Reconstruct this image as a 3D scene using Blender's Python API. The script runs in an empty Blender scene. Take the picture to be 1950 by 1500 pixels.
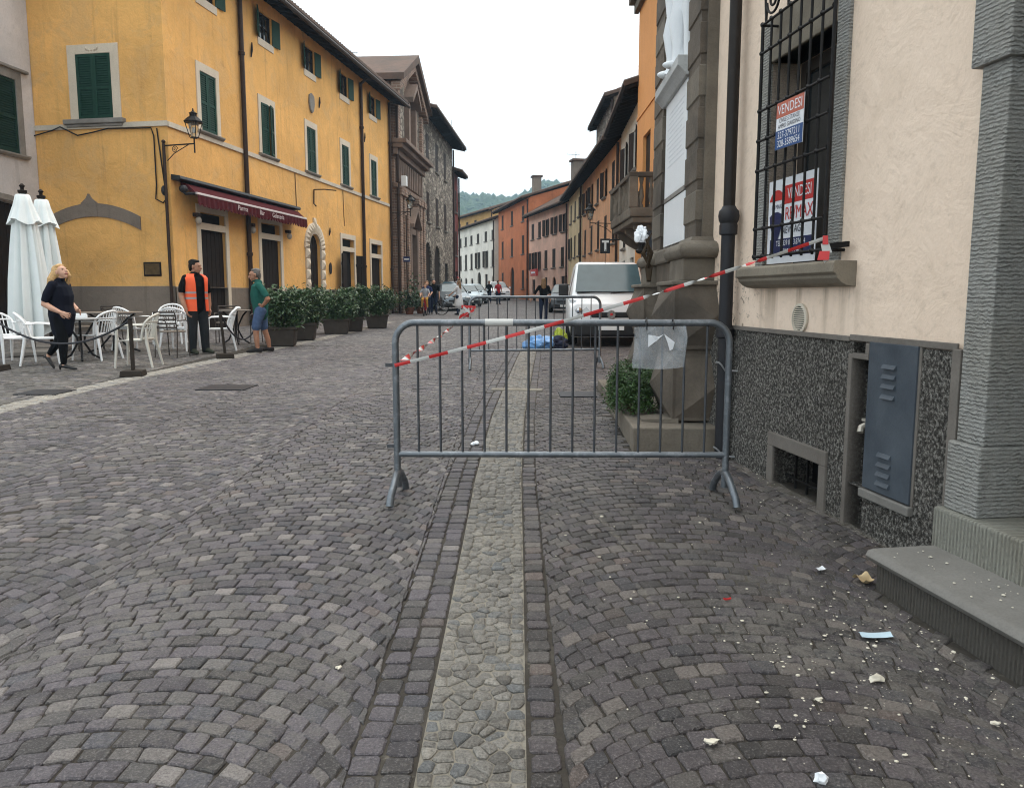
import bpy, bmesh, math, random
import numpy as np
from mathutils import Vector, Matrix
random.seed(7); np.random.seed(7)
R = math.radians
scene = bpy.context.scene
C = scene.collection
# ------------------------------------------------------------------ camera, sky, sun, exposure
cam_data = bpy.data.cameras.new('camera')
cam_data.sensor_width = 36.0
cam_data.lens = 36.0 * 1500 / 1950
cam_data.clip_start = 0.05
cam_data.clip_end = 6000
cam = bpy.data.objects.new('camera', cam_data); C.objects.link(cam)
cam.location = (0, 0, 1.42)
PITCH = math.atan(188 / 1500)
cam.rotation_euler = (R(90) - PITCH, 0, 0)
scene.camera = cam

SUN_EL, SUN_AZ = R(64), R(42)          # high behind thin cloud, towards the far end of the street
world = bpy.data.worlds.new('World'); scene.world = world; world.use_nodes = True
wn = world.node_tree; wn.nodes.clear()
w_out = wn.nodes.new('ShaderNodeOutputWorld'); w_bg = wn.nodes.new('ShaderNodeBackground')
w_sky = wn.nodes.new('ShaderNodeTexSky'); w_sky.sky_type = 'NISHITA'; w_sky.sun_disc = False
w_sky.sun_elevation = SUN_EL; w_sky.sun_rotation = SUN_AZ; w_sky.dust_density = 4.0
w_scale = wn.nodes.new('ShaderNodeVectorMath'); w_scale.operation = 'SCALE'; w_scale.inputs['Scale'].default_value = 0.10
w_mix = wn.nodes.new('ShaderNodeMix'); w_mix.data_type = 'RGBA'
w_mix.inputs[0].default_value = 0.90     # closed thin cloud: one even pale sheet over the clear sky
wn.links.new(w_sky.outputs[0], w_scale.inputs[0])
wn.links.new(w_scale.outputs[0], w_mix.inputs[6])
w_mix.inputs[7].default_value = (0.83, 0.885, 0.90, 1)
wn.links.new(w_mix.outputs[2], w_bg.inputs['Color']); w_bg.inputs['Strength'].default_value = 1.0
wn.links.new(w_bg.outputs[0], w_out.inputs['Surface'])

sun_data = bpy.data.lights.new('sun', 'SUN'); sun_data.energy = 1.5; sun_data.angle = R(70); sun_data.color = (1.0, 0.93, 0.84)
sun = bpy.data.objects.new('sun', sun_data); C.objects.link(sun)
sun.rotation_euler = (R(90) - SUN_EL, 0, R(180) - SUN_AZ)
sd = Vector((math.sin(SUN_AZ) * math.cos(SUN_EL), math.cos(SUN_AZ) * math.cos(SUN_EL), math.sin(SUN_EL)))
sun.rotation_euler = sd.to_track_quat('Z', 'Y').to_euler()
scene.view_settings.view_transform = 'Standard'
scene.view_settings.look = 'None'
scene.view_settings.gamma = 1.0
scene.view_settings.use_curve_mapping = False
scene.view_settings.exposure = 1.05
scene.render.engine = 'CYCLES'
scene.cycles.use_denoising = True
scene.cycles.filter_width = 1.1
scene.cycles.max_bounces = 6
scene.cycles.diffuse_bounces = 3
scene.cycles.transparent_max_bounces = 8

# ------------------------------------------------------------------ lay of the land
GK = [(-60, -1.0), (-20, -.5), (0, 0), (5, .16), (8.5, .265), (16, .32), (30, .42), (45, .55), (60, .8), (75, 1.2), (90, 1.9), (110, 2.8), (150, 4.2), (400, 10), (2000, 30)]
GY = np.array([k[0] for k in GK], float); GZ = np.array([k[1] for k in GK], float)
def sstep(t):
    t = np.clip(t, 0, 1); return t * t * (3 - 2 * t)
def ground_z(x, y):
    z = np.interp(y, GY, GZ)
    return z + .12 * sstep((-np.asarray(x, float) - 4) / 5) * sstep((np.asarray(y, float) - 11) / 8) * (1 - sstep((np.asarray(y, float) - 45) / 15))
def gz(x, y): return float(ground_z(x, y))

# ------------------------------------------------------------------ mesh helpers
class MB:
    def __init__(s): s.v = []; s.f = []; s.m = []
    def add(s, vs, fs, mi=0):
        b = len(s.v); s.v.extend([tuple(p) for p in vs]); s.f.extend([tuple(b + i for i in f) for f in fs]); s.m.extend([mi] * len(fs)); return s
    def quad(s, a, b, c, d, mi=0): return s.add([a, b, c, d], [(0, 1, 2, 3)], mi)
    def box(s, x0, x1, y0, y1, z0, z1, mi=0):
        v = [(x0, y0, z0), (x1, y0, z0), (x1, y1, z0), (x0, y1, z0), (x0, y0, z1), (x1, y0, z1), (x1, y1, z1), (x0, y1, z1)]
        return s.add(v, [(0, 3, 2, 1), (4, 5, 6, 7), (0, 1, 5, 4), (1, 2, 6, 5), (2, 3, 7, 6), (3, 0, 4, 7)], mi)
    def hexa(s, v8, mi=0):
        return s.add(v8, [(0, 3, 2, 1), (4, 5, 6, 7), (0, 1, 5, 4), (1, 2, 6, 5), (2, 3, 7, 6), (3, 0, 4, 7)], mi)
    def bar(s, a, b, w, h, up=(0, 0, 1), mi=0):
        a, b = Vector(a), Vector(b); t = (b - a).normalized(); u = Vector(up)
        if abs(t.dot(u)) > .98: u = Vector((0, 1, 0))
        x = t.cross(u).normalized(); y = x.cross(t)
        q = lambda p: [p - x * w / 2 - y * h / 2, p + x * w / 2 - y * h / 2, p + x * w / 2 + y * h / 2, p - x * w / 2 + y * h / 2]
        return s.add(q(a) + q(b), [(0, 3, 2, 1), (4, 5, 6, 7), (0, 1, 5, 4), (1, 2, 6, 5), (2, 3, 7, 6), (3, 0, 4, 7)], mi)
    def tube(s, pts, r, n=8, mi=0, cap=True, flat=None, up=None):
        pts = [Vector(p) for p in pts]; k = len(pts)
        rs = r if isinstance(r, (list, tuple)) else [r] * k
        T = []
        for i in range(k):
            a = pts[max(i - 1, 0)]; b = pts[min(i + 1, k - 1)]; T.append((b - a).normalized())
        u = Vector(up) if up else (Vector((0, 0, 1)) if abs(T[0].z) < .9 else Vector((1, 0, 0)))
        u = (u - T[0] * u.dot(T[0])).normalized()
        vs = []
        for i in range(k):
            u = (u - T[i] * u.dot(T[i]));
            u = u.normalized() if u.length > 1e-6 else T[i].orthogonal().normalized()
            w = T[i].cross(u)
            fl = 1.0 if flat is None else (flat[i] if isinstance(flat, (list, tuple)) else flat)
            for j in range(n):
                a = 2 * math.pi * j / n
                vs.append(pts[i] + (u * math.cos(a) * fl + w * math.sin(a)) * rs[i])
        fs = []
        for i in range(k - 1):
            for j in range(n):
                fs.append((i * n + j, i * n + (j + 1) % n, (i + 1) * n + (j + 1) % n, (i + 1) * n + j))
        if cap: fs += [tuple(range(n - 1, -1, -1)), tuple((k - 1) * n + j for j in range(n))]
        return s.add(vs, fs, mi)
    def lathe(s, prof, n=16, c=(0, 0, 0), mi=0, sx=1, sy=1, wob=None):
        vs = []; k = len(prof)
        for i, (r, z) in enumerate(prof):
            for j in range(n):
                a = 2 * math.pi * j / n; rr = r * (wob(a, i) if wob else 1)
                vs.append((c[0] + rr * math.cos(a) * sx, c[1] + rr * math.sin(a) * sy, c[2] + z))
        fs = [(i * n + j, i * n + (j + 1) % n, (i + 1) * n + (j + 1) % n, (i + 1) * n + j) for i in range(k - 1) for j in range(n)]
        fs += [tuple(range(n - 1, -1, -1)), tuple((k - 1) * n + j for j in range(n))]
        return s.add(vs, fs, mi)
    def ball(s, c, rx, ry=None, rz=None, n=10, m=7, mi=0):
        ry = rx if ry is None else ry; rz = rx if rz is None else rz
        vs = [(c[0], c[1], c[2] - rz)]; fs = []
        for i in range(1, m):
            p = -math.pi / 2 + math.pi * i / m
            for j in range(n):
                a = 2 * math.pi * j / n; vs.append((c[0] + rx * math.cos(p) * math.cos(a), c[1] + ry * math.cos(p) * math.sin(a), c[2] + rz * math.sin(p)))
        vs.append((c[0], c[1], c[2] + rz)); t = len(vs) - 1
        for j in range(n):
            fs.append((0, 1 + (j + 1) % n, 1 + j)); fs.append((t, t - n + j, t - n + (j + 1) % n))
        for i in range(m - 2):
            for j in range(n): fs.append((1 + i * n + j, 1 + i * n + (j + 1) % n, 1 + (i + 1) * n + (j + 1) % n, 1 + (i + 1) * n + j))
        return s.add(vs, fs, mi)
    def prism(s, poly, a, b, axis='y', mi=0):
        # poly of (u, z) extruded along y (x = u) or along x (y = u), or poly of (x, y) extruded along z
        n = len(poly)
        if axis == 'y': P = lambda u, w, t: (u, t, w)
        elif axis == 'x': P = lambda u, w, t: (t, u, w)
        else: P = lambda u, w, t: (u, w, t)
        vs = [P(u, w, a) for u, w in poly] + [P(u, w, b) for u, w in poly]
        fs = [tuple(range(n)), tuple(range(2 * n - 1, n - 1, -1))] + [(i, n + i, n + (i + 1) % n, (i + 1) % n) for i in range(n)]
        return s.add(vs, fs, mi)
    def mesh(s, name, mats):
        me = bpy.data.meshes.new(name)
        me.from_pydata(s.v, [], s.f)
        for m in (mats if isinstance(mats, (list, tuple)) else [mats]): me.materials.append(m)
        if any(s.m): me.polygons.foreach_set('material_index', s.m)
        return me
    def obj(s, name, mats, parent=None, loc=None, smooth=False, bevel=0, fix=True, rot=None, seg=2):
        me = s.mesh(name, mats)
        if fix:
            bm = bmesh.new(); bm.from_mesh(me); bmesh.ops.recalc_face_normals(bm, faces=bm.faces); bm.to_mesh(me); bm.free()
        o = bpy.data.objects.new(name, me); C.objects.link(o)
        if parent: o.parent = parent
        if loc is not None: o.location = loc
        if rot is not None: o.rotation_euler = rot
        if smooth: smooth_by_angle(me, 40 if smooth is True else smooth)
        if bevel:
            b = o.modifiers.new('bevel', 'BEVEL'); b.width = bevel; b.segments = seg; b.limit_method = 'ANGLE'; b.angle_limit = R(35)
        return o
def smooth_by_angle(me, deg):
    me.polygons.foreach_set('use_smooth', [True] * len(me.polygons))
    bm = bmesh.new(); bm.from_mesh(me); lim = R(deg)
    for e in bm.edges:
        if len(e.link_faces) == 2 and e.calc_face_angle(0) > lim: e.smooth = False
    bm.to_mesh(me); bm.free()
def tag(o, label=None, cat=None, group=None, kind=None):
    if label: o['label'] = label
    if cat: o['category'] = cat
    if group: o['group'] = group
    if kind: o['kind'] = kind
    return o
def thing(name, label, cat, loc=(0, 0, 0), rz=0, group=None, kind=None):
    o = bpy.data.objects.new(name, None); C.objects.link(o); o.empty_display_size = .1
    o.location = loc; o.rotation_euler = (0, 0, rz)
    return tag(o, label, cat, group, kind)
def copy_tree(o, parent=None):
    c = o.copy(); C.objects.link(c); c.parent = parent
    for ch in list(o.children): copy_tree(ch, c)
    return c
def text_geo(txt, size, font_shear=0, extrude=0.0, spacing=1.0, xscale=1.0):
    cu = bpy.data.curves.new('t', 'FONT'); cu.body = txt; cu.size = size; cu.shear = font_shear; cu.extrude = extrude
    cu.align_x = 'CENTER'; cu.align_y = 'CENTER'; cu.space_character = spacing; cu.resolution_u = 3
    o = bpy.data.objects.new('t', cu); C.objects.link(o)
    dg = bpy.context.evaluated_depsgraph_get(); me = bpy.data.meshes.new_from_object(o.evaluated_get(dg))
    v = [(p.co.x * xscale, p.co.y, p.co.z) for p in me.vertices]; f = [tuple(p.vertices) for p in me.polygons]
    bpy.data.objects.remove(o); bpy.data.curves.remove(cu); bpy.data.meshes.remove(me)
    return v, f

# ------------------------------------------------------------------ materials
class NT:
    def __init__(s, name):
        s.m = bpy.data.materials.new(name); s.m.use_nodes = True; s.t = s.m.node_tree
        s.b = s.t.nodes['Principled BSDF']; s.geo = None
    def n(s, k, **kw):
        o = s.t.nodes.new(k)
        for a, b in kw.items(): setattr(o, a, b)
        return o
    def l(s, a, b): s.t.links.new(a, b)
    def pos(s, sc=(1, 1, 1), obj=False):
        if obj: src = s.n('ShaderNodeTexCoord').outputs['Object']
        else: src = s.n('ShaderNodeNewGeometry').outputs['Position']
        mp = s.n('ShaderNodeMapping'); mp.inputs['Scale'].default_value = sc; s.l(src, mp.inputs[0]); return mp.outputs[0]
    def noise(s, vec, scale, detail=4, rough=.55, dist=0):
        o = s.n('ShaderNodeTexNoise'); o.inputs['Scale'].default_value = scale; o.inputs['Detail'].default_value = detail
        o.inputs['Roughness'].default_value = rough; o.inputs['Distortion'].default_value = dist; s.l(vec, o.inputs['Vector']); return o.outputs['Fac']
    def ramp(s, fac, stops):
        o = s.n('ShaderNodeValToRGB'); e = o.color_ramp.elements
        while len(e) < len(stops): e.new(.5)
        for i, (p, c) in enumerate(stops):
            e[i].position = p; e[i].color = (c, c, c, 1) if isinstance(c, (int, float)) else (*c, 1)
        s.l(fac, o.inputs[0]); return o.outputs['Color']
    def mix(s, fac, a, b, mode='MIX'):
        o = s.n('ShaderNodeMix'); o.data_type = 'RGBA'; o.blend_type = mode
        for k, x in ((0, fac), (6, a), (7, b)):
            if isinstance(x, (int, float)): o.inputs[k].default_value = x
            elif isinstance(x, tuple): o.inputs[k].default_value = (*x, 1)
            else: s.l(x, o.inputs[k])
        return o.outputs[2]
    def bump(s, h, strength, dist=.01, prev=None):
        o = s.n('ShaderNodeBump'); o.inputs['Strength'].default_value = strength; o.inputs['Distance'].default_value = dist
        s.l(h, o.inputs['Height'])
        if prev: s.l(prev, o.inputs['Normal'])
        s.l(o.outputs[0], s.b.inputs['Normal']); return o.outputs[0]
    def setup(s, rough=.8, metal=0, spec=.4):
        s.b.inputs['Roughness'].default_value = rough; s.b.inputs['Metallic'].default_value = metal
        s.b.inputs['Specular IOR Level'].default_value = spec; return s
    def color(s, c):
        if isinstance(c, tuple): s.b.inputs['Base Color'].default_value = (*c, 1)
        else: s.l(c, s.b.inputs['Base Color'])
        return s
def sc(c, k): return tuple(min(1, x * k) for x in c)
def plain(name, col, rough=.6, metal=0, var=.12, scale=8, bump=0, bscale=60, spec=.4, obj=False):
    if rough >= .55 and max(col) < .12: spec = min(spec, .12)      # matt dark cloth, wood and paint
    t = NT(name).setup(rough, metal, spec); p = t.pos(obj=obj)
    f = t.noise(p, scale, 5)
    t.color(t.mix(f, sc(col, 1 - var * 1.6), sc(col, 1 + var * 1.6)))
    if bump: t.bump(t.noise(p, bscale, 4), bump, .005)
    return t.m
def stucco(name, col, dirt=(.25, .2, .15), patch=.22, grime=.35, streak=.3, bump=.35, bscale=28, fine=.12, alt=None, rough=.9, altamt=.5):
    t = NT(name).setup(rough, 0, .25); p = t.pos()
    big = t.noise(p, .55, 5, .6, .4); mid = t.noise(p, 2.6, 6, .65, .6); fin = t.noise(p, 22, 4)
    c = t.mix(t.ramp(big, [(.3, 0.), (.7, 1.)]), sc(col, 1 - patch), sc(col, 1 + patch * .6))
    if alt: c = t.mix(t.ramp(t.noise(p, .9, 6, .7, 1.2), [(.5, 0.), (.62, altamt)]), c, alt)
    c = t.mix(t.ramp(mid, [(.3, fine), (.6, 0.)]), c, sc(col, .6))
    st = t.noise(t.pos((5, 5, .35)), 1.0, 5, .6); c = t.mix(t.ramp(st, [(.56, 0.), (.78, streak)]), c, dirt)
    g = t.noise(p, 1.3, 8, .72, .8); c = t.mix(t.ramp(g, [(.58, 0.), (.72, grime)]), c, dirt)
    c = t.mix(t.ramp(fin, [(.35, .10), (.55, 0.)]), c, sc(dirt, .8))
    t.color(c)
    b = t.bump(t.noise(p, 3.2, 6, .6, .8), bump * 1.2, .05)
    t.bump(t.noise(p, bscale, 5, .6), bump, .012, b)
    return t.m
def stone(name, col, var=.25, scale=6, bump=.4, dark=.5, comb=None, rough=.85, grime=.4, grimecol=(.06, .05, .04), obj=False, combdist=.012):
    t = NT(name).setup(rough, 0, .3); p = t.pos(obj=obj)
    a = t.noise(p, scale, 6, .65, .3); b = t.noise(p, scale * .25, 4, .6, .5); f = t.noise(p, scale * 14, 3)
    c = t.mix(a, sc(col, 1 - var), sc(col, 1 + var))
    c = t.mix(t.ramp(b, [(.4, 0.), (.7, grime)]), c, grimecol)
    c = t.mix(t.ramp(f, [(.3, dark * .5), (.55, 0.)]), c, sc(col, .45))
    n = t.bump(t.noise(p, scale * 5, 6, .65), bump, .012)
    if comb:      # tooled face: wavering chisel grooves broken up by noise
        wv = t.n('ShaderNodeTexWave'); wv.wave_type = 'BANDS'; wv.bands_direction = comb[0]; wv.inputs['Scale'].default_value = comb[1]
        wv.inputs['Distortion'].default_value = comb[2]; wv.inputs['Detail'].default_value = 4; wv.inputs['Detail Scale'].default_value = 3.0; wv.inputs['Detail Roughness'].default_value = .6
        t.l(p, wv.inputs['Vector']); nz = t.noise(p, 26, 4, .65)
        hh = t.mix(t.ramp(nz, [(.35, 1.), (.6, .25)]), wv.outputs['Fac'], nz)
        c = t.mix(t.ramp(hh, [(.18, .65), (.5, 0.)]), c, sc(col, .38)); c = t.mix(t.ramp(hh, [(.62, 0.), (.9, .35)]), c, sc(col, 1.5))
        t.bump(hh, 1.0, combdist, n)
    t.color(c)
    return t.m
def metal(name, col, rough=.4, m=.7, wear=.25, wearcol=(.5, .5, .5), scale=9):
    t = NT(name).setup(rough, m, .3); p = t.pos(obj=True)
    a = t.noise(p, scale, 6, .7); c = t.mix(t.ramp(a, [(.5, 0.), (.72, wear)]), col, wearcol)
    t.color(c); r = t.n('ShaderNodeMapRange'); t.l(a, r.inputs[0]); r.inputs[3].default_value = rough - .12; r.inputs[4].default_value = rough + .2
    t.l(r.outputs[0], t.b.inputs['Roughness']); return t.m
def glassy(name, col, rough=.08, spec=.6):
    t = NT(name).setup(rough, 0, spec); p = t.pos()
    t.color(t.mix(t.noise(p, 2.5, 3), sc(col, .6), sc(col, 1.4))); return t.m

MAT = {}
MAT['yellow'] = stucco('yellow_stucco', (.82, .455, .145), dirt=(.32, .17, .065), alt=(.66, .41, .18), altamt=.5, streak=.45, grime=.38, bump=.5, patch=.20)
MAT['string_stone'] = stone('string_stone', (.62, .55, .45), var=.15, scale=3, grime=.25)
MAT['frame_stone'] = stone('window_frame_stone', (.66, .57, .45), var=.12, scale=4, grime=.2, grimecol=(.25, .2, .15))
MAT['plinth'] = stucco('plinth_render', (.22, .18, .145), dirt=(.07, .055, .045), patch=.3, grime=.55, streak=.4)
MAT['green'] = plain('green_shutter_paint', (.015, .050, .034), .55, var=.2, scale=10)
MAT['green_dark'] = plain('dark_green_shutter_paint', (.012, .035, .024), .6, var=.2, scale=10)
MAT['brown_wood'] = plain('dark_brown_wood', (.017, .0115, .0085), .75, var=.3, scale=6)
MAT['black_void'] = plain('dark_interior', (.008, .008, .009), .7, var=.2)
MAT['glass_dark'] = glassy('window_glass', (.02, .025, .028), .06, .6)
MAT['dark_pipe'] = metal('brown_downpipe', (.035, .020, .014), .5, .3, .3, (.10, .06, .04))
MAT['eave_wood'] = plain('eave_timber', (.022, .017, .014), .95, var=.3, scale=5)
MAT['tile'] = stone('roof_tile', (.12, .075, .055), var=.45, scale=3.5, bump=.4, grime=.6, grimecol=(.05, .045, .038))
MAT['grey_stucco'] = stucco('grey_stucco', (.60, .57, .56), dirt=(.22, .20, .19), alt=(.52, .50, .49), streak=.45, grime=.3)
MAT['grey_stone'] = stone('grey_sandstone', (.27, .25, .225), var=.25, scale=5, grime=.5)
MAT['cream'] = stucco('cream_stucco', (.82, .675, .535), dirt=(.40, .31, .235), alt=(.76, .64, .52), patch=.08, grime=.22, streak=.20, bump=.45, bscale=55, fine=.06, altamt=.5)
MAT['iron'] = metal('black_iron', (.013, .012, .012), .55, .4, .35, (.055, .045, .04), 14)
MAT['white_plastic'] = plain('white_plastic', (.80, .82, .82), .4, var=.06, scale=5)
MAT['white_paint'] = plain('white_paint', (.80, .81, .80), .35, var=.04, scale=3)
MAT['black_plastic'] = plain('black_plastic', (.014, .014, .015), .5, var=.15)
MAT['rubber'] = plain('tyre_rubber', (.014, .014, .014), .85, var=.2)
MAT['skin'] = plain('skin', (.56, .32, .22), .5, var=.10, scale=20)
MAT['skin_tan'] = plain('tanned_skin', (.36, .18, .11), .5, var=.12, scale=20)
# ------------------------------------------------------------------ ground, paving
def pix(x, y, z):
    z = z - 1.42; cp, sp = math.cos(PITCH), math.sin(PITCH)
    f = y * cp - z * sp; u = y * sp + z * cp
    return 975 + 1500 * x / f, 750 - 1500 * u / f

def cobble_material(name, dust=(.20, .185, .16), dustamt=.55, rough=.55):
    t = NT(name).setup(rough, 0, .5); p = t.pos()
    at = t.n('ShaderNodeAttribute'); at.attribute_name = 'tint'
    fine = t.noise(p, 120, 4, .75); mid = t.noise(p, 30, 5, .65)
    c = t.mix(t.ramp(fine, [(.34, .62), (.56, 0.)]), at.outputs['Color'], (.018, .016, .016))
    c = t.mix(t.ramp(fine, [(.54, 0.), (.70, .55)]), c, (.34, .315, .30))
    c = t.mix(t.ramp(mid, [(.5, 0.), (.75, .3)]), c, (.045, .042, .042))
    d = t.noise(p, 1.1, 7, .7, .8); d2 = t.noise(p, 30, 5, .7)
    m = t.n('ShaderNodeMath', operation='MULTIPLY'); t.l(t.ramp(d, [(.47, 0.), (.64, 1.)]), m.inputs[0]); t.l(t.ramp(d2, [(.40, 0.), (.58, dustamt)]), m.inputs[1])
    c = t.mix(m.outputs[0], c, dust)
    t.color(c)
    b = t.bump(mid, .7, .018); t.bump(fine, .7, .006, b)
    rr = t.n('ShaderNodeMapRange'); t.l(mid, rr.inputs[0]); rr.inputs[3].default_value = rough - .16; rr.inputs[4].default_value = rough + .22
    t.l(rr.outputs[0], t.b.inputs['Roughness'])
    return t.m
def bed_material(name):
    t = NT(name).setup(.95, 0, .2); p = t.pos()
    a = t.noise(p, 55, 5, .7); b = t.noise(p, .9, 6, .7, .6); g = t.noise(p, 9, 5, .7)
    c = t.mix(a, (.022, .019, .016), (.080, .070, .058))
    c = t.mix(t.ramp(b, [(.52, 0.), (.7, .6)]), c, (.16, .145, .12))
    c = t.mix(t.ramp(g, [(.62, 0.), (.72, .8)]), c, (.22, .20, .17))
    t.color(c); t.bump(a, .8, .01); return t.m
def far_cobble_material(name):
    t = NT(name).setup(.65, 0, .4); p = t.pos((9.5, 8.5, 1))
    v = t.n('ShaderNodeTexVoronoi'); v.feature = 'DISTANCE_TO_EDGE'; v.inputs['Scale'].default_value = 1.0; v.inputs['Randomness'].default_value = .75
    v2 = t.n('ShaderNodeTexVoronoi'); v2.inputs['Scale'].default_value = 1.0; v2.inputs['Randomness'].default_value = .75
    t.l(p, v.inputs['Vector']); t.l(p, v2.inputs['Vector'])
    sp = t.n('ShaderNodeSeparateColor'); t.l(v2.outputs['Color'], sp.inputs[0])
    c = t.ramp(sp.outputs[0], [(0., (.060, .055, .058)), (.6, (.115, .106, .110)), (.9, (.18, .17, .165)), (1., (.24, .22, .21))])
    c = t.mix(t.ramp(v.outputs['Distance'], [(.04, .85), (.12, 0.)]), c, (.03, .027, .025))
    c = t.mix(t.ramp(t.noise(t.pos(), .5, 5, .65), [(.45, 0.), (.7, .4)]), c, (.17, .155, .14))
    t.color(c); t.bump(t.ramp(v.outputs['Distance'], [(0., 0.), (.2, 1.)]), .7, .02); return t.m
MAT['cobble'] = cobble_material('porphyry_cobbles')
MAT['pebble'] = cobble_material('river_stones', dust=(.30, .27, .22), dustamt=.75, rough=.6)
MAT['bed'] = bed_material('sand_bedding')
MAT['far_cobble'] = far_cobble_material('distant_cobbles')
def strip_mortar(name):
    t = NT(name).setup(.95, 0, .2); p = t.pos(); a = t.noise(p, 80, 5, .75); b = t.noise(p, 6, 5, .7)
    c = t.mix(a, (.19, .172, .142), (.42, .385, .32)); c = t.mix(t.ramp(b, [(.5, 0.), (.75, .5)]), c, (.12, .108, .09))
    t.color(c); t.bump(a, 1.0, .012); return t.m
MAT['mortar'] = strip_mortar('lime_mortar')
t = NT('bare_earth').setup(.95, 0, .2); t.color(t.mix(t.noise(t.pos(), .3, 6), (.10, .10, .07), (.16, .15, .11))); MAT['earth'] = t.m

STRIP = [(-2, -.125), (2, -.117), (4, -.101), (5.3, -.095), (7.6, -.04), (10.4, .085), (13.2, .21), (20, .52)]
SY = np.array([k[0] for k in STRIP]); SX = np.array([k[1] for k in STRIP])
def strip_x(y): return np.interp(y, SY, SX)
SW = .163
KERB = [(-5, -5.30), (8, -5.28), (10.7, -5.27), (13.75, -5.10), (18.5, -4.74), (29, -4.57), (45, -4.3)]
KY = np.array([k[0] for k in KERB]); KX = np.array([k[1] for k in KERB])
def kerb_x(y): return np.interp(y, KY, KX)
KW = .16

def grid_sheet(name, xs, ys, zoff, mat, parent=None, matfn=None):
    X, Y = np.meshgrid(xs, ys); Z = ground_z(X, Y) + (zoff(X, Y) if callable(zoff) else zoff)
    v = np.stack([X.ravel(), Y.ravel(), Z.ravel()], 1).tolist(); nx = len(xs)
    m = MB(); m.v = [tuple(p) for p in v]
    for j in range(len(ys) - 1):
        for i in range(nx - 1):
            m.f.append((j * nx + i, j * nx + i + 1, (j + 1) * nx + i + 1, (j + 1) * nx + i)); m.m.append(matfn(xs[i], ys[j]) if matfn else 0)
    o = m.obj(name, mat, parent, fix=False, smooth=80)
    return o
xs = np.concatenate([[-900, -400, -150, -60, -30], np.linspace(-18, 12, 31), [30, 60, 150, 400, 900]])
ys = np.concatenate([[-200, -60, -20, -5, 0], np.linspace(2, 30, 29), np.linspace(35, 150, 24), [200, 300, 400, 700, 1500, 2500]])
ground = grid_sheet('ground', xs, ys, -.12, MAT['earth']); tag(ground, 'bare earth under and around the paved street', kind='structure')
COB_END = 17.2
ys = np.concatenate([[-6, -3, -1], np.linspace(0, 17, 35), [COB_END], np.linspace(18, 30, 13), np.linspace(32, 130, 50)])
road = grid_sheet('road', np.linspace(-16, 8, 49), ys, lambda X, Y: np.where(Y < COB_END - .01, -.0062, -.002), [MAT['bed'], MAT['far_cobble']],
                  matfn=lambda x, y: 0 if y < COB_END - .05 else 1)
tag(road, 'street paved with small grey-violet stone setts in arched rows', kind='structure')

# --- polygons of the setts: arcs in bands along the street, straight edge rows beside the strip
def clip(poly, a, b):      # keep the side left of the line a->b
    out = []; n = len(poly)
    side = lambda p: (b[0] - a[0]) * (p[1] - a[1]) - (b[1] - a[1]) * (p[0] - a[0])
    for i in range(n):
        p, q = poly[i], poly[(i + 1) % n]; sp, sq = side(p), side(q)
        if sp >= 0: out.append(p)
        if sp * sq < 0:
            t = sp / (sp - sq); out.append((p[0] + (q[0] - p[0]) * t, p[1] + (q[1] - p[1]) * t))
    return out
def area(poly):
    return .5 * sum(poly[i][0] * poly[(i + 1) % len(poly)][1] - poly[(i + 1) % len(poly)][0] * poly[i][1] for i in range(len(poly)))
rng = random.Random(11)
def arc_cells(cx, W, y0, y1, keep, pitch=.080, wid=.089, phase=0.):
    Rr = W * .62; half = W / 2; amax = math.asin(half / Rr); n = int(round(2 * amax * Rr / wid)); out = []
    nrow = int((y1 - y0) / pitch) + 8
    wob = [rng.uniform(-.012, .012) for _ in range(nrow + 2)]
    for j in range(-6, nrow):
        yb = y0 + j * pitch + phase
        off = .5 * (j % 2) + rng.uniform(-.15, .15)
        th = [-amax] + [-amax + 2 * amax * (i + off + rng.uniform(-.12, .12)) / n for i in range(0 if off > .25 else 1, n)] + [amax]
        th = [a for a in th if -amax <= a <= amax]
        th.sort()
        for a, b in zip(th[:-1], th[1:]):
            if b - a < .35 * 2 * amax / n: continue
            def pt(t, up):
                u = Rr * math.sin(t); yy = Rr * math.cos(t) - Rr * .75
                if up: u2 = max(-half, min(half, u + .45 * pitch * math.sin(t) * math.cos(t))); return (cx + u2, yb + yy + pitch + wob[j % nrow])
                return (cx + u, yb + yy + wob[(j - 1) % nrow])
            mid = (a + b) / 2
            poly = [(q[0] + rng.gauss(0, .0028), q[1] + rng.gauss(0, .0028)) for q in (pt(a, 0), pt(mid, 0), pt(b, 0), pt(b, 1), pt(mid, 1), pt(a, 1))]
            c = (sum(p[0] for p in poly) / 6, sum(p[1] for p in poly) / 6)
            if not (y0 - .3 < c[1] < y1): continue
            if not keep(*c): continue
            out.append(poly)
    return out
def in_view(x, y, m=0.9):
    return abs(x) < .665 * y + m + .35
def wall_x(y): return 1.70 - .14 * (y - 5.87)
def right_keep(x, y):
    if not in_view(x, y): return False
    if x < strip_x(y) + SW - .05: return False
    if y < 6.07 and x > wall_x(y) - .02: return False
    if 6.07 <= y < 10.0 and x > .93 + .03 * (y - 6.07): return False
    if y < 3.43 and x > 1.62 + .15 * (3.40 - y): return False
    return y >= 10 or True
def left_keep(x, y):
    return in_view(x, y) and x < strip_x(y) - SW + .05 and x > kerb_x(y) + KW - .05
def terr_keep(x, y):
    return in_view(x, y) and x < kerb_x(y) - KW + .05
cells = []   # (poly, zone)
YA, YB = 1.45, COB_END
def yfix(c, W): return c
EDGE = .096
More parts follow.
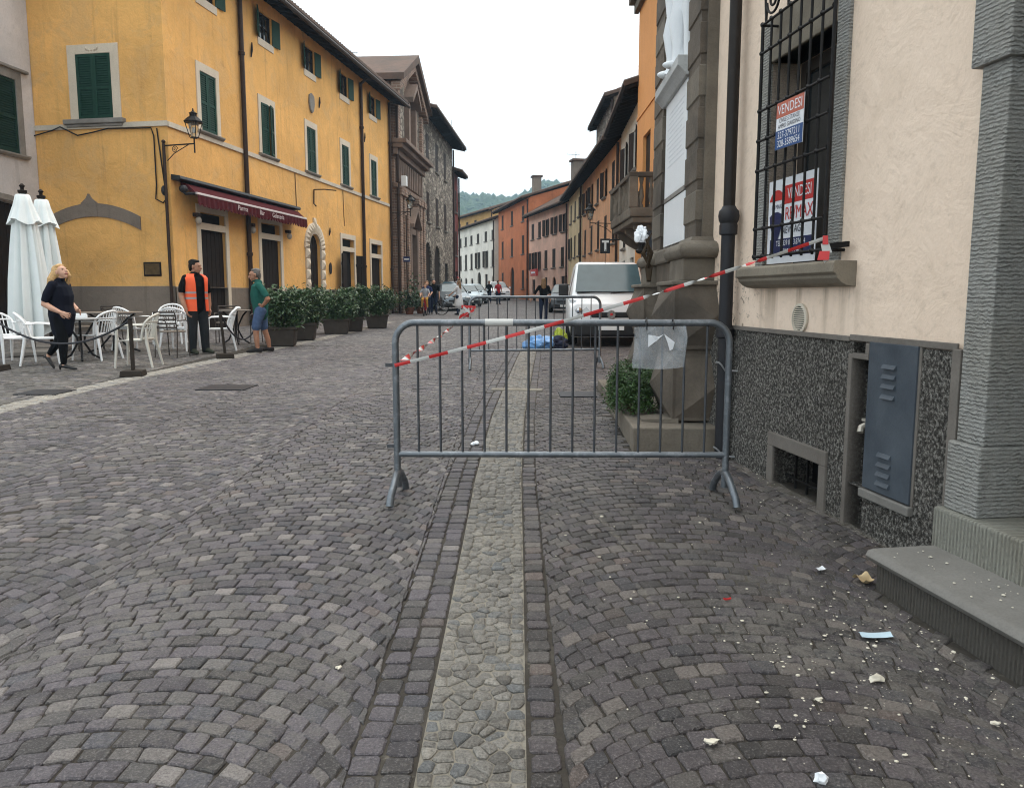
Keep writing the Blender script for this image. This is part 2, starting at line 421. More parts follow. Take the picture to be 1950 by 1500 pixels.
for k in range(-1, 5):
    cx = -.117 - SW - 2 * EDGE - .70 - 1.4 * k
    for p in arc_cells(cx, 1.4, YA, YB, left_keep, phase=.37 * (k % 2)):
        c = (sum(q[0] for q in p) / 6, sum(q[1] for q in p) / 6)
        bx = float(strip_x(c[1])) - SW - 2 * EDGE; sl = (float(strip_x(c[1] + .3)) - float(strip_x(c[1] - .3))) / .6
        p = clip(p, (bx, c[1]), (bx + sl, c[1] + 1))
        kx = float(kerb_x(c[1])) + KW; sl = (float(kerb_x(c[1] + .3)) - float(kerb_x(c[1] - .3))) / .6
        p = clip(p, (kx + sl, c[1] + 1), (kx, c[1]))
        if len(p) > 2 and abs(area(p)) > .0011: cells.append((p, 0))
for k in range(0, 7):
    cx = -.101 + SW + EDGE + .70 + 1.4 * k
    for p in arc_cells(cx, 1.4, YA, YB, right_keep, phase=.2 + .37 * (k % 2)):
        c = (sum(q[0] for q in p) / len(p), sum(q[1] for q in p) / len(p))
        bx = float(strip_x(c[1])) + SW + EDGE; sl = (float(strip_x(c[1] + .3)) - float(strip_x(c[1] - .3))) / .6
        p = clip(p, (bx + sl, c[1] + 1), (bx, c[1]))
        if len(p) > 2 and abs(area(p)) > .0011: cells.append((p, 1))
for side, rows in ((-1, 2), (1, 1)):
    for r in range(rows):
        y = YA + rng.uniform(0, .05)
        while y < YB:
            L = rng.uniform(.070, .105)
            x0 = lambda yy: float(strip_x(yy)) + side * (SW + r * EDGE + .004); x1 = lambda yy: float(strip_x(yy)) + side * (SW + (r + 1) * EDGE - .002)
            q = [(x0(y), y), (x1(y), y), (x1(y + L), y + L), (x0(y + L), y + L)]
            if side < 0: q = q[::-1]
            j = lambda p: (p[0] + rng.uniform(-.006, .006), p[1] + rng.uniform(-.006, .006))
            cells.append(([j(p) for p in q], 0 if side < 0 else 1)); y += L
n_terr0 = len(cells)
for k in range(0, 8):
    cx = -5.45 - .55 - 1.1 * k
    for p in arc_cells(cx, 1.1, 6.0, COB_END, terr_keep, pitch=.095, wid=.105):
        c = (sum(q[0] for q in p) / 6, sum(q[1] for q in p) / 6)
        kx = float(kerb_x(c[1])) - KW; sl = (float(kerb_x(c[1] + .3)) - float(kerb_x(c[1] - .3))) / .6
        p = clip(p, (kx, c[1]), (kx + sl, c[1] + 1))
        if len(p) > 2 and abs(area(p)) > .0011: cells.append((p, 2))

def low(x, y):   # broad worn / dirty areas, 0..1
    return .5 + .5 * math.sin(x * 1.7 + 1.3 * math.sin(y * .9)) * math.cos(y * 1.1 + .7 * math.sin(x * 1.3))
def sett_tint(x, y, zone):
    u = rng.random()
    if zone == 2: b = (.085, .078, .068)
    else: b = (.098, .086, .096)  # porphyry grey, with extra violet put into the colour for reflected sky
    if u < .12: b = (.185, .166, .156)
    elif u < .15: b = (.140, .110, .100)
    elif u < .22: b = (.066, .064, .074)
    elif u < .34: b = (.060, .053, .052)
    elif u < .48: b = (.115, .106, .102)
    k = rng.uniform(.60, 1.38) * (.86 + .28 * low(x, y))
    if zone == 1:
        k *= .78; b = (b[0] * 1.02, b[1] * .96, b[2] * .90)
    return (b[0] * k, b[1] * k, b[2] * k, 1)
def sett_geo(poly, hi, ztop, bevel=.0045, gap=.0022, dome=.0008):
    if area(poly) < 0: poly = poly[::-1]
    cx = sum(p[0] for p in poly) / len(poly); cy = sum(p[1] for p in poly) / len(poly)
    rad = math.sqrt(abs(area(poly)) / math.pi)
    if hi:      # cut corners
        q = []; n = len(poly)
        for i in range(n):
            a, b, c = poly[i - 1], poly[i], poly[(i + 1) % n]
            d1 = (b[0] - a[0], b[1] - a[1]); d2 = (c[0] - b[0], c[1] - b[1])
            l1 = math.hypot(*d1) + 1e-9; l2 = math.hypot(*d2) + 1e-9
            cr = (d1[0] * d2[1] - d1[1] * d2[0]) / (l1 * l2)
            if cr > .35 and min(l1, l2) > .02:
                t = rng.uniform(.05, .17)
                q.append((b[0] - d1[0] * t, b[1] - d1[1] * t)); q.append((b[0] + d2[0] * t, b[1] + d2[1] * t))
            else: q.append(b)
        poly = q
    n = len(poly); k0 = 1 - gap / rad; k1 = k0 - bevel / rad
    gx, gy = rng.gauss(0, .015), rng.gauss(0, .015)
    zz = lambda x, y: ztop + gx * (x - cx) + gy * (y - cy)
    vs = []
    kk = [k1 * rng.uniform(.95, 1.03) for _ in poly] if hi else [k1] * n
    for i, (x, y) in enumerate(poly): X, Y = cx + (x - cx) * kk[i], cy + (y - cy) * kk[i]; vs.append((X, Y, zz(X, Y)))
    for x, y in poly: X, Y = cx + (x - cx) * k0, cy + (y - cy) * k0; vs.append((X, Y, zz(X, Y) - .005))
    for x, y in poly: X, Y = cx + (x - cx) * k0, cy + (y - cy) * k0; vs.append((X, Y, zz(X, Y) - .034))
    fs = []
    for i in range(n):
        j = (i + 1) % n
        fs.append((n + i, n + j, j, i)); fs.append((2 * n + i, 2 * n + j, n + j, n + i))
    if hi:
        vs.append((cx, cy, ztop + dome)); t = 3 * n
        fs += [(i, (i + 1) % n, t) for i in range(n)]
    else: fs.append(tuple(range(n)))
    return vs, fs
def finish(name, vs, fs, tints, mat, parent, smooth=True):
    me = bpy.data.meshes.new(name); me.from_pydata(vs, [], fs); me.materials.append(mat)
    a = me.color_attributes.new('tint', 'FLOAT_COLOR', 'POINT'); a.data.foreach_set('color', np.asarray(tints, np.float32).ravel())
    if smooth: me.polygons.foreach_set('use_smooth', [True] * len(me.polygons))
    o = bpy.data.objects.new(name, me); C.objects.link(o); o.parent = parent; return o
def lay(cells, hero, name, rest_name, mat, parent, hi_dist, tintf, zf, bevel=.0045, gap=.0022, dome=.0008, smooth=False):
    sized = []
    for i, (p, zone) in enumerate(cells):
        cx = sum(q[0] for q in p) / len(p); cy = sum(q[1] for q in p) / len(p)
        u, v = pix(cx, cy, gz(cx, cy))
        sc_ = abs(area(p)) / cy ** 3 if (25 < u < 1925 and 0 < v < 1470) else -1
        sized.append((sc_, i, cx, cy))
    sized.sort(reverse=True); heroes = set(s[1] for s in sized[:hero])
    V, F, T = [], [], []
    for sc_, i, cx, cy in sized:
        p, zone = cells[i]; zt = gz(cx, cy) + zf(cx, cy)
        vs, fs = sett_geo(p, cy < hi_dist, zt, bevel, gap, dome); tc = tintf(cx, cy, zone)
        if i in heroes:
            finish(name, [(a - cx, b - cy, c - zt) for a, b, c in vs], fs, [tc] * len(vs), mat, parent, smooth).location = (cx, cy, zt)
        else:
            b = len(V); V += vs; F += [tuple(b + k for k in f) for f in fs]; T += [tc] * len(vs)
    if V:
        o = finish(rest_name, V, F, T, mat, parent, smooth); tag(o, kind='stuff')
zf_set = lambda x, y: rng.gauss(0, .0019) + .006 * (low(x * .8 + 3, y * .7) - .5)
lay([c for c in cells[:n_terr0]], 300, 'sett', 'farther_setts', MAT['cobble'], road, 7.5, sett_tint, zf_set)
terrace = MB()
# cafe terrace paving lies beyond the pale kerb strip
ysT = np.linspace(5, COB_END, 25)
for a, b in zip(ysT[:-1], ysT[1:]):
    ka, kb = float(kerb_x(a)) - KW, float(kerb_x(b)) - KW
    terrace.quad((-14, a, gz(-14, a) - .0045), (ka, a, gz(ka, a) - .0045), (kb, b, gz(kb, b) - .0045), (-14, b, gz(-14, b) - .0045))
terrace = terrace.obj('terrace_paving', MAT['bed'], fix=False); tag(terrace, 'brown-grey sett paving under the cafe tables', kind='structure')
lay(cells[n_terr0:], 120, 'sett', 'farther_setts', MAT['cobble'], terrace, 0, sett_tint, zf_set)

# --- pale strips of river stones set in mortar
def strip_cells(xf, w, y0, y1, step, seed):
    rr = random.Random(seed); nx = max(3, int(round(2 * w / step))); ny = int((y1 - y0) / (step * .95)); pts = {}
    for j in range(-1, ny + 1):
        for i in range(-1, nx + 1):
            e = (i == 0 or i == nx - 1)
            pts[i, j] = (-w + (i + .5 + rr.uniform(-.38, .38) * (.4 if e else 1)) * 2 * w / nx, y0 + (j + .5 + rr.uniform(-.42, .42)) * step * .95)
    out = []
    for j in range(ny):
        for i in range(nx):
            p = pts[i, j]; poly = [(-w, p[1] - .2), (w, p[1] - .2), (w, p[1] + .2), (-w, p[1] + .2)]
            for dj in (-2, -1, 0, 1, 2):
                for di in (-2, -1, 0, 1, 2):
                    if (di, dj) == (0, 0) or (i + di, j + dj) not in pts: continue
                    q = pts[i + di, j + dj]; mx, my = (p[0] + q[0]) / 2, (p[1] + q[1]) / 2; dx, dy = q[0] - p[0], q[1] - p[1]
                    poly = clip(poly, (mx, my), (mx - dy, my + dx))
                    if len(poly) < 3: break
                if len(poly) < 3: break
            if len(poly) > 2 and abs(area(poly)) > .0006: out.append(([(a + float(xf(b)), b) for a, b in poly], 0))
    return out
def pebble_tint(x, y, z):
    u = rng.random(); b = (.225, .210, .185)
    if u < .10: b = (.15, .155, .155)
    elif u < .3: b = (.27, .25, .215)
    elif u < .42: b = (.15, .138, .12)
    k = rng.uniform(.8, 1.2) * (1.5 if x < -3 else 1.); return (b[0] * k, b[1] * k, b[2] * k, 1)
def strip_object(name, label, xf, w, y0, y1, step, hero, seed, zo):
    m = MB(); ys = np.linspace(y0, y1, int((y1 - y0) / .3) + 2)
    for a, b in zip(ys[:-1], ys[1:]):
        xa, xb = float(xf(a)), float(xf(b))
        m.quad((xa - w, a, gz(xa, a) + zo), (xa + w, a, gz(xa, a) + zo), (xb + w, b, gz(xb, b) + zo), (xb - w, b, gz(xb, b) + zo))
    o = m.obj(name, MAT['mortar'], fix=False); tag(o, label, kind='structure')
    lay(strip_cells(xf, w, y0 + .02, y1 - .05, step, seed), hero, 'river_stone', 'smaller_river_stones', MAT['pebble'], o, 6.5, pebble_tint,
        lambda x, y: rng.gauss(.001, .0022), bevel=.007, gap=.0022, dome=.003, smooth=False)
    return o
strip_object('paving_strip', 'pale strip of rounded river stones down the middle of the paving', strip_x, SW - .005, 1.5, 19.8, .056, 280, 3, -.0058)
strip_object('kerb_strip', 'pale stone line between the street and the cafe terrace', kerb_x, KW - .005, 6.2, 30, .075, 80, 5, -.0045)
# ------------------------------------------------------------------ cream building on the right
MAT['roughcast'] = None
t = NT('pebble_roughcast').setup(.9, 0, .3); p = t.pos()
v = t.n('ShaderNodeTexVoronoi'); v.inputs['Scale'].default_value = 75; t.l(p, v.inputs['Vector'])
f = t.noise(p, 60, 6, .75); big = t.noise(p, 1.4, 5, .6)
c = t.ramp(f, [(.34, (.012, .011, .010)), (.49, (.085, .078, .068)), (.63, (.48, .455, .41))])
c = t.mix(t.ramp(big, [(.42, 0.), (.7, .35)]), c, (.035, .031, .026)); t.color(c)
b = t.bump(f, 1.0, .03); t.bump(v.outputs['Distance'], .6, .015, b); MAT['roughcast'] = t.m
MAT['cement'] = stone('cement_trim', (.185, .165, .145), var=.3, scale=7, grime=.45)
MAT['combed'] = stone('combed_sandstone', (.33, .325, .305), var=.16, scale=5, bump=.3, comb=('Z', 17, 5.0), grime=.35, grimecol=(.22, .17, .09), combdist=.012)
MAT['combed_dark'] = MAT['combed']
MAT['combed_v'] = stone('vertically_combed_sandstone', (.085, .077, .066), var=.2, scale=5, bump=.3, comb=('Y', 16, 1.0), grime=.4, combdist=.008)
MAT['step_stone'] = stone('worn_step_stone', (.205, .195, .178), var=.2, scale=7, bump=.35, grime=.25)
MAT['sill_stone'] = stone('sill_stone', (.26, .225, .175), var=.2, scale=6, grime=.45)
MAT['blue_metal'] = stone('blue_grey_painted_steel', (.050, .062, .078), var=.38, scale=9, bump=.12, rough=.5, grime=.4, grimecol=(.13, .15, .17), dark=.25)
WALL_RZ = math.atan2(-1, .14)
cb = thing('cream_building', 'cream stucco building with grey roughcast base and barred window', 'building', (1.70, 5.87, 0), WALL_RZ)
# local frame: x along the wall towards the camera, y into the building, z up
S0, S1 = -.62, 7.5
def wall_with_holes(s0, s1, z0, z1, holes, depth, yf=0., back=True, arch=None, reveal_mi=0, back_mi=0):
    # flat wall at y = yf with rectangular holes (s0,s1,z0,z1[,arch]) and reveals going in by depth
    m = MB(); xs = sorted({s0, s1, *[h[0] for h in holes], *[h[1] for h in holes]}); zs = sorted({z0, z1, *[h[2] for h in holes], *[h[3] for h in holes]})
    for a, b in zip(xs[:-1], xs[1:]):
        for c, d in zip(zs[:-1], zs[1:]):
            mx, mz = (a + b) / 2, (c + d) / 2
            if any(h[0] < mx < h[1] and h[2] < mz < h[3] for h in holes): continue
            m.quad((a, yf, c), (b, yf, c), (b, yf, d), (a, yf, d))
    for h in holes:
        a, b, c, d = h[:4]; y1 = yf + depth; ar = h[4] if len(h) > 4 else 0
        if ar:     # round-headed opening: spring line at d - rise
            r = (b - a) / 2; cx = (a + b) / 2; n = 10; rise = min(r, ar)
            P = [(cx + r * math.cos(math.pi * i / n), d - rise + rise * math.sin(math.pi * i / n)) for i in range(n + 1)]
            for i in range(n):
                (x0, w0), (x1, w1) = P[i], P[i + 1]
                m.quad((x0, yf, w0), (x0, yf, d), (x1, yf, d), (x1, yf, w1)); m.quad((x0, yf, w0), (x1, yf, w1), (x1, y1, w1), (x0, y1, w0), reveal_mi)
            d2 = d - rise
        else:
            d2 = d; m.quad((a, yf, d), (b, yf, d), (b, y1, d), (a, y1, d), reveal_mi)
        m.quad((a, yf, c), (a, yf, d2), (a, y1, d2), (a, y1, c), reveal_mi); m.quad((b, yf, c), (b, yf, d2), (b, y1, d2), (b, y1, c), reveal_mi)
        m.quad((a, yf, c), (b, yf, c), (b, y1, c), (a, y1, c), reveal_mi)
        if back: m.quad((a, y1, c), (b, y1, c), (b, y1, d), (a, y1, d), back_mi)
    return m
WIN = (.36, 1.19, 1.60, 2.96)
w = wall_with_holes(S0, 2.345, 1.18, 7.5, [WIN], .30, back_mi=1)
w.quad((2.345, 0, 1.18), (2.40, 0, 1.18), (2.40, 0, 7.5), (2.345, 0, 7.5))
w.quad((2.40, 0, 3.4), (S1, 0, 3.4), (S1, 0, 7.5), (2.40, 0, 7.5)); w.quad((3.9, 0, 0), (S1, 0, 0), (S1, 0, 3.4), (3.9, 0, 3.4))
w.quad((S0, 0, -.3), (S0, 6, -.3), (S0, 6, 7.5), (S0, 0, 7.5)); w.quad((S1, 0, -.3), (S1, 6, -.3), (S1, 6, 7.5), (S1, 0, 7.5))
w.quad((S0, 6, -.3), (S1, 6, -.3), (S1, 6, 7.5), (S0, 6, 7.5)); w.quad((S0, 0, 7.5), (S1, 0, 7.5), (S1, 6, 7.5), (S0, 6, 7.5))
# cream stucco of this wall: flaking by the corner, rain stains under the sill
t = NT('cream_wall_stucco').setup(.9, 0, .25); p = t.pos(); lp = t.n('ShaderNodeTexCoord').outputs['Object']; sx_ = t.n('ShaderNodeSeparateXYZ'); t.l(lp, sx_.inputs[0])
def rng_(o, a, b, c_, d_):
    q_ = t.n('ShaderNodeMapRange'); t.l(o, q_.inputs[0])
    for i_, v_ in enumerate((a, b, c_, d_)): q_.inputs[1 + i_].default_value = v_
    return q_.outputs[0]
def mul(a, b):
    q_ = t.n('ShaderNodeMath', operation='MULTIPLY'); t.l(a, q_.inputs[0]); t.l(b, q_.inputs[1]); return q_.outputs[0]
big = t.noise(p, .8, 5, .6, .4); c = t.mix(t.ramp(big, [(.3, 0.), (.7, 1.)]), (.80, .625, .485), (.87, .70, .56))
c = t.mix(t.ramp(t.noise(p, 2.2, 7, .7, 1.0), [(.52, 0.), (.66, .35)]), c, (.70, .55, .42)); c = t.mix(t.ramp(t.noise(p, 14, 5, .7), [(.30, .35), (.48, 0.)]), c, (.55, .43, .33))
stn = mul(mul(t.ramp(t.noise(t.pos((9, 9, .5)), 1.0, 4, .6), [(.45, 0.), (.62, 1.)]), rng_(sx_.outputs[2], 1.15, 1.47, .15, .75)), mul(rng_(sx_.outputs[2], 1.50, 1.45, 0, 1), mul(rng_(sx_.outputs[0], .15, .35, 0, 1), rng_(sx_.outputs[0], 1.6, 1.4, 0, 1)))); c = t.mix(stn, c, (.33, .25, .18))
fl = mul(t.ramp(t.noise(p, 17, 6, .75, .6), [(.56, 0.), (.60, 1.)]), mul(rng_(sx_.outputs[0], .45, .05, 0, 1), rng_(sx_.outputs[2], 2.0, 1.2, 0, 1))); c = t.mix(fl, c, (.20, .15, .11))
t.color(c); b = t.bump(t.noise(p, 3.2, 6, .6, .8), .30, .05); b = t.bump(t.noise(p, 42, 5, .6), .28, .012, b); t.bump(fl, -.6, .01, b); MAT['cream_wall'] = t.m
w.obj('wall', [MAT['cream_wall'], MAT['black_void']], cb, fix=False)
# roughcast base 2.5 cm proud, with the cellar hole and the meter niche cut out
CEL = (.66, 1.25, .10, .415); NIC = (1.535, 1.69, .05, 1.075)
base = wall_with_holes(S0, 2.345, -.1, 1.165, [CEL, (1.535, 2.115, .375, 1.1649), (1.535, 1.69, .05, .3751)], .28, yf=-.025, back=False)
base.quad((1.535, .255, -.1), (2.115, .255, -.1), (2.115, .255, 1.2), (1.535, .255, 1.2))
base.quad((S0, -.025, 1.165), (2.345, -.025, 1.165), (2.345, 0, 1.172), (S0, 0, 1.172)); base.quad((.6, .255, 0), (1.3, .255, 0), (1.3, .255, .5), (.6, .255, .5), 1)
base.obj('base_course', [MAT['roughcast'], MAT['black_void']], cb, fix=False)
tr = MB(); tr.box(S0, 1.50, -.038, -.020, 1.165, 1.195).box(1.50, 2.36, -.034, -.020, 1.172, 1.205)
tr.obj('base_trim', MAT['cement'], cb, bevel=.004)
tr = MB(); tr.box(2.345, 2.40, -.045, .02, -.1, 1.18); tr.obj('corner_strip', MAT['cement'], cb, bevel=.004)
# cellar opening
cf = MB(); cf.box(.58, 1.325, -.042, .05, .415, .505).box(.58, .66, -.042, .05, .02, .415).box(1.25, 1.325, -.042, .05, .02, .415)
cf = cf.obj('cellar_frame', MAT['cement'], cb, bevel=.006)
cbm = MB()
for x in (.80, .95, 1.10): cbm.bar((x, .06, .05), (x, .06, .43), .014, .014)
cbm.bar((.64, .062, .22), (1.27, .062, .22), .014, .014); cbm.obj('cellar_bars', MAT['iron'], cf)
# meter niche: dark recess, trim and the blue steel door
nt = MB(); nt.box(1.500, 1.535, -.036, .06, -.05, 1.10).box(1.535, 1.69, -.036, .05, 1.075, 1.105).box(1.655, 1.69, -.034, .02, 1.105, 1.165)
nt.obj('niche_trim', MAT['cement'], cb, bevel=.004)
nb = MB(); nb.box(1.690, 1.700, -.02, .25, .375, 1.165).box(1.690, 1.700, -.024, .25, .0, .360); nb.obj('niche_side', MAT['cement'], cb)
tp = MB(); tp.tube([(1.62, .22, .72), (1.62, .02, .72)], .014, 8); tp.tube([(1.62, .03, .72), (1.62, -.01, .70), (1.63, -.02, .675)], .018, 8); tp.box(1.605, 1.645, .0, .02, .735, .75)
tp.obj('valve', plain('pale_brass', (.45, .42, .36), .4, .3), cb, smooth=True)
wr = MB(); wr.tube([(1.63, .2, .95), (1.60, .12, .90), (1.64, .08, .86), (1.68, .14, .84)], .006, 6); wr.tube([(1.67, .2, .6), (1.65, .1, .58), (1.68, .1, .5)], .008, 6); wr.obj('cable', MAT['iron'], cb)
sl = MB(); sl.box(1.690, 2.118, -.055, -.02, .338, .385); sl.obj('ledge', MAT['step_stone'], cb, bevel=.006)
dr = MB(); dr.box(1.702, 2.100, -.040, -.012, .392, 1.175)
dr = dr.obj('meter_door', MAT['blue_metal'], cb, bevel=.003); tag(dr, 'blue-grey steel meter door with two sets of louvres')
for zc in (1.055, 1.005, .955, .90, .595, .545, .495, .445):
    lv = MB(); lv.prism([(-.0405, zc - .010), (-.056, zc - .008), (-.044, zc + .012), (-.0405, zc + .012)], 1.835, 1.945, 'x'); lv.obj('louvre', MAT['blue_metal'], dr)
ds = MB(); ds.box(2.100, 2.118, -.030, -.012, .385, 1.175); ds.box(1.70, 2.118, -.030, -.012, 1.175, 1.185); ds.obj('door_surround', MAT['cement'], cb)
# window: stone surround, frame, glass, sill
sr = MB(); sr.box(1.19, 1.315, -.022, .20, 1.612, 3.25); sr.obj('window_surround', MAT['combed'], cb, bevel=.006)
sr = MB(); sr.box(.245, .36, -.022, .20, 1.612, 3.25); sr.obj('window_surround', MAT['combed'], cb, bevel=.006)
sr = MB(); sr.box(.36, 1.19, -.020, .20, 2.96, 3.25); sr.obj('window_lintel', MAT['sill_stone'], cb, bevel=.006)
sm = MB(); prof = [(-.14, 1.598), (-.14, 1.548), (-.118, 1.532), (-.115, 1.515), (-.085, 1.488), (-.05, 1.472), (.0, 1.468), (.05, 1.468), (.05, 1.61), (-.13, 1.612)]
sm.prism(prof, .19, 1.48, 'x'); sm.obj('window_sill', MAT['sill_stone'], cb, bevel=.004)
wi = MB(); wi.box(.36, .43, .20, .25, 1.61, 2.96).box(1.12, 1.19, .20, .25, 1.61, 2.96).box(.43, 1.12, .20, .25, 2.88, 2.96).box(.43, 1.12, .20, .25, 1.61, 1.69).box(.745, .805, .20, .252, 1.69, 2.88)
wi = wi.obj('window', plain('dark_window_wood', (.05, .042, .036), .55, var=.25), cb, bevel=.004)
for a, b in ((.43, .745), (.805, 1.12)):
    g = MB(); g.box(a, b, .225, .232, 1.69, 2.88); g.obj('pane', MAT['glass_dark'], wi)
# wrought-iron cage standing off the wall
gr = thing('window_grille', 'black wrought iron bar cage over the window of the cream building', 'window grille', (1.70, 5.87, 0), WALL_RZ)
GY0 = -.125; GX0, GX1, GZ0, GZ1 = .455, 1.345, 1.655, 3.165
for i in range(8):
    x = GX0 + (GX1 - GX0) * i / 7
    b = MB(); b.tube([(x, GY0, GZ0 - (.0)), (x, GY0, GZ1)], .0085 if 0 < i < 7 else .0115, 8); b.obj('upright_bar', MAT['iron'], gr, smooth=True)
for k, z in enumerate((1.675, 1.855, 2.235, 2.428, 2.62, 2.985, 3.165)):
    b = MB(); pts = []; rs = []
    n = 56
    for i in range(n + 1):
        x = GX0 - .0 + (GX1 - GX0) * i / n; d = abs(((x - GX0) / (GX1 - GX0) * 7 + .5) % 1 - .5)
        pts.append((x, GY0 - .003, z + (.003 if d < .1 else 0))); rs.append(.0085 + (.0085 if d < .1 else 0))
    b.tube(pts, rs, 8); b.obj('cross_bar', MAT['iron'], gr, smooth=True)
for x in (GX0, GX1):
    for z in (1.675, 3.165):
        b = MB(); b.tube([(x, GY0, z), (x, .0, z)], .009, 8); b.obj('wall_stay', MAT['iron'], gr, smooth=True)
b = MB(); b.bar((GX1 - .12, -.05, 1.70), (GX1 + .12, -.05, 1.70), .018, .03); b.obj('wall_stay', MAT['iron'], gr)
for i, x0 in enumerate((.50, .80, 1.10)):
    b = MB(); pts = []
    for k in range(40):
        a = k / 39 * 3.4 * math.pi; r = .095 * (1 - k / 39 * .82); pts.append((x0 + .10 + r * math.cos(math.pi + a), GY0, 3.285 + r * math.sin(math.pi + a) * (1 if i % 2 == 0 else 1)))
    b.tube(pts, .008, 6); b.tube([(x0 + .005, GY0, 3.285), (x0, GY0, 3.17)], .008, 6); b.tube([(x0, GY0, 3.17), (x0 - .03, GY0, 3.40)], .008, 6); b.obj('scroll', MAT['iron'], gr, smooth=True)
# round vent
vt = MB(); vt.lathe([(.001, 0), (.094, 0), (.094, .012), (.078, .016), (.076, .006), (.001, .006)], 28)
vt = vt.obj('round_vent', MAT['white_plastic'], None, smooth=True); vt.parent = None
M_wall = Matrix.Translation((1.70, 5.87, 0)) @ Matrix.Rotation(WALL_RZ, 4, 'Z')
def on_wall(o, s, y, z, rx=90):
    o.matrix_world = M_wall @ Matrix.Translation((s, y, z)) @ Matrix.Rotation(R(rx), 4, 'X')
on_wall(vt, .89, -.004, 1.275)
tag(vt, 'round cream plastic wall vent below the barred window', 'wall vent')
MAT['vent'] = plain('yellowed_plastic', (.62, .56, .46), .5); vt.data.materials[0] = MAT['vent']
for k in range(11):
    z = -.065 + .013 * k; h = math.sqrt(max(.0001, .076 ** 2 - z * z)); s_ = MB(); s_.box(-h, h, z - .0035, z + .0035, .006, .013); s_.obj('slat', MAT['vent'], vt)
vb = MB(); vb.lathe([(.001, .0065), (.075, .0065), (.075, .0068), (.001, .0068)], 24); vb.obj('dark_backing', MAT['black_void'], vt)
# the stone portal at the right edge and its steps
po = thing('stone_portal', 'grey combed sandstone door jamb at the edge of the cream wall', 'door frame', (1.70, 5.87, 0), WALL_RZ)
def jamb(x0, x1):
    j = MB(); j.box(x0 + .012, x1, -.045, .45, .775, 2.375); j.obj('jamb_shaft', MAT['combed'], po, bevel=.006)
    j = MB(); j.box(x0 - .01, x1 + .02, -.07, .46, .465, .775); j.obj('jamb_base', MAT['combed'], po, bevel=.008)
    j = MB(); j.box(x0 - .03, x1 + .02, -.07, .46, 2.375, 2.69); j.obj('jamb_capital', MAT['combed'], po, bevel=.008)
    j = MB(); j.box(x0, x1 + .01, -.055, .45, 2.69, 3.4); j.obj('jamb_upper', MAT['combed'], po, bevel=.008)
jamb(2.40, 2.575); jamb(3.72, 3.90)
j = MB(); j.box(2.36, 3.93, -.06, .45, 3.4, 3.75); j.obj('lintel', MAT['combed'], po, bevel=.008)
d = MB(); d.box(2.575, 3.72, .40, .44, .465, 3.4); d = d.obj('door', MAT['brown_wood'], po)
for k in range(3):
    for a, b_ in ((2.64, 3.10), (3.19, 3.65)):
        q = MB(); q.box(a, b_, .385, .40, .60 + k * .92, 1.40 + k * .92); q.obj('door_panel', MAT['brown_wood'], d, bevel=.02)
u = MB(); u.box(2.362, 3.94, -.10, .44, .10, .465); u.obj('upper_step', stone('upper_step_stone', (.24, .235, .20), var=.25, scale=5, bump=.3, comb=('Y', 15, 1.0), grime=.45, grimecol=(.13, .09, .045), combdist=.008), po, bevel=.012)
st = thing('door_step', 'worn grey stone doorstep with rounded nosing in front of the portal', 'step', (1.70, 5.87, 0), WALL_RZ)
u = MB(); u.prism([(-.40, .225), (-.425, .235), (-.435, .255), (-.425, .275), (-.40, .283), (-.095, .285), (-.095, .225)], 2.385, 4.1, 'x'); u.obj('tread', MAT['step_stone'], st, smooth=50)
u = MB(); u.box(2.415, 4.1, -.395, -.095, 0, .225); u.obj('riser', MAT['combed_v'], st, bevel=.004)
# ------------------------------------------------------------------ sale signs in the window
def print_on(parent, txt, size, x, z, col, y=-.0015, xs=1.0, name='lettering'):
    v, f = text_geo(txt, size, xscale=xs); m = MB(); m.add([(x + a, y, z + b) for a, b, c in v], f); return m.obj(name, col, parent, fix=False)
MAT['sign_white'] = plain('sign_white', (.78, .80, .84), .45, var=.03); MAT['sign_red'] = plain('sign_red', (.52, .035, .035), .45, var=.06)
MAT['sign_blue'] = plain('sign_blue', (.02, .075, .22), .45, var=.06); MAT['sign_navy'] = plain('sign_navy', (.012, .022, .085), .45, var=.06)
MAT['sign_faded'] = plain('sign_faded_red', (.48, .13, .085), .5, var=.08); MAT['ink'] = plain('dark_ink', (.03, .035, .06), .5)
s1 = thing('sale_sign', 'small red, white and blue VENDESI sign tied high on the grille', 'sign', (0, 0, 0))
s1.matrix_world = M_wall @ Matrix.Translation((.93, -.155, 2.455)) @ Matrix.Rotation(R(1.5), 4, 'Y')
m = MB(); m.box(-.17, .17, 0, .004, -.14, .14); m.obj('board', MAT['sign_white'], s1)
m = MB(); m.box(-.17, .17, -.001, 0, .048, .14); m.obj('red_band', MAT['sign_faded'], s1)
m = MB(); m.box(-.17, .17, -.001, 0, -.14, -.028); m.obj('blue_band', MAT['sign_blue'], s1)
print_on(s1, 'VENDESI', .082, 0, .092, MAT['sign_white'], -.002, .98)
print_on(s1, 'CIVILE 5 STANZE', .036, 0, .028, MAT['ink'], -.002, .95); print_on(s1, 'AMPIO GIARDINO', .036, 0, -.006, MAT['ink'], -.002, .95)
print_on(s1, '327-3797211', .058, 0, -.060, MAT['sign_white'], -.002, .92); print_on(s1, '328-3589654', .058, 0, -.110, MAT['sign_white'], -.002, .92)
m = MB(); m.tube([(-.165, -.002, .138), (-.13, .03, .165)], .002, 5).tube([(.165, -.002, .138), (.15, .03, .16)], .002, 5); m.obj('tie', MAT['ink'], s1)
s2 = thing('agency_sign', 'large white VENDESI estate agent board behind the lower grille bars', 'sign', (0, 0, 0))
s2.matrix_world = M_wall @ Matrix.Translation((.815, -.060, 1.885))
m = MB(); m.box(-.31, .31, 0, .005, -.26, .275); m.obj('board', MAT['sign_white'], s2)
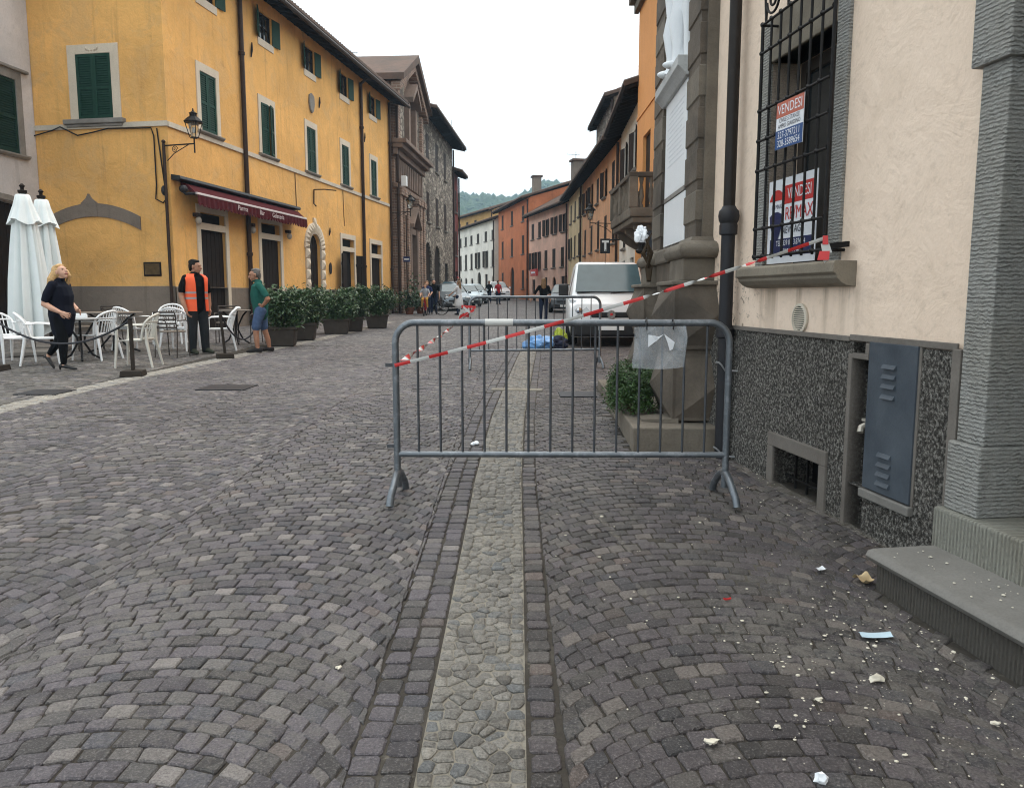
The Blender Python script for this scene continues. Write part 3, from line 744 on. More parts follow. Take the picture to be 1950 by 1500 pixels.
m = MB(); m.box(-.09, .285, -.0012, 0, .11, .225); m.obj('red_band', MAT['sign_red'], s2)
print_on(s2, 'VENDESI', .098, .10, .168, MAT['sign_white'], -.003, .80)
print_on(s2, 'RE/MAX', .115, .10, .045, MAT['sign_red'], -.003, .86)
print_on(s2, 'NEW AGE', .066, .03, -.055, MAT['ink'], -.003, .95)
m = MB(); m.box(-.27, .285, -.0012, 0, -.215, -.105); m.obj('navy_band', MAT['sign_navy'], s2)
print_on(s2, 'TEL. 339 0113.874 34', .050, .01, -.135, MAT['sign_white'], -.003, .86); print_on(s2, '050.310.1234', .044, .01, -.188, MAT['sign_white'], -.003, .95)
# balloon emblem: red cap, white belt, blue envelope
def disc_part(pts, mat, name):
    m = MB(); m.add([(x, -.003, z) for x, z in pts], [tuple(range(len(pts)))]); return m.obj(name, mat, s2, fix=False)
cx, cz, r = -.19, .09, .115
up = [(cx + r * math.cos(a), cz + r * 1.05 * math.sin(a)) for a in np.linspace(.45, math.pi - .45, 14)]; disc_part(up, MAT['sign_red'], 'emblem_cap')
lo_ = [(cx - .095, cz - .045), (cx - .04, cz - .02), (cx + .02, cz - .02), (cx + .095, cz - .045), (cx + .085, cz - .10), (cx + .03, cz - .20), (cx - .03, cz - .20), (cx - .085, cz - .10)]
disc_part(lo_[::-1], MAT['sign_navy'], 'emblem_envelope'); print_on(s2, 'RE/MAX', .042, cx, cz + .012, MAT['sign_navy'], -.003, .95, 'emblem_lettering')
# ------------------------------------------------------------------ downpipe by the corner
dp = thing('downpipe', 'dark cast iron downpipe on the corner beside the rusticated monument', 'downpipe', (1.70, 5.87, 0), WALL_RZ)
MAT['castiron'] = metal('grey_cast_iron', (.032, .032, .036), .5, .5, .3, (.07, .06, .05))
MAT['pipebrown'] = metal('brown_pipe', (.022, .018, .016), .45, .4, .3, (.06, .05, .045))
m = MB(); m.tube([(-.075, -.09, .10), (-.075, -.09, 1.90)], .050, 16); m.obj('lower_pipe', MAT['castiron'], dp, smooth=True)
m = MB(); m.lathe([(.054, 1.86), (.066, 1.865), (.066, 1.93), (.061, 1.945), (.071, 1.965), (.077, 2.0), (.071, 2.035), (.057, 2.05), (.047, 2.07)], 16, (-.075, -.09, 0)); m.obj('collar', MAT['castiron'], dp, smooth=True)
m = MB(); m.tube([(-.075, -.09, 2.04), (-.075, -.085, 7.6)], .043, 16); m.obj('upper_pipe', MAT['pipebrown'], dp, smooth=True)
m = MB(); m.lathe([(.055, 1.10), (.065, 1.11), (.065, 1.17), (.055, 1.18)], 16, (-.075, -.09, 0)); m.obj('joint_band', MAT['castiron'], dp, smooth=True)
for z in (.27, .92):
    m = MB(); m.tube([(-.075, -.15, z), (-.01, -.155, z), (.0, -.14, z - .015), (.0, -.11, z - .06), (.03, -.02, z - .06)], .007, 6); m.obj('clip', plain('galvanised_clip', (.35, .36, .37), .4, .6), dp, smooth=True)

# ------------------------------------------------------------------ rusticated memorial against the wall
MAT['mon'] = stone('brown_sandstone', (.145, .118, .092), var=.42, scale=5, bump=.8, grime=.75, grimecol=(.035, .03, .025))
MAT['mon_light'] = stone('lighter_sandstone', (.19, .162, .128), var=.4, scale=5, bump=.7, grime=.65, grimecol=(.055, .047, .038))
MAT['marble'] = stone('white_marble', (.80, .82, .84), var=.05, scale=2, bump=.05, rough=.4, grime=.18, grimecol=(.5, .53, .56), dark=.05)
mo = thing('war_memorial', 'rusticated brown stone memorial with white marble tablets on a stone step', 'monument', (1.475, 6.47, 0), -.03)
# local: x into the wall, y along the street
m = MB(); m.box(-.51, .9, -.36, 3.2, -.05, .385); m.obj('step', MAT['mon_light'], mo, bevel=.012)
m = MB(); m.hexa([(-.40, -.05, .387), (-.12, -.16, .387), (-.10, .22, .387), (-.40, .20, .387), (-.40, -.05, .405), (-.12, -.16, .425), (-.10, .22, .42), (-.40, .20, .40)]); m.obj('loose_slab', MAT['mon_light'], mo)
m = MB(); m.box(.055, 1.6, -.02, 2.75, .385, 7.0); m.obj('core', MAT['mon_light'], mo)
def diamond(m, x0, x1, y0, y1, z0, z1, px, py):
    # block with pyramid points on its near (-y) and street (-x) faces
    b = .03
    m.box(x0, x1, y0, y1, z0, z1)
    xc, yc, zc = (x0 + x1) / 2, (y0 + y1) / 2, (z0 + z1) / 2
    A = [(x0 + b, y0, z0 + b), (x1 - b, y0, z0 + b), (x1 - b, y0, z1 - b), (x0 + b, y0, z1 - b)]; m.add(A + [(xc, y0 - py, zc)], [(0, 1, 4), (1, 2, 4), (2, 3, 4), (3, 0, 4)])
    A = [(x0, y1 - b, z0 + b), (x0, y0 + b, z0 + b), (x0, y0 + b, z1 - b), (x0, y1 - b, z1 - b)]; m.add(A + [(x0 - px, yc, zc)], [(0, 1, 4), (1, 2, 4), (2, 3, 4), (3, 0, 4)])
def pier(y0, y1):
    for z0, z1 in ((.40, .945), (.985, 1.50)):
        m = MB(); diamond(m, -.17, .44, y0 - .12, y1 + .12, z0, z1, .13, .10); m.obj('diamond_block', MAT['mon'], mo, bevel=.008)
    m = MB(); m.box(-.14, .42, y0 - .09, y1 + .09, .93, 1.0); m.obj('joint', MAT['mon'], mo)
    m = MB(); m.box(-.20, .42, y0 - .15, y1 + .15, 1.50, 1.535).box(-.10, .42, y0 - .07, y1 + .07, 1.535, 1.715); m.obj('plinth', MAT['mon_light'], mo, bevel=.01)
    m = MB(); c = [(.02, 1.715), (-.10, 1.715), (-.13, 1.735), (-.145, 1.775), (-.13, 1.82), (-.09, 1.845), (-.04, 1.855), (-.02, 1.89), (.02, 1.89)]
    # mitred moulding round near and street faces
    n = len(c); vs = []
    for u, z in c: e = -u; vs += [(.30, y0 - e, z), (0 - e, y0 - e, z), (0 - e, y1 + e, z), (.30, y1 + e, z)]
    fs = [(i * 4 + j, i * 4 + j + 1, i * 4 + 4 + j + 1, i * 4 + 4 + j) for i in range(n - 1) for j in range(3)]
    m.add(vs, fs); m.obj('torus_moulding', MAT['mon_light'], mo, smooth=45)
    m = MB(); m.box(.012, .30, y0 + .012, y1 - .012, 1.88, 7.0); m.obj('shaft_core', MAT['mon'], mo)
    z = 1.99; k = 0
    m = MB(); m.box(.01, .29, y0 + .02, y1 - .02, 1.88, 1.99); m.obj('shaft_foot', MAT['mon'], mo, bevel=.006)
    while z < 5.6:
        h = .292; ch = .034; m = MB(); prof = [(ch, z), (0, z + ch), (0, z + h - ch), (ch, z + h)]
        for (e0, a), (e1, b) in zip(prof[:-1], prof[1:]):
            m.quad((.30, y0 + e0, a), (e0, y0 + e0, a), (e1, y0 + e1, b), (.30, y0 + e1, b)); m.quad((e0, y0 + e0, a), (e0, y1 - e0, a), (e1, y1 - e1, b), (e1, y0 + e1, b))
            m.quad((e0, y1 - e0, a), (.30, y1 - e0, a), (.30, y1 - e1, b), (e1, y1 - e1, b))
        m.quad((.30, y0 + ch, z + h), (ch, y0 + ch, z + h), (ch, y1 - ch, z + h), (.30, y1 - ch, z + h)); m.quad((.30, y0 + ch, z), (ch, y0 + ch, z), (ch, y1 - ch, z), (.30, y1 - ch, z))
        m.obj('rustic_block', MAT['mon'] if k % 3 else MAT['mon_light'], mo, bevel=.004); z += .322; k += 1
pier(0, .51); pier(1.82, 2.40)
m = MB(); m.box(-.04, .2, .515, 1.815, .40, 1.72); m.obj('pedestal_wall', MAT['mon'], mo, bevel=.008)
m = MB(); m.box(-.07, .2, .515, 1.815, 1.72, 1.86); m.obj('pedestal_cornice', MAT['mon_light'], mo, bevel=.02)
m = MB(); m.box(.035, .06, .525, 1.80, 1.86, 3.42); m.obj('tablet_frame', MAT['grey_stone'], mo, bevel=.004)
tb = MB(); tb.box(.018, .034, .58, 1.70, 1.90, 2.33); tb = tb.obj('lower_tablet', MAT['marble'], mo, bevel=.004)
tu = MB(); tu.box(.018, .034, .58, 1.70, 2.38, 3.28); tu = tu.obj('upper_tablet', MAT['marble'], mo, bevel=.004)
m = MB(); m.box(.010, .0175, .60, 1.68, 2.335, 2.375); m.obj('tablet_ledge', MAT['grey_stone'], mo, bevel=.004)
m = MB()
for k in range(12):     # worn inscription lines, too fine to read
    z = 3.15 - .045 * k; y = random.uniform(.66, .82); b_ = random.uniform(1.45, 1.62)
    while y < b_: l = random.uniform(.012, .05); m.box(.0165, .0178, y, y + l, z, z + .013); y += l + random.uniform(.008, .022)
tag(m.obj('inscription', plain('worn_lettering', (.68, .70, .73), .6), tu), kind='stuff')
m = MB(); m.prism([(.05, 3.28), (-.01, 3.28), (-.05, 3.33), (-.085, 3.36), (-.085, 3.44), (.05, 3.44)], .50, 1.79, 'y'); m.obj('shelf', stone('pale_shelf_stone', (.52, .52, .51), var=.15, scale=3, grime=.3), mo, bevel=.005)
# marble figure on the shelf: only the draped legs come into view
fg = MB()
for yy, lean in ((.90, .02), (1.22, -.03)):
    fg.tube([(-.02 + lean, yy, 3.44), (-.02, yy, 3.50), (-.01, yy + .01, 3.62), (-.02, yy + .02, 3.82), (0, yy + .03, 3.98), (.0, yy + .05, 4.25), (.02, yy + .08, 4.6)], [.075, .05, .058, .082, .07, .098, .125], 14)
    fg.ball((-.07, yy, 3.465), .085, .05, .035)
fg.obj('figure_legs', MAT['marble'], mo, smooth=80)
dr_ = MB()
for k in range(9):
    y = .70 + .095 * k; q = .03 * math.sin(k * 2.3)
    dr_.tube([(.05 + q, y, 3.44), (.04 + q, y + .02, 3.7), (.03, y + .01 + q, 4.1), (.02, y, 4.7)], [.05, .045, .05, .06], 10)
dr_.obj('drapery', MAT['marble'], mo, smooth=80)
# ------------------------------------------------------------------ facade parts
def shutter_leaf(w, h, slats=True, t=.035, n=None):
    # leaf in local x 0..w, z 0..h, front face at y = -t
    m = MB(); f = min(.07, w * .16)
    m.box(0, f, -t, 0, 0, h).box(w - f, w, -t, 0, 0, h).box(f, w - f, -t, 0, 0, f * 1.3).box(f, w - f, -t, 0, h - f, h).box(f, w - f, -t, 0, h * .46, h * .46 + f)
    if slats:
        n = n or max(6, int(h / .062))
        for k in range(n):
            z = f + (h - 2 * f) * (k + .5) / n; d = (h - 2 * f) / n * .42
            m.quad((f, -t * .85, z - d), (w - f, -t * .85, z - d), (w - f, -t * .1, z + d), (f, -t * .1, z + d))
    else: m.box(f, w - f, -t * .6, -t * .3, f, h - f)
    m.box(f * .8, w - f * .8, -.004, -.002, f, h - f)
    return m
def window_unit(parent, s0, s1, z0, z1, style='closed', shutter=None, frame=None, fw=.15, sill=True, yr=.12, sillmat=None, slats=True, ang=None, name='window', glass=None, top=.2, recess=.1):
    # frame (stone surround) is the window object; shutters, pane and sill are its children
    shutter = shutter or MAT['green']; m = MB()
    if frame: m.box(s0 - fw, s0, -.03, .02, z0, z1 + top).box(s1, s1 + fw, -.03, .02, z0, z1 + top).box(s0, s1, -.03, .02, z1, z1 + top)
    else: m.box(s0, s0 + .05, yr - .05, yr, z0, z1).box(s1 - .05, s1, yr - .05, yr, z0, z1).box(s0 + .05, s1 - .05, yr - .05, yr, z1 - .05, z1)
    wo = m.obj(name, frame or MAT['brown_wood'], parent, fix=False)
    if sill:
        q = MB(); q.prism([(-.12, z0 - .02), (-.12, z0 - .055), (-.07, z0 - .11), (0.01, z0 - .11), (0.01, z0 - .0)], s0 - fw - .06, s1 + fw + .06, 'x'); q.obj('sill', sillmat or MAT['grey_stone'], wo)
    W = (s1 - s0) / 2
    if style in ('closed',):
        lf = shutter_leaf(W - .006, z1 - z0 - .02, slats)
        for k in range(2):
            o = lf.obj('shutter', shutter, wo, fix=False, loc=(s0 + .004 + k * W, recess * .3, z0 + .01))
    elif style in ('open', 'half'):
        lf = shutter_leaf(W - .006, z1 - z0 - .02, slats)
        a = ang if ang is not None else (100, 150)
        o = lf.obj('shutter', shutter, wo, fix=False, loc=(s0, -.02, z0 + .01)); o.rotation_euler = (0, 0, -R(a[0]))
        me = o.data; o2 = bpy.data.objects.new('shutter', me); C.objects.link(o2); o2.parent = wo; o2.location = (s1, -.02, z0 + .01); o2.scale = (-1, 1, 1); o2.rotation_euler = (0, 0, R(a[1]))
    if style != 'closed':
        g = MB(); g.box(s0 + .05, s1 - .05, yr - .01, yr, z0, z1 - .05); g.obj('pane', glass or MAT['glass_dark'], wo)
        g = MB(); g.box((s0 + s1) / 2 - .03, (s0 + s1) / 2 + .03, yr - .04, yr - .011, z0, z1 - .05); g.box(s0 + .05, s1 - .05, yr - .035, yr - .011, (z0 + z1) / 2 - .02, (z0 + z1) / 2 + .02); g.obj('sash', MAT['brown_wood'], wo)
    return wo
def pitched_roof(parent, L, D, zw, over=.7, pitch=.32, tile=None, ends=.35, wob=.18, step=.22, gable=False, rows=5, rafters=True, name='roof', thick=.10):
    # ridge parallel to the facade; local facade at y = 0, building depth D
    tile = tile or MAT['tile']; m = MB(); ze = zw - over * pitch * .6
    half = D / 2; zr = ze + (half + over) * pitch
    x0, x1 = -ends, L + ends
    # deck
    m.add([(x0, -over, ze), (x1, -over, ze), (x1, half, zr), (x0, half, zr), (x0, D + over, ze), (x1, D + over, ze)], [(0, 1, 2, 3), (3, 2, 5, 4)], 1)
    # barrel tiles: corrugated sheet over the deck
    n = max(4, int((x1 - x0) / step)); r = step * .34; prof = []
    for k in range(n):
        xa = x0 + (x1 - x0) * k / n; st = (x1 - x0) / n
        for q in range(4): a = math.pi * q / 4; prof.append((xa + st * (q / 4), r * abs(math.sin(a * 1.0)) + .02))
    prof.append((x1, .02)); k = len(prof)
    segs = []
    for j in range(rows + 1):
        t_ = j / rows; lift = 0
        segs.append((-over - .06 + (half + over + .06) * t_, ze + (zr - ze) * t_ + thick))
    vs = []; fs = []
    for j in range(rows):
        for jj, drop in ((j, .025), (j + 1, 0)):
            y, z = segs[jj]; vs += [(px_, y, z + h + drop) for px_, h in prof]
    for j in range(rows):
        a = 2 * j * k; b = a + k
        fs += [(a + i, a + i + 1, b + i + 1, b + i) for i in range(k - 1)]
    m.add(vs, fs, 0)
    # eave board and tile ends closing the front
    b0 = len(m.v); y, z = segs[0]
    m.add([(px_, y, z + h + .025) for px_, h in prof] + [(px_, y, z - .01) for px_, h in prof], [(i, i + 1, k + i + 1, k + i) for i in range(k - 1)], 0)
    m.add([(x0, -over - .06, ze + thick), (x1, -over - .06, ze + thick), (x1, -over, ze), (x0, -over, ze)], [(0, 1, 2, 3)], 1)
    m.add([(x0, half, zr + thick), (x1, half, zr + thick), (x1, D + over, ze + thick), (x0, D + over, ze + thick)], [(0, 1, 2, 3)], 0)
    for xx in (x0, x1): m.add([(xx, -over - .06, ze), (xx, half, zr), (xx, half, zr + thick + .05), (xx, -over - .06, ze + thick + .05)], [(0, 1, 2, 3)], 0)
    ro = m.obj(name, [tile, MAT['eave_wood']], parent, fix=False)
    if rafters:
        q = MB(); nn = int((x1 - x0) / .55)
        for i in range(nn + 1):
            xx = x0 + .1 + (x1 - x0 - .2) * i / nn; q.hexa([(xx - .04, -over + .05, ze - .10 + .05 * pitch), (xx + .04, -over + .05, ze - .10 + .05 * pitch), (xx + .04, .1, ze + (over + .1) * pitch - .12), (xx - .04, .1, ze + (over + .1) * pitch - .12), (xx - .04, -over + .05, ze + .0), (xx + .04, -over + .05, ze + .0), (xx + .04, .1, ze + (over + .1) * pitch), (xx - .04, .1, ze + (over + .1) * pitch)])
        tag(q.obj('rafters', MAT['eave_wood'], ro, fix=False), kind='stuff')
    return ro
def shell(m, L, D, z0, z1, front=False, mi=0, gable=0):
    m.quad((0, 0, z0), (0, D, z0), (0, D, z1), (0, 0, z1), mi); m.quad((L, 0, z0), (L, D, z0), (L, D, z1), (L, 0, z1), mi); m.quad((0, D, z0), (L, D, z0), (L, D, z1), (0, D, z1), mi)
    if gable:
        for x in (0, L): m.add([(x, 0, z1), (x, D, z1), (x, D / 2, z1 + gable)], [(0, 1, 2)], mi)
    if front: m.quad((0, 0, z0), (L, 0, z0), (L, 0, z1), (0, 0, z1), mi)
    return m
def pipe(parent, s, z0, z1, r=.055, y=-.09, mat=None, name='downpipe'):
    m = MB(); m.tube([(s, y, z0), (s, y, z1)], r, 10); m.lathe([(r, z0 + 2.1), (r * 1.35, z0 + 2.12), (r * 1.35, z0 + 2.2), (r, z0 + 2.22)], 10, (s, y, 0)); m.lathe([(r, z1 - 1.9), (r * 1.35, z1 - 1.88), (r * 1.35, z1 - 1.8), (r, z1 - 1.78)], 10, (s, y, 0))
    return m.obj(name, mat or MAT['dark_pipe'], parent, smooth=True)

# ------------------------------------------------------------------ yellow corner building
YD = Vector((.152, 1)).normalized(); Y_RZ = math.atan2(YD.y, YD.x); YC = (-8.674, 20.5)
yb = thing('yellow_building', 'yellow ochre corner building with green shutters and a bar awning', 'building', (YC[0], YC[1], 0), Y_RZ)
YL = 18.75; YZ0, YZ1 = .2, 10.62
doors = [(1.30, 2.64, .40, 3.66), (4.87, 6.24, .40, 3.70), (8.62, 9.70, .40, 3.66, .54), (11.95, 13.35, .40, 3.70), (15.55, 16.98, .40, 3.72)]
fwin = [(1.62, 2.46), (5.18, 6.02), (8.72, 9.52), (12.18, 12.98), (15.76, 16.54)]
uwin = [(1.75, 2.65), (5.30, 6.20), (8.80, 9.68), (12.25, 13.15), (15.82, 16.70)]
holes = doors + [(a, b, 5.86, 7.42) for a, b in fwin] + [(a, b, 9.38, 10.22) for a, b in uwin]
EW = ((-12.445 - YC[0]), (21.15 - 20.5)); EL = math.hypot(*EW)
w = wall_with_holes(0, YL, 1.63, YZ1, [h if h[2] > 2 else (h[0], h[1], 1.63, *h[3:]) for h in holes], .16, back_mi=1)
# end wall towards the square: skewed, so worked out in the same local frame
def to_loc(x, y):
    dx, dy = x - YC[0], y - YC[1]; return (dx * YD.x + dy * YD.y, -dx * YD.y + dy * YD.x)
EA, EB = to_loc(YC[0], YC[1]), to_loc(-12.445, 21.15)
ex = Vector((EB[0] - EA[0], EB[1] - EA[1])).normalized(); en = Vector((ex.y, -ex.x)) * -1     # outward normal of the end wall
def ep(e, o, z): return (ex.x * e + en.x * o, ex.y * e + en.y * o, z)
if (en.x) > 0: en = -en
EWIN = (1.47, 2.45, 5.87, 7.47)
xsE = [0, 1.47, 2.45, EL + .2]; zsE = [1.63, 5.87, 7.47, YZ1]
for a, b in zip(xsE[:-1], xsE[1:]):
    for c_, d_ in zip(zsE[:-1], zsE[1:]):
        if (a, c_) == (1.47, 5.87):
            w.quad(ep(a, -.14, c_), ep(b, -.14, c_), ep(b, -.14, d_), ep(a, -.14, d_)); w.quad(ep(a, 0, c_), ep(a, -.14, c_), ep(a, -.14, d_), ep(a, 0, d_)); w.quad(ep(b, 0, c_), ep(b, -.14, c_), ep(b, -.14, d_), ep(b, 0, d_)); w.quad(ep(a, 0, d_), ep(b, 0, d_), ep(b, -.14, d_), ep(a, -.14, d_)); continue
        w.quad(ep(a, 0, c_), ep(b, 0, c_), ep(b, 0, d_), ep(a, 0, d_))
w.quad((YL, 0, YZ0), (YL, 9, YZ0), (YL, 9, YZ1), (YL, 0, YZ1)); e1 = ep(EL + .2, 0, 0); w.quad((e1[0], e1[1], YZ0), (YL, 9, YZ0), (YL, 9, YZ1), (e1[0], e1[1], YZ1)); w.quad((0, 0, YZ1), (YL, 0, YZ1), (YL, 9, YZ1), (e1[0], e1[1], YZ1))
w.obj('wall', [MAT['yellow'], MAT['black_void']], yb, fix=False)
pl = wall_with_holes(0, YL, YZ0, 1.63, [(h[0], h[1], .40, 1.6299) for h in doors], .2, yf=-.02, back=True, back_mi=1)
pl.quad(ep(0, .02, YZ0), ep(EL + .2, .02, YZ0), ep(EL + .2, .02, 1.645), ep(0, .02, 1.645)); pl.quad(ep(0, .02, 1.645), ep(EL + .2, .02, 1.645), ep(EL + .2, 0, 1.655), ep(0, 0, 1.655)); pl.quad((0, -.02, 1.63), (YL, -.02, 1.63), (YL, 0, 1.64), (0, 0, 1.64))
pl.obj('plinth', [MAT['plinth'], MAT['black_void']], yb, fix=False)
m = MB(); m.box(.0, YL, -.045, .01, 5.63, 5.755); m.obj('string_course', MAT['string_stone'], yb)
m = MB(); m.hexa([ep(0, -.02, 5.64), ep(EL, -.02, 5.64), ep(EL, .05, 5.64), ep(-.04, .05, 5.64), ep(0, -.02, 5.765), ep(EL, -.02, 5.765), ep(EL, .05, 5.765), ep(-.04, .05, 5.765)]); m.obj('string_course', MAT['string_stone'], yb)
for i, (a, b) in enumerate(fwin):
    window_unit(yb, a, b, 5.86, 7.42, 'closed' if i != 1 else 'half', frame=MAT['frame_stone'], fw=.17, ang=(4, 14), top=.22)
for i, (a, b) in enumerate(uwin):
    window_unit(yb, a, b, 9.38, 10.22, 'open', fw=.04, ang=(158, 172), sill=False)
    m = MB(); m.box(a - .13, b + .05, -.025, .01, 9.16, 9.375); m.obj('apron', MAT['frame_stone'], yb)
# end-wall window, own local frame under the building
ewn = bpy.data.objects.new('end_window', None)
m = MB(); q = lambda a, b, c, d, o0, o1: m.hexa([ep(a, o0, c), ep(b, o0, c), ep(b, o1, c), ep(a, o1, c), ep(a, o0, d), ep(b, o0, d), ep(b, o1, d), ep(a, o1, d)])
q(1.24, 1.47, 5.87, 7.70, -.02, .03); q(2.45, 2.68, 5.87, 7.70, -.02, .03); q(1.47, 2.45, 7.47, 7.70, -.02, .03)
ewo = m.obj('window', MAT['frame_stone'], yb, bevel=.01)
m = MB(); q(1.14, 2.84, 5.75, 5.87, -.02, .14); q(1.2, 2.78, 5.68, 5.75, -.02, .09); m.obj('sill', MAT['grey_stone'], ewo, bevel=.02)
ang_e = math.atan2(ex.y, ex.x)
lf = shutter_leaf(.485, 1.59, True)
for k in range(2):
    o = lf.obj('shutter', MAT['green'], ewo, fix=False); e0 = 2.45 - .49 * k
    o.location = ep(e0 - .003, -.01, 5.875); o.rotation_euler = (0, 0, ang_e + math.pi)
m = MB()     # carved relief on the lintel
for k in range(7): a = -math.pi * k / 6; m.ball(ep(1.96 + .16 * math.cos(a), .035, 7.60 + .05 * math.sin(a)), .035, .02, .028, 6, 5)
m.obj('carved_relief', MAT['frame_stone'], ewo)
# blind arch of dark stone low on the end wall
def arch_pts(n=18):
    P = []
    for i in range(n + 1):
        e = .88 + (3.60 - .88) * i / n; c_ = (.88 + 3.60) / 2; u = (e - c_) / 1.36; z = 3.08 + .36 * (1 - u * u) ; P.append((e, z))
    return P
A = arch_pts()
for k, (i0, i1) in enumerate(((0, 8), (8, 11), (11, 18))):
    m = MB()
    for i in range(i0, i1):
        (a, za), (b, zb) = A[i], A[i + 1]; h = .34; o_ = .03 if k != 1 else .05
        if k == 1: pk = [.40, .58, .58, .40][i - 8:i - 8 + 2] if i < 11 else [h, h]
        ha, hb = (h, h) if k != 1 else {8: (.36, .47), 9: (.47, .47), 10: (.47, .36)}[i]
        if k == 1 and i == 9: ha = hb = .47
        m.hexa([ep(a, -.01, za), ep(b, -.01, zb), ep(b, o_, zb), ep(a, o_, za), ep(a, -.01, za + ha), ep(b, -.01, zb + hb), ep(b, o_, zb + hb), ep(a, o_, za + ha)])
        if k == 1 and i == 9: c0 = (a + b) / 2; m.hexa([ep(a, -.01, za + .47), ep(b, -.01, zb + .47), ep(b, o_, zb + .47), ep(a, o_, za + .47), ep(c0 - .01, -.01, za + .58), ep(c0 + .01, -.01, za + .58), ep(c0 + .01, o_, za + .58), ep(c0 - .01, o_, za + .58)])
    m.obj('blind_arch', MAT['plinth'], yb)
m = MB(); q(.372, .865, 1.905, 2.268, .0, .03); o = m.obj('wall_panel', MAT['brown_wood'], yb, bevel=.01)
m = MB(); q(.41, .825, 1.945, 2.228, .03, .036); m.obj('panel_field', plain('rusty_plate', (.10, .065, .03), .6, var=.4, scale=12), o)
for pts in ([(3.8, .06, 5.50), (3.2, .08, 5.62), (2.95, .10, 5.70), (2.5, .05, 5.48), (2.0, .06, 5.55), (1.6, .07, 5.62), (.7, .06, 5.60), (.42, .05, 5.6), (.36, .04, 5.4), (.36, .04, 4.2), (.40, .04, 3.85), (.20, .04, 3.75), (.10, .04, 3.85), (.13, .04, 4.2), (.24, .04, 5.3), (.26, .05, 5.58)], [(3.82, .03, 7.1), (3.78, .05, 6.6), (3.8, .05, 5.9), (3.8, .06, 5.5)]):
    m = MB(); m.tube([ep(*p) for p in pts], .018, 6); m.obj('cable', MAT['iron'], yb, smooth=True)
m = MB(); m.ball(ep(.14, .06, 4.05), .10, .06, .13, 8, 6); m.obj('junction_box', MAT['castiron'], yb)
roof = pitched_roof(yb, YL, 9, YZ1, over=.75, pitch=.33, ends=.45, rows=7)
for s_ in (3.93, 14.45): pipe(yb, s_, .5, 10.35, .07)
pipe(yb, 18.42, .5, 10.45, .06)
m = MB(); m.tube([(14.45, -.09, 10.3), (14.45, -.30, 10.48), (14.5, -.62, 10.5)], .06, 8); m.obj('downpipe_bend', MAT['dark_pipe'], yb, smooth=True)
m = MB(); m.tube([(-.4, -.86, 10.40), (YL + .4, -.86, 10.38)], .075, 8); m.obj('gutter', MAT['dark_pipe'], yb, smooth=True)
m = MB(); m.prism([(9.20, 8.66), (9.02, 8.58), (8.98, 8.30), (9.08, 8.05), (9.22, 7.95), (9.36, 8.05), (9.46, 8.30), (9.42, 8.58)], -.07, .0, 'y'); m.obj('coat_of_arms', MAT['grey_stone'], yb, bevel=.025)
for s_, z_, h in ((.42, 10.1, .55), (4.62, 8.6, .45), (9.9, 8.3, .4), (14.9, 8.0, .4), (10.55, 3.7, .3)):
    m = MB(); m.tube([(s_, -.04, z_), (s_ + .05, -.05, z_ + h * .5), (s_ + .09, -.04, z_ + h)], [.018, .035, .018], 6); m.obj('tie_anchor', MAT['iron'], yb)
# ground-floor doors
def plank_door(parent, s0, s1, z0, z1, name='door', y=.08):
    n = max(3, int((s1 - s0) / .2)); d = MB(); d.box(s0, s1, y + .02, y + .05, z0, z1); d = d.obj(name, MAT['brown_wood'], parent)
    for k in range(n):
        a = s0 + (s1 - s0) * k / n; b = s0 + (s1 - s0) * (k + 1) / n; p_ = MB(); p_.box(a + .008, b - .008, y - .005, y + .02, z0 + .02, z1 - .02); p_.obj('plank', MAT['brown_wood'], d, bevel=.006)
    return d
def door_frame(a, b, zt, lintel=None, name='door_frame'):
    m = MB(); m.box(a - .17, a, -.035, .02, .40, zt + .2).box(b, b + .17, -.035, .02, .40, zt + .2).box(a, b, -.035, .02, zt, zt + .2)
    if lintel: m.box(a, b, -.03, .02, lintel, lintel + .18)
    return m.obj(name, MAT['frame_stone'], yb)
door_frame(1.30, 2.64, 3.66, 3.20); plank_door(yb, 1.30, 2.64, .42, 3.20)
door_frame(4.87, 6.24, 3.70, 3.20); plank_door(yb, 4.87, 6.24, .42, 3.20)
plank_door(yb, 8.62, 9.70, .42, 3.62, y=.12)
door_frame(11.95, 13.35, 3.70, 3.20); door_frame(15.55, 16.98, 3.72, 3.10); plank_door(yb, 15.55, 16.98, .42, 3.10)
for a, b in ((11.43, 12.1), (13.22, 13.9)):
    d = plank_door(yb, 0, .70, 0, 2.62, 'door_leaf'); d.location = (11.96 if a < 12 else 13.36, -.06, .46); d.rotation_euler = (0, 0, R(-172 if a < 12 else -20))
    for zz in (.45, 1.3, 2.15): q_ = MB(); q_.box(.02, .68, .055, .075, zz, zz + .12); q_.obj('ledge_board', MAT['brown_wood'], d)
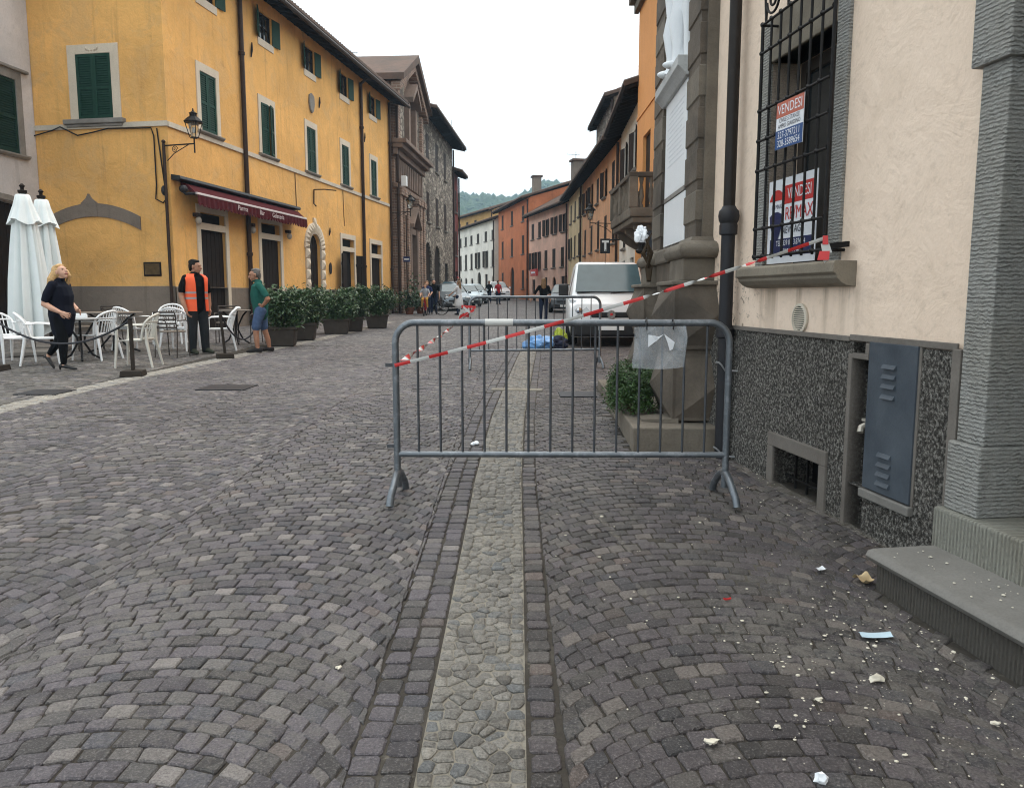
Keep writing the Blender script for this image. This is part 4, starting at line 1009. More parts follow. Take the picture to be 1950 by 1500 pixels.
# stepped diamond voussoirs round the arched door
for i in range(15):
    a = math.pi * (i + .5) / 15; m = MB(); c_, s_ = math.cos(a), math.sin(a); r0, r1 = .54, .54 + (.40 if i != 7 else .58); da = math.pi / 15 * .48
    P = [(9.16 + r0 * math.cos(a - da), 3.12 + r0 * math.sin(a - da)), (9.16 + r1 * math.cos(a - da), 3.12 + r1 * math.sin(a - da)), (9.16 + r1 * math.cos(a + da), 3.12 + r1 * math.sin(a + da)), (9.16 + r0 * math.cos(a + da), 3.12 + r0 * math.sin(a + da))]
    vs = [(x, .02, z) for x, z in P] + [(x, -.05, z) for x, z in P]; cx_, cz_ = sum(p[0] for p in P) / 4, sum(p[1] for p in P) / 4
    m.add(vs + [(cx_, -.13, cz_)], [(0, 1, 5, 4), (1, 2, 6, 5), (2, 3, 7, 6), (3, 0, 4, 7), (4, 5, 8), (5, 6, 8), (6, 7, 8), (7, 4, 8)]); m.obj('voussoir', MAT['frame_stone'], yb)
for side in (-1, 1):
    for k in range(7):
        z = .5 + .375 * k; x0, x1 = (8.62 - .34, 8.62) if side < 0 else (9.70, 10.04); m = MB(); m.box(x0, x1, -.05, .02, z, z + .36)
        m.add([(x0, -.05, z), (x1, -.05, z), (x1, -.05, z + .36), (x0, -.05, z + .36), ((x0 + x1) / 2, -.14, z + .18)], [(0, 1, 4), (1, 2, 4), (2, 3, 4), (3, 0, 4)]); m.obj('jamb_stone', MAT['frame_stone'], yb)
m = MB(); m.lathe([(.001, 0), (.17, 0), (.17, .03), (.001, .03)], 16, sx=.7, sy=1.3); m.obj('oval_plaque', MAT['castiron'], yb, loc=(10.60, -.02, 2.45), rot=(R(90), 0, 0))
m = MB(); m.box(10.5, 10.72, -.12, 0, 1.25, 1.62); m.obj('letter_box', MAT['castiron'], yb, bevel=.01)
m = MB(); m.tube([(9.15, -.05, 5.25), (9.15, -.45, 5.25), (9.3, -.85, 5.22)], .02, 6).tube([(9.15, -.05, 5.25), (9.15, -.03, 4.75), (9.15, -.12, 4.65)], .025, 6); m.obj('sign_bracket', MAT['dark_pipe'], yb)
for s_, pts in ((7.6, 3.0), (12.2, 2.0)):
    m = MB(); m.tube([(s_, -.015, 5.6), (s_ + .03, -.02, 4.6), (s_ + .1, -.02, 4.2)], .012, 5); m.obj('cable', MAT['dark_pipe'], yb)
# awning with its cassette hood
aw = thing('bar_awning', 'dark red retracted bar awning with white lettering on the yellow facade', 'awning', (YC[0], YC[1], 0), Y_RZ)
MAT['awning_red'] = plain('awning_fabric', (.075, .012, .015), .9, var=.2, scale=6); MAT['awning_white'] = plain('awning_bar', (.64, .58, .57), .5)
m = MB(); m.prism([(0, 4.47), (-.24, 4.43), (-.26, 4.36), (-.22, 4.33), (0, 4.33)], .05, 7.45, 'x'); m.obj('hood', MAT['black_plastic'], aw)
m = MB(); m.prism([(-.03, 4.33), (-.20, 4.27), (-.44, 4.05), (-.45, 3.99), (-.18, 4.16), (-.03, 4.20)], .42, 7.36, 'x'); m.obj('fabric', MAT['awning_red'], aw)
m = MB(); m.box(.40, 7.38, -.50, -.44, 4.00, 4.06); m.obj('front_bar', MAT['awning_white'], aw, bevel=.01)
m = MB(); n = 34; vs = []; fs = []
for i in range(n * 6 + 1):
    s_ = .42 + 6.94 * i / (n * 6); d = .085 * abs(math.sin(math.pi * i / 6)) ** .5; vs += [(s_, -.490 - .012 * math.sin(i * .9), 4.0), (s_, -.50 - .02 * math.sin(i * .9), 3.79 - d)]
fs = [(2 * i, 2 * i + 2, 2 * i + 3, 2 * i + 1) for i in range(n * 6)]; m.add(vs, fs); m.obj('valance', MAT['awning_red'], aw, fix=False)
for txt, s_, sz in (('Parma', 2.75, .20), ('Bar', 3.95, .20), ('Gelateria', 5.05, .20)):
    v, f = text_geo(txt, sz, xscale=1.15); m = MB(); m.add([(s_ + a, -.535, 3.885 + b) for a, b, c in v], f); m.obj('lettering', MAT['awning_white'], aw, fix=False)
for s_ in (.36, 7.42): m = MB(); m.tube([(s_, -.05, 4.15), (s_ - .1, -.25, 4.0), (s_, -.46, 4.02)], .035, 6); m.obj('arm', MAT['castiron'], aw)
m = MB(); m.ball((.22, -.22, 4.12), .13, .10, .10, 8, 6); m.obj('crank_housing', MAT['castiron'], aw)
for s_ in (1.05, 4.15, 6.75):
    l = thing('wall_lamp', {1.05: 'small globe wall lamp left of the first brown bar door', 4.15: 'small globe wall lamp beside the downpipe under the awning', 6.75: 'small globe wall lamp right of the second brown bar door'}[s_], 'wall lamp', (YC[0], YC[1], 0), Y_RZ, 'globe lamps under the awning')
    m = MB(); m.box(s_ - .09, s_ + .09, -.16, 0, 3.50, 3.60); m.obj('bracket', MAT['dark_pipe'], l, bevel=.02)
    m = MB(); m.ball((s_, -.12, 3.40), .085, .085, .11); m.obj('globe', plain('frosted_glass', (.40, .37, .32), .25), l, smooth=80)
# corner street lantern
def lantern(name, label, loc, rz, arm=.62, k=1.0, post=None):
    l = thing(name, label, 'street lamp', loc, rz)
    # local: wall at x = 0, arm towards +x; loc is at the arm's height
    m = MB(); m.tube([(0, 0, 0), (arm * .7, 0, .02), (arm, 0, .03)], .020 * k, 7); m.tube([(arm, 0, -.22 * k), (arm, 0, .18 * k)], .022 * k, 7); m.tube([(.05, 0, -.42 * k), (.28 * k, 0, -.22 * k), (arm * .8, 0, .01)], .014 * k, 6)
    pts = [(.30 * k + .10 * k * (1 - i / 30) * math.cos(i * .42), 0, -.11 * k + .10 * k * (1 - i / 30) * math.sin(i * .42)) for i in range(28)]; m.tube(pts, .010 * k, 5); m.obj('bracket', MAT['iron'], l)
    z = .18 * k; b = [(.10, .0), (.17, .34)]
    m = MB()
    for i in range(4):
        a = math.pi / 2 * i + math.pi / 4; m.tube([(arm + .12 * k * math.cos(a), .12 * k * math.sin(a), z + .02), (arm + .235 * k * math.cos(a), .235 * k * math.sin(a), z + .42 * k)], .012 * k, 5)
    m.lathe([(.12 * k, 0), (.125 * k, .03 * k), (.06 * k, .03 * k)], 4, (arm, 0, z)); m.lathe([(.26 * k, .42 * k), (.27 * k, .45 * k), (.17 * k, .55 * k), (.10 * k, .60 * k), (.10 * k, .66 * k), (.12 * k, .68 * k), (.03 * k, .74 * k), (.015 * k, .82 * k)], 8, (arm, 0, z)); m.obj('lantern_frame', MAT['iron'], l)
    m = MB(); m.lathe([(.085 * k, .03 * k), (.165 * k, .42 * k)], 4, (arm, 0, z)); g = m.obj('glass', MAT['lantern_glass'], l, fix=False)
    m = MB(); m.ball((arm, 0, z + .22 * k), .05 * k, .05 * k, .09 * k); m.obj('bulb', MAT['white_plastic'], l, smooth=80)
    if post:
        m = MB(); m.tube([(-.03, 0, post), (-.03, 0, .05)], .04, 8); m.ball((-.03, 0, .10), .05); m.obj('riser_pipe', MAT['dark_pipe'], l)
    return l
gm = NT('lantern_glass').setup(.05, 0, .5); gm.b.inputs['Transmission Weight'].default_value = .85; gm.color((.8, .85, .82)); MAT['lantern_glass'] = gm.m
lantern('street_lantern', 'old iron lantern on a scrolled bracket at the yellow corner', (-8.72, 20.40, 5.14), R(-8), .80, .88, -4.6)

# ------------------------------------------------------------------ grey building at the left edge
GD = Vector((.11, 1)).normalized(); G_RZ = math.atan2(GD.y, GD.x)
gb = thing('grey_building', 'pale grey stucco building with dark green shutters at the left edge', 'building', (-13.22, 13.42, 0), G_RZ)
GL = 7.75
def onG(x, y): return ((x + 13.6) * GD.x + (y - 13.5) * GD.y)
w = wall_with_holes(0, GL, .2, 11, [(GL - 2.3, GL - .62, 4.95, 6.75), (GL - 2.6, GL - .30, .25, 3.75, .5)], .2, back_mi=1); shell(w, GL, 5, .2, 11); w.obj('wall', [MAT['grey_stucco'], MAT['black_void']], gb, fix=False)
wo = window_unit(gb, GL - 2.3, GL - .62, 4.95, 6.75, 'closed', MAT['green_dark'], MAT['grey_stone'], .20, top=.22)
m = MB(); m.box(GL - 2.7, GL - .2, -.10, .02, 6.97, 7.05); m.obj('hood_mould', MAT['grey_stone'], wo, bevel=.02)
plank_door(gb, GL - 2.6, GL - .30, .3, 3.7, y=.12)
m = MB()
for i in range(12):
    a0, a1 = math.pi * i / 12, math.pi * (i + 1) / 12; cx_, r0, r1, sy = GL - 1.45, 1.15, 1.45, .45
    f_ = lambda r, a: (cx_ + r * math.cos(a), 3.25 + r * math.sin(a) * sy)
    P = [f_(r0, a0), f_(r1, a0), f_(r1, a1), f_(r0, a1)]; m.add([(x, .01, z) for x, z in P] + [(x, -.05, z) for x, z in P], [(0, 1, 5, 4), (1, 2, 6, 5), (2, 3, 7, 6), (3, 0, 4, 7), (4, 5, 6, 7)])
m.obj('door_arch', MAT['grey_stone'], gb)
pitched_roof(gb, GL, 5, 11, over=.6)
# ------------------------------------------------------------------ houses along the street
def brick_material(name, c1, c2, mort, scale=1.0, bw=.26, rh=.075):
    t = NT(name).setup(.9, 0, .25); tc = t.n('ShaderNodeTexCoord'); sp = t.n('ShaderNodeSeparateXYZ'); t.l(tc.outputs['Object'], sp.inputs[0])
    ad = t.n('ShaderNodeMath', operation='ADD'); t.l(sp.outputs[0], ad.inputs[0]); t.l(sp.outputs[1], ad.inputs[1])
    cb_ = t.n('ShaderNodeCombineXYZ'); t.l(ad.outputs[0], cb_.inputs[0]); t.l(sp.outputs[2], cb_.inputs[1])
    b = t.n('ShaderNodeTexBrick'); b.inputs['Color1'].default_value = (*c1, 1); b.inputs['Color2'].default_value = (*c2, 1); b.inputs['Mortar'].default_value = (*mort, 1)
    b.inputs['Scale'].default_value = scale; b.inputs['Brick Width'].default_value = bw; b.inputs['Row Height'].default_value = rh; b.inputs['Mortar Size'].default_value = .012; b.inputs['Bias'].default_value = -.1
    t.l(cb_.outputs[0], b.inputs['Vector']); p = t.pos()
    c = t.mix(t.ramp(t.noise(p, .8, 7, .7, .5), [(.45, 0.), (.7, .6)]), b.outputs['Color'], sc(c1, .35)); t.color(c); t.bump(b.outputs['Fac'], -.8, .03); return t.m
MAT['brick'] = brick_material('old_brown_brick', (.30, .185, .13), (.13, .085, .065), (.36, .31, .26), bw=.40, rh=.13)
def rubble_material(name):
    t = NT(name).setup(.9, 0, .25); p = t.pos((2.6, 2.6, 4.2)); v = t.n('ShaderNodeTexVoronoi'); v.inputs['Scale'].default_value = 1.; t.l(p, v.inputs[0]); e = t.n('ShaderNodeTexVoronoi'); e.feature = 'DISTANCE_TO_EDGE'; e.inputs['Scale'].default_value = 1.; t.l(p, e.inputs[0])
    spc = t.n('ShaderNodeSeparateColor'); t.l(v.outputs['Color'], spc.inputs[0])
    c = t.ramp(spc.outputs[0], [(0., (.12, .10, .08)), (.5, (.24, .205, .165)), (1., (.40, .35, .29))]); c = t.mix(t.ramp(e.outputs['Distance'], [(.03, .8), (.12, 0.)]), c, (.07, .06, .05)); t.color(c); t.bump(e.outputs['Distance'], .8, .08); return t.m
MAT['rubble'] = rubble_material('rubble_stone')
MAT['brown_sh'] = plain('brown_shutter_paint', (.030, .019, .014), .6, var=.3)
def col_stucco(n, c, **k): MAT[n] = stucco(n + '_stucco', c, **k)
col_stucco('peach', (.84, .47, .27), dirt=(.30, .15, .08), alt=(.62, .40, .26), grime=.35)
col_stucco('cream2', (.84, .66, .40), dirt=(.3, .2, .1)); col_stucco('pink', (.84, .54, .42), dirt=(.3, .18, .12), alt=(.6, .42, .33), grime=.3)
col_stucco('redo', (.58, .20, .09), dirt=(.14, .05, .03), alt=(.48, .19, .09), grime=.4); col_stucco('white2', (.84, .80, .72), dirt=(.34, .3, .25), grime=.3)
col_stucco('ochre', (.55, .33, .12), dirt=(.25, .15, .07)); col_stucco('orange', (.78, .36, .13), dirt=(.4, .2, .08), patch=.06, grime=.1, streak=.15); col_stucco('shaded_red', (.15, .032, .026), dirt=(.08, .02, .02))  # last red: shade on that front is darkened into its wall colour
def house(name, label, p_from, p_to, D, zeave, wmat, rows, doors_=(), over=.6, roof=True, pitch=.33, z0=0., shmat=None, slats=False, plinth=None, ends=.25, frame=None, rafters=True, rows_t=4, sill=True, fw=.06):
    # facade runs from p_from to p_to; building lies on the left of that direction
    d = Vector((p_to[0] - p_from[0], p_to[1] - p_from[1])); L = d.length; rz = math.atan2(d.y, d.x)
    h = thing(name, label, 'house', (p_from[0], p_from[1], 0), rz); holes = []
    for z0_, z1_, cs, wd, st in rows:
        for c_ in cs: holes.append((c_ - wd / 2, c_ + wd / 2, z0_, z1_))
    for dd in doors_: holes.append(dd)
    w = wall_with_holes(0, L, z0, zeave, holes, .18, back_mi=1); shell(w, L, D, z0, zeave, gable=D / 2 * pitch * .9); w.obj('wall', [wmat, MAT['black_void']], h, fix=False)
    for z0_, z1_, cs, wd, st in rows:
        for i, c_ in enumerate(cs):
            s_ = st[i % len(st)] if isinstance(st, (list, tuple)) else st
            window_unit(h, c_ - wd / 2, c_ + wd / 2, z0_, z1_, s_, shmat or MAT['brown_sh'], frame, fw, sill=sill, slats=slats, ang=(165, 170))
    for dd in doors_:
        m = MB(); m.box(dd[0], dd[1], .10, .13, dd[2], dd[3]); m.obj('door', MAT['brown_wood'], h)
    pipe(h, L - .10, .6, zeave - .15, .06)
    if roof: pitched_roof(h, L, D, zeave, over=over, pitch=pitch, ends=ends, rows=rows_t, rafters=rafters)
    return h, L
# right side, near to far
oh = thing('orange_building', 'tall smooth orange building with a balustraded balcony behind the memorial', 'building', (4.0, 26.0, 0), math.atan2(-1, 0))
w = wall_with_holes(0, 16, 0, 11.0, [(1.2, 2.5, 3.72, 6.2), (5, 6.2, 4.2, 6.2), (1.3, 2.5, .4, 2.8), (5, 6.2, .4, 2.8)], .2, back_mi=1); shell(w, 16, 7, 0, 11); w.obj('wall', [MAT['orange'], MAT['black_void']], oh, fix=False)
for k, (z, o_) in enumerate(((10.2, .15), (10.5, .30), (10.75, .5), (10.9, .62))): m = MB(); m.box(-o_, 16, -o_, 0, z, z + .26 if k < 3 else 11.1); m.obj('cornice', MAT['mon_light'], oh, bevel=.02)
m = MB(); m.box(-.02, 16, -.03, 0, 6.9, 7.0); m.obj('string_course', MAT['orange'], oh)
m = MB(); m.box(1.2, 2.5, .1, .13, 3.72, 6.2); m.obj('balcony_door', MAT['brown_sh'], oh)
m = MB(); m.box(.9, 5.0, -.92, 0, 3.46, 3.70).box(.95, 4.95, -.86, 0, 3.30, 3.46); m.obj('balcony_slab', MAT['mon_light'], oh, bevel=.03)
m = MB(); m.box(.9, 5.0, -.95, -.72, 4.48, 4.60).box(.9, 1.13, -.72, 0, 4.48, 4.60).box(4.77, 5.0, -.72, 0, 4.48, 4.60); m.obj('balcony_rail', MAT['mon'], oh, bevel=.02)
for x, y in ((1.0, -.83), (2.95, -.83), (4.9, -.83), (4.9, -.08), (1.0, -.08)): m = MB(); m.box(x - .11, x + .11, y - .11, y + .11, 3.70, 4.48); m.obj('baluster_pier', MAT['mon_light'], oh, bevel=.01)
for x, y in [(1.0 + .28 * k, -.83) for k in range(1, 14) if k != 7] + [(4.9, -.62), (4.9, -.36), (1.0, -.62), (1.0, -.36)]:
    m = MB(); m.lathe([(.06, 3.70), (.06, 3.75), (.035, 3.80), (.075, 3.98), (.06, 4.12), (.035, 4.28), (.06, 4.40), (.06, 4.48)], 8, (x, y, 0)); m.obj('baluster', MAT['mon_light'], oh, smooth=True)
for x in (1.4, 2.95, 4.5): m = MB(); m.prism([(0, 3.30), (-.75, 3.30), (-.75, 3.18), (-.45, 2.95), (0, 2.7)], x - .12, x + .12, 'x'); m.obj('corbel', MAT['mon_light'], oh, bevel=.01)
for k in range(5): m = MB(); m.box(3.2 + .12 * k, 3.28 + .12 * k, -1.02, -.98, 2.0, 2.9)
m = MB(); m.box(3.75, 4.95, -.40, -.16, 1.95, 3.1); m.obj('shop_blind', plain('dark_blue_grey_blind', (.045, .055, .070), .6), oh)
house('white_house', 'white house with dark shutters under the eaves past the balcony', (4.60, 34.3), (4.30, 26.1), 8, 8.1, MAT['white2'], [(5.9, 7.3, [2.0, 5.2], .9, 'open'), (3.3, 4.7, [2.0, 5.2], .9, 'closed')], [(4.2, 5.4, .3, 2.8), (1.2, 2.4, .3, 2.8)], over=.7, slats=True)
house('peach_house', 'peeling peach orange house with brown shutters on two floors', (4.25, 48.5), (4.58, 34.35), 8, 8.0, MAT['peach'], [(6.1, 7.35, [1.6, 4.3, 7.0, 9.6, 12.3], .85, ['open', 'open', 'closed', 'open', 'closed']), (3.75, 5.2, [1.6, 4.6, 7.4, 10.0, 12.6], .8, 'closed')], [(2.9, 4.0, .4, 2.7), (8, 9.2, .4, 2.7), (11, 12.2, .4, 2.7)], over=.75)
house('cream_house', 'narrow cream yellow house between the pink and the peach house', (4.02, 56.8), (4.24, 48.55), 8, 8.1, MAT['cream2'], [(6.3, 7.5, [1.6, 4.2, 6.6], .8, 'closed'), (3.9, 5.3, [1.6, 4.2, 6.6], .8, ['open', 'closed', 'closed'])], [(3.4, 4.6, .5, 2.8)], over=.6)
house('pink_house', 'pink house with brown shutters and a low grey tiled roof', (1.45, 67.6), (3.98, 57.0), 8, 8.0, MAT['pink'], [(6.0, 7.25, [1.2, 3.3, 5.3, 7.6, 9.8], .8, ['closed', 'closed', 'open', 'open', 'open']), (3.5, 4.9, [1.0, 3.0, 5.2, 7.4, 9.6], .8, ['open', 'open', 'closed', 'closed', 'closed'])], [(1.0, 2.0, .7, 2.7), (4.6, 5.6, .7, 2.8), (7.0, 8.0, .7, 2.8, .5), (9.2, 10.2, .7, 2.8)], over=.5, pitch=.55)
house('red_house', 'brick red plastered house with an arched door and small windows', (-1.35, 80.2), (1.40, 67.9), 8, 9.6, MAT['redo'], [(7.8, 9.1, [2.0, 6.2, 10.6], .85, 'closed'), (5.0, 6.6, [2.0, 6.2, 10.6], .85, 'closed'), (2.0, 3.6, [2.0, 10.6], .85, 'closed')], [(5.5, 7.1, 1.0, 4.0, .8)], over=.6)
house('white_far_house', 'long white house with arched ground floor openings beside the red house', (-6.5, 95.5), (-1.75, 80.6), 8, 9.0, MAT['white2'], [(7.0, 8.0, [1.5, 4.0, 6.5, 9.3, 12.4, 15.0], .9, 'closed'), (4.3, 6.0, [1.5, 4.0, 6.5, 9.3, 12.4, 15.0], .9, ['closed', 'closed', 'closed', 'open', 'open', 'closed'])], [(1.2, 2.2, 1.6, 3.4, .5), (3.5, 4.5, 1.6, 3.4, .5), (6.2, 7.2, 1.6, 3.3, .5), (9.0, 10.4, 1.5, 3.9, .7), (12, 13, 1.4, 3.6), (14.6, 15.4, 1.4, 3.4, .4)], over=.5)
house('ochre_far_house', 'ochre house whose upper wall rises behind the long white house', (-8.5, 106), (-2.2, 90.5), 9, 11.0, MAT['ochre'], [(9.3, 10.3, [2, 5, 8, 11], .8, 'closed')], (), over=.5)
house('grey_far_house', 'low pale house at the far bend of the street', (-12.5, 118), (-7.5, 100), 9, 7.5, MAT['white2'], [(5, 6.2, [3, 7, 11, 15], .9, 'closed')], (), over=.5)
for (name, lab, x, y, z, w_) in (('chimney', 'square chimney with a cap on the roof of the pink house', 4.9, 60.5, 10.2, .8), ('chimney', 'slim chimney where the red and the pink roofs meet', 2.2, 72.0, 10.7, .7), ('chimney', 'broad chimney block over the cream yellow house roof', 5.5, 53.5, 9.1, 1.0)):
    c_ = thing(name, lab, 'chimney', (x, y, z), .2); m = MB(); m.box(-w_ / 2, w_ / 2, -w_ / 2, w_ / 2, -1, 1.1); m.obj('stack', MAT['plinth'], c_); m = MB(); m.box(-w_ * .65, w_ * .65, -w_ * .65, w_ * .65, 1.1, 1.25); m.obj('cap', MAT['tile'], c_)
house('stone_loft', 'grey stone loft storey rising behind the peach house eaves', (5.0, 48.2), (5.05, 40.5), 4, 11.2, MAT['rubble'], [(9.3, 10.4, [2.2, 5.2], .8, 'closed')], (), over=.45, z0=7.6)
# left side beyond the yellow building: brick church, stone house, red house
MAT['church_trim'] = stone('weathered_brown_trim', (.22, .155, .12), var=.4, scale=3, bump=.6, grime=.5)
CD = Vector((.07, 1)).normalized(); C_RZ = math.atan2(CD.y, CD.x); CO = (-5.72, 39.25)
ch = thing('brick_church', 'old brown brick church front with pediment beside the yellow building', 'church', (CO[0], CO[1], 0), C_RZ); ch.scale = (.875, 1, 1)
w = wall_with_holes(0, 8.0, .2, 11.6, [(3.2, 4.8, .4, 4.6), (3.3, 4.7, 9.2, 11.0, .7)], .35, back_mi=1); shell(w, 8.0, 14, .2, 11.6); w.add([(0, 0, 11.6), (8, 0, 11.6), (4, 0, 13.2)], [(0, 1, 2)]); w.obj('wall', [MAT['brick'], MAT['black_void']], ch, fix=False)
m = MB(); m.prism([(-.5, 11.55), (4, 13.35), (8.5, 11.55), (8.5, 11.85), (4, 13.75), (-.5, 11.85)], -.65, 14, 'y'); m.obj('roof', MAT['tile'], ch)
m = MB(); m.prism([(-.35, 11.1), (4, 12.95), (8.35, 11.1), (8.35, 11.5), (4, 13.33), (-.35, 11.5)], -.45, .0, 'y'); m.obj('raking_cornice', MAT['brick'], ch)
for z, o_, h in ((8.15, .25, .3), (8.45, .5, .22), (8.67, .7, .2), (6.6, .2, .22)): m = MB(); m.box(-.2 - o_ * .3, 8.2 + o_ * .3, -o_, 0, z, z + h); m.obj('cornice', MAT['church_trim'], ch, bevel=.03)
m = MB()
for k in range(14): m.box(.35 + .55 * k, .6 + .55 * k, -.16, 0, 6.95, 8.05)
tag(m.obj('triglyphs', MAT['church_trim'], ch), kind='stuff')
for x in (.1, 1.15, 2.2, 5.2, 6.25, 7.3): m = MB(); m.box(x, x + .6, -.28, 0, .5, 6.3).box(x - .08, x + .68, -.34, 0, .3, 1.1).box(x - .1, x + .7, -.36, 0, 6.3, 6.6); m.obj('pilaster', MAT['brick'], ch)
m = MB(); m.box(.72, 7.28, -.06, 0, 8.9, 9.2).box(.72, 2.72, -.05, 0, 9.2, 11.5).box(5.28, 7.28, -.05, 0, 9.2, 11.5).prism([(1.2, 11.5), (2.75, 11.5), (2.75, 12.3)], -.05, 0, 'y').prism([(6.8, 11.5), (5.25, 12.3), (5.25, 11.5)], -.05, 0, 'y'); m.obj('rubble_field', MAT['rubble'], ch)
for x in (.1, 7.3): m = MB(); m.box(x, x + .6, -.22, 0, 8.9, 11.3); m.obj('upper_pilaster', MAT['brick'], ch)
m = MB(); m.prism([(2.7, 11.15), (4, 12.0), (5.3, 11.15), (5.3, 11.4), (4, 12.3), (2.7, 11.4)], -.55, 0, 'y').box(2.75, 3.2, -.3, 0, 9.0, 11.15).box(4.8, 5.25, -.3, 0, 9.0, 11.15); m.obj('window_aedicule', MAT['church_trim'], ch)
m = MB(); m.prism([(2.7, 4.9), (4, 5.8), (5.3, 4.9), (5.3, 5.1), (4, 6.05), (2.7, 5.1)], -.5, 0, 'y').box(2.75, 3.2, -.3, 0, .4, 4.9).box(4.8, 5.25, -.3, 0, .4, 4.9).box(3.2, 4.8, -.25, 0, 4.6, 4.9); m.obj('door_aedicule', MAT['church_trim'], ch)
plank_door(ch, 3.2, 4.8, .4, 4.6, y=.2)
m = MB(); m.tube([(-.1, -.2, .4), (-.1, -.2, 10.4)], .07, 8); m.obj('downpipe', MAT['dark_pipe'], ch)
m = MB(); m.box(.25, .6, -.55, -.28, 6.7, 7.2); m.obj('loudspeaker', MAT['white_paint'], ch, bevel=.03)
sh_, SL = house('stone_house', 'rubble stone house with dark arches at street level past the church', (CO[0] + CD.x * 7.1, CO[1] + CD.y * 7.1), (CO[0] + CD.x * 19.8, CO[1] + CD.y * 19.8), 9, 12.0, MAT['rubble'], [(9.2, 11.0, [2.2, 5.6, 9.0], 1.0, 'closed'), (5.8, 7.6, [2.2, 5.6, 9.0], 1.0, 'closed')], [(.9, 3.3, .5, 4.6, 1.2), (4.3, 6.7, .5, 4.6, 1.2), (8.6, 10.2, .5, 3.6)], over=.95, pitch=.25)
house('shaded_red_house', 'narrow red house front, coloured dark for shade, at the end of the left row', (CO[0] + CD.x * 19.9, CO[1] + CD.y * 19.9), (CO[0] + CD.x * 22.6, CO[1] + CD.y * 22.6), 8, 10.4, MAT['shaded_red'], [(7.6, 9.2, [1.4], .9, 'closed'), (4.4, 6.2, [1.4], .9, 'closed')], [(1.0, 2.2, .7, 3.2)], over=.7)
house('ochre_left_house', 'pale house glimpsed behind the shaded red one on the left', (-5.0, 64.3), (-6.6, 78), 8, 8.0, MAT['white2'], [(5, 6.4, [3, 6, 9], .9, 'closed')], (), over=.5)
# aerials
def aerial(lab, x, y, z, h, els):
    a = thing('roof_aerial', lab, 'aerial', (x, y, z), .3); m = MB(); m.tube([(0, 0, 0), (0, 0, h)], .022, 5); m.obj('mast', MAT['castiron'], a)
    for zz, l in els:
        m = MB(); m.tube([(-l, 0, h * zz), (l * .4, 0, h * zz)], .014, 5)
        for k in range(5): x_ = -l + l * 1.3 * k / 4; m.tube([(x_, -.22, h * zz), (x_, .22, h * zz)], .008, 4)
        m.obj('boom', MAT['castiron'], a)
aerial('television aerial rising over the roof between the yellow house and the church', -8.6, 44, 11.8, 2.6, ((.95, 1.0), (.55, .7)))
aerial('television aerial on the yellow building roof near the top of the picture', -9.6, 28, 12.2, 1.6, ((.8, .6),))
aerial('thin television aerial over the pink house roof', 5.2, 66, 10.4, 2.6, ((.9, .8), (.6, .5)))
aerial('short aerial at the eave end of the stone house', -4.4, 59, 12.2, 1.8, ((.7, .4),))
lantern('street_lantern', 'small iron lantern on a long arm between yellow house and church', (-5.75, 38.6, 5.35), R(-8), .9, .9)
lantern('street_lantern', 'iron wall lantern on the peach house near the tobacco sign', (4.50, 36.0, 4.6), R(180), 1.0, .95)
lantern('street_lantern', 'far iron lantern by the bend, in front of the long white house', (-6.3, 72, 4.6), 0, 1.2, 1.2)
# tobacconist's sign
ts = thing('tobacco_sign', 'black shop sign with a white letter T hanging from the peach house', 'shop sign', (3.55, 30.5, 0), 0)
m = MB(); m.box(-.19, .19, -.05, .05, 3.0, 3.55); m.obj('panel', MAT['black_plastic'], ts, bevel=.02); m = MB(); m.box(-.13, .13, -.065, -.052, 3.40, 3.48).box(-.04, .04, -.065, -.052, 3.08, 3.40); m.obj('letter', MAT['white_paint'], ts); m = MB(); m.tube([(.19, 0, 3.5), (.95, 0, 3.55)], .03, 6); m.obj('bracket', MAT['iron'], ts)
bs = thing('street_sign', 'small blue street sign on a post by the church corner', 'street sign', (-5.05, 38.3, 0), 0)
m = MB(); m.tube([(0, 0, .45), (0, 0, 5.2)], .035, 6); m.obj('post', MAT['dark_pipe'], bs); m = MB(); m.box(-.16, .16, -.04, -.01, 3.0, 3.25); m.obj('plate', MAT['sign_navy'], bs); m = MB(); m.box(-.12, .12, -.046, -.041, 3.10, 3.15); m.obj('lettering', MAT['sign_white'], bs)
rs = thing('shop_board', 'small red shop fascia on the pink house', 'shop sign', (2.05, 64.4, 0), math.atan2(-10.6, 2.53)); m = MB(); m.box(-.9, .9, -.35, -.2, 2.95, 3.5); m.obj('fascia', MAT['sign_red'], rs); m = MB(); m.box(-.6, .6, -.37, -.352, 3.15, 3.3); m.obj('lettering', MAT['sign_white'], rs)
# ------------------------------------------------------------------ wooded hills
def hill_z(x, y):
    ridge = 71 + 7 * np.sin(x * .011 + 1.1) + 5 * np.sin(x * .031 + .4) - 12 * np.exp(-((x + 8) / 26.) ** 2) * 0 - 7 * np.exp(-((x - 2) / 16.) ** 2) + 4 * np.exp(-((x - 26) / 14.) ** 2) + 4 * np.exp(-((x + 44) / 18.) ** 2)
    return 8 + (ridge - 8) * sstep((y - 230) / 470.) ** 1.1 - 30 * sstep((y - 700) / 400)
xs = np.linspace(-420, 420, 85); ys = np.linspace(220, 1150, 48); X, Y = np.meshgrid(xs, ys); Z = hill_z(X, Y) + 2.5 * np.sin(X * .09) * np.cos(Y * .05)
m = MB(); m.v = [tuple(p) for p in np.stack([X.ravel(), Y.ravel(), Z.ravel()], 1).tolist()]; nx = len(xs)
m.f = [(j * nx + i, j * nx + i + 1, (j + 1) * nx + i + 1, (j + 1) * nx + i) for j in range(len(ys) - 1) for i in range(nx - 1)]; m.m = [0] * len(m.f)
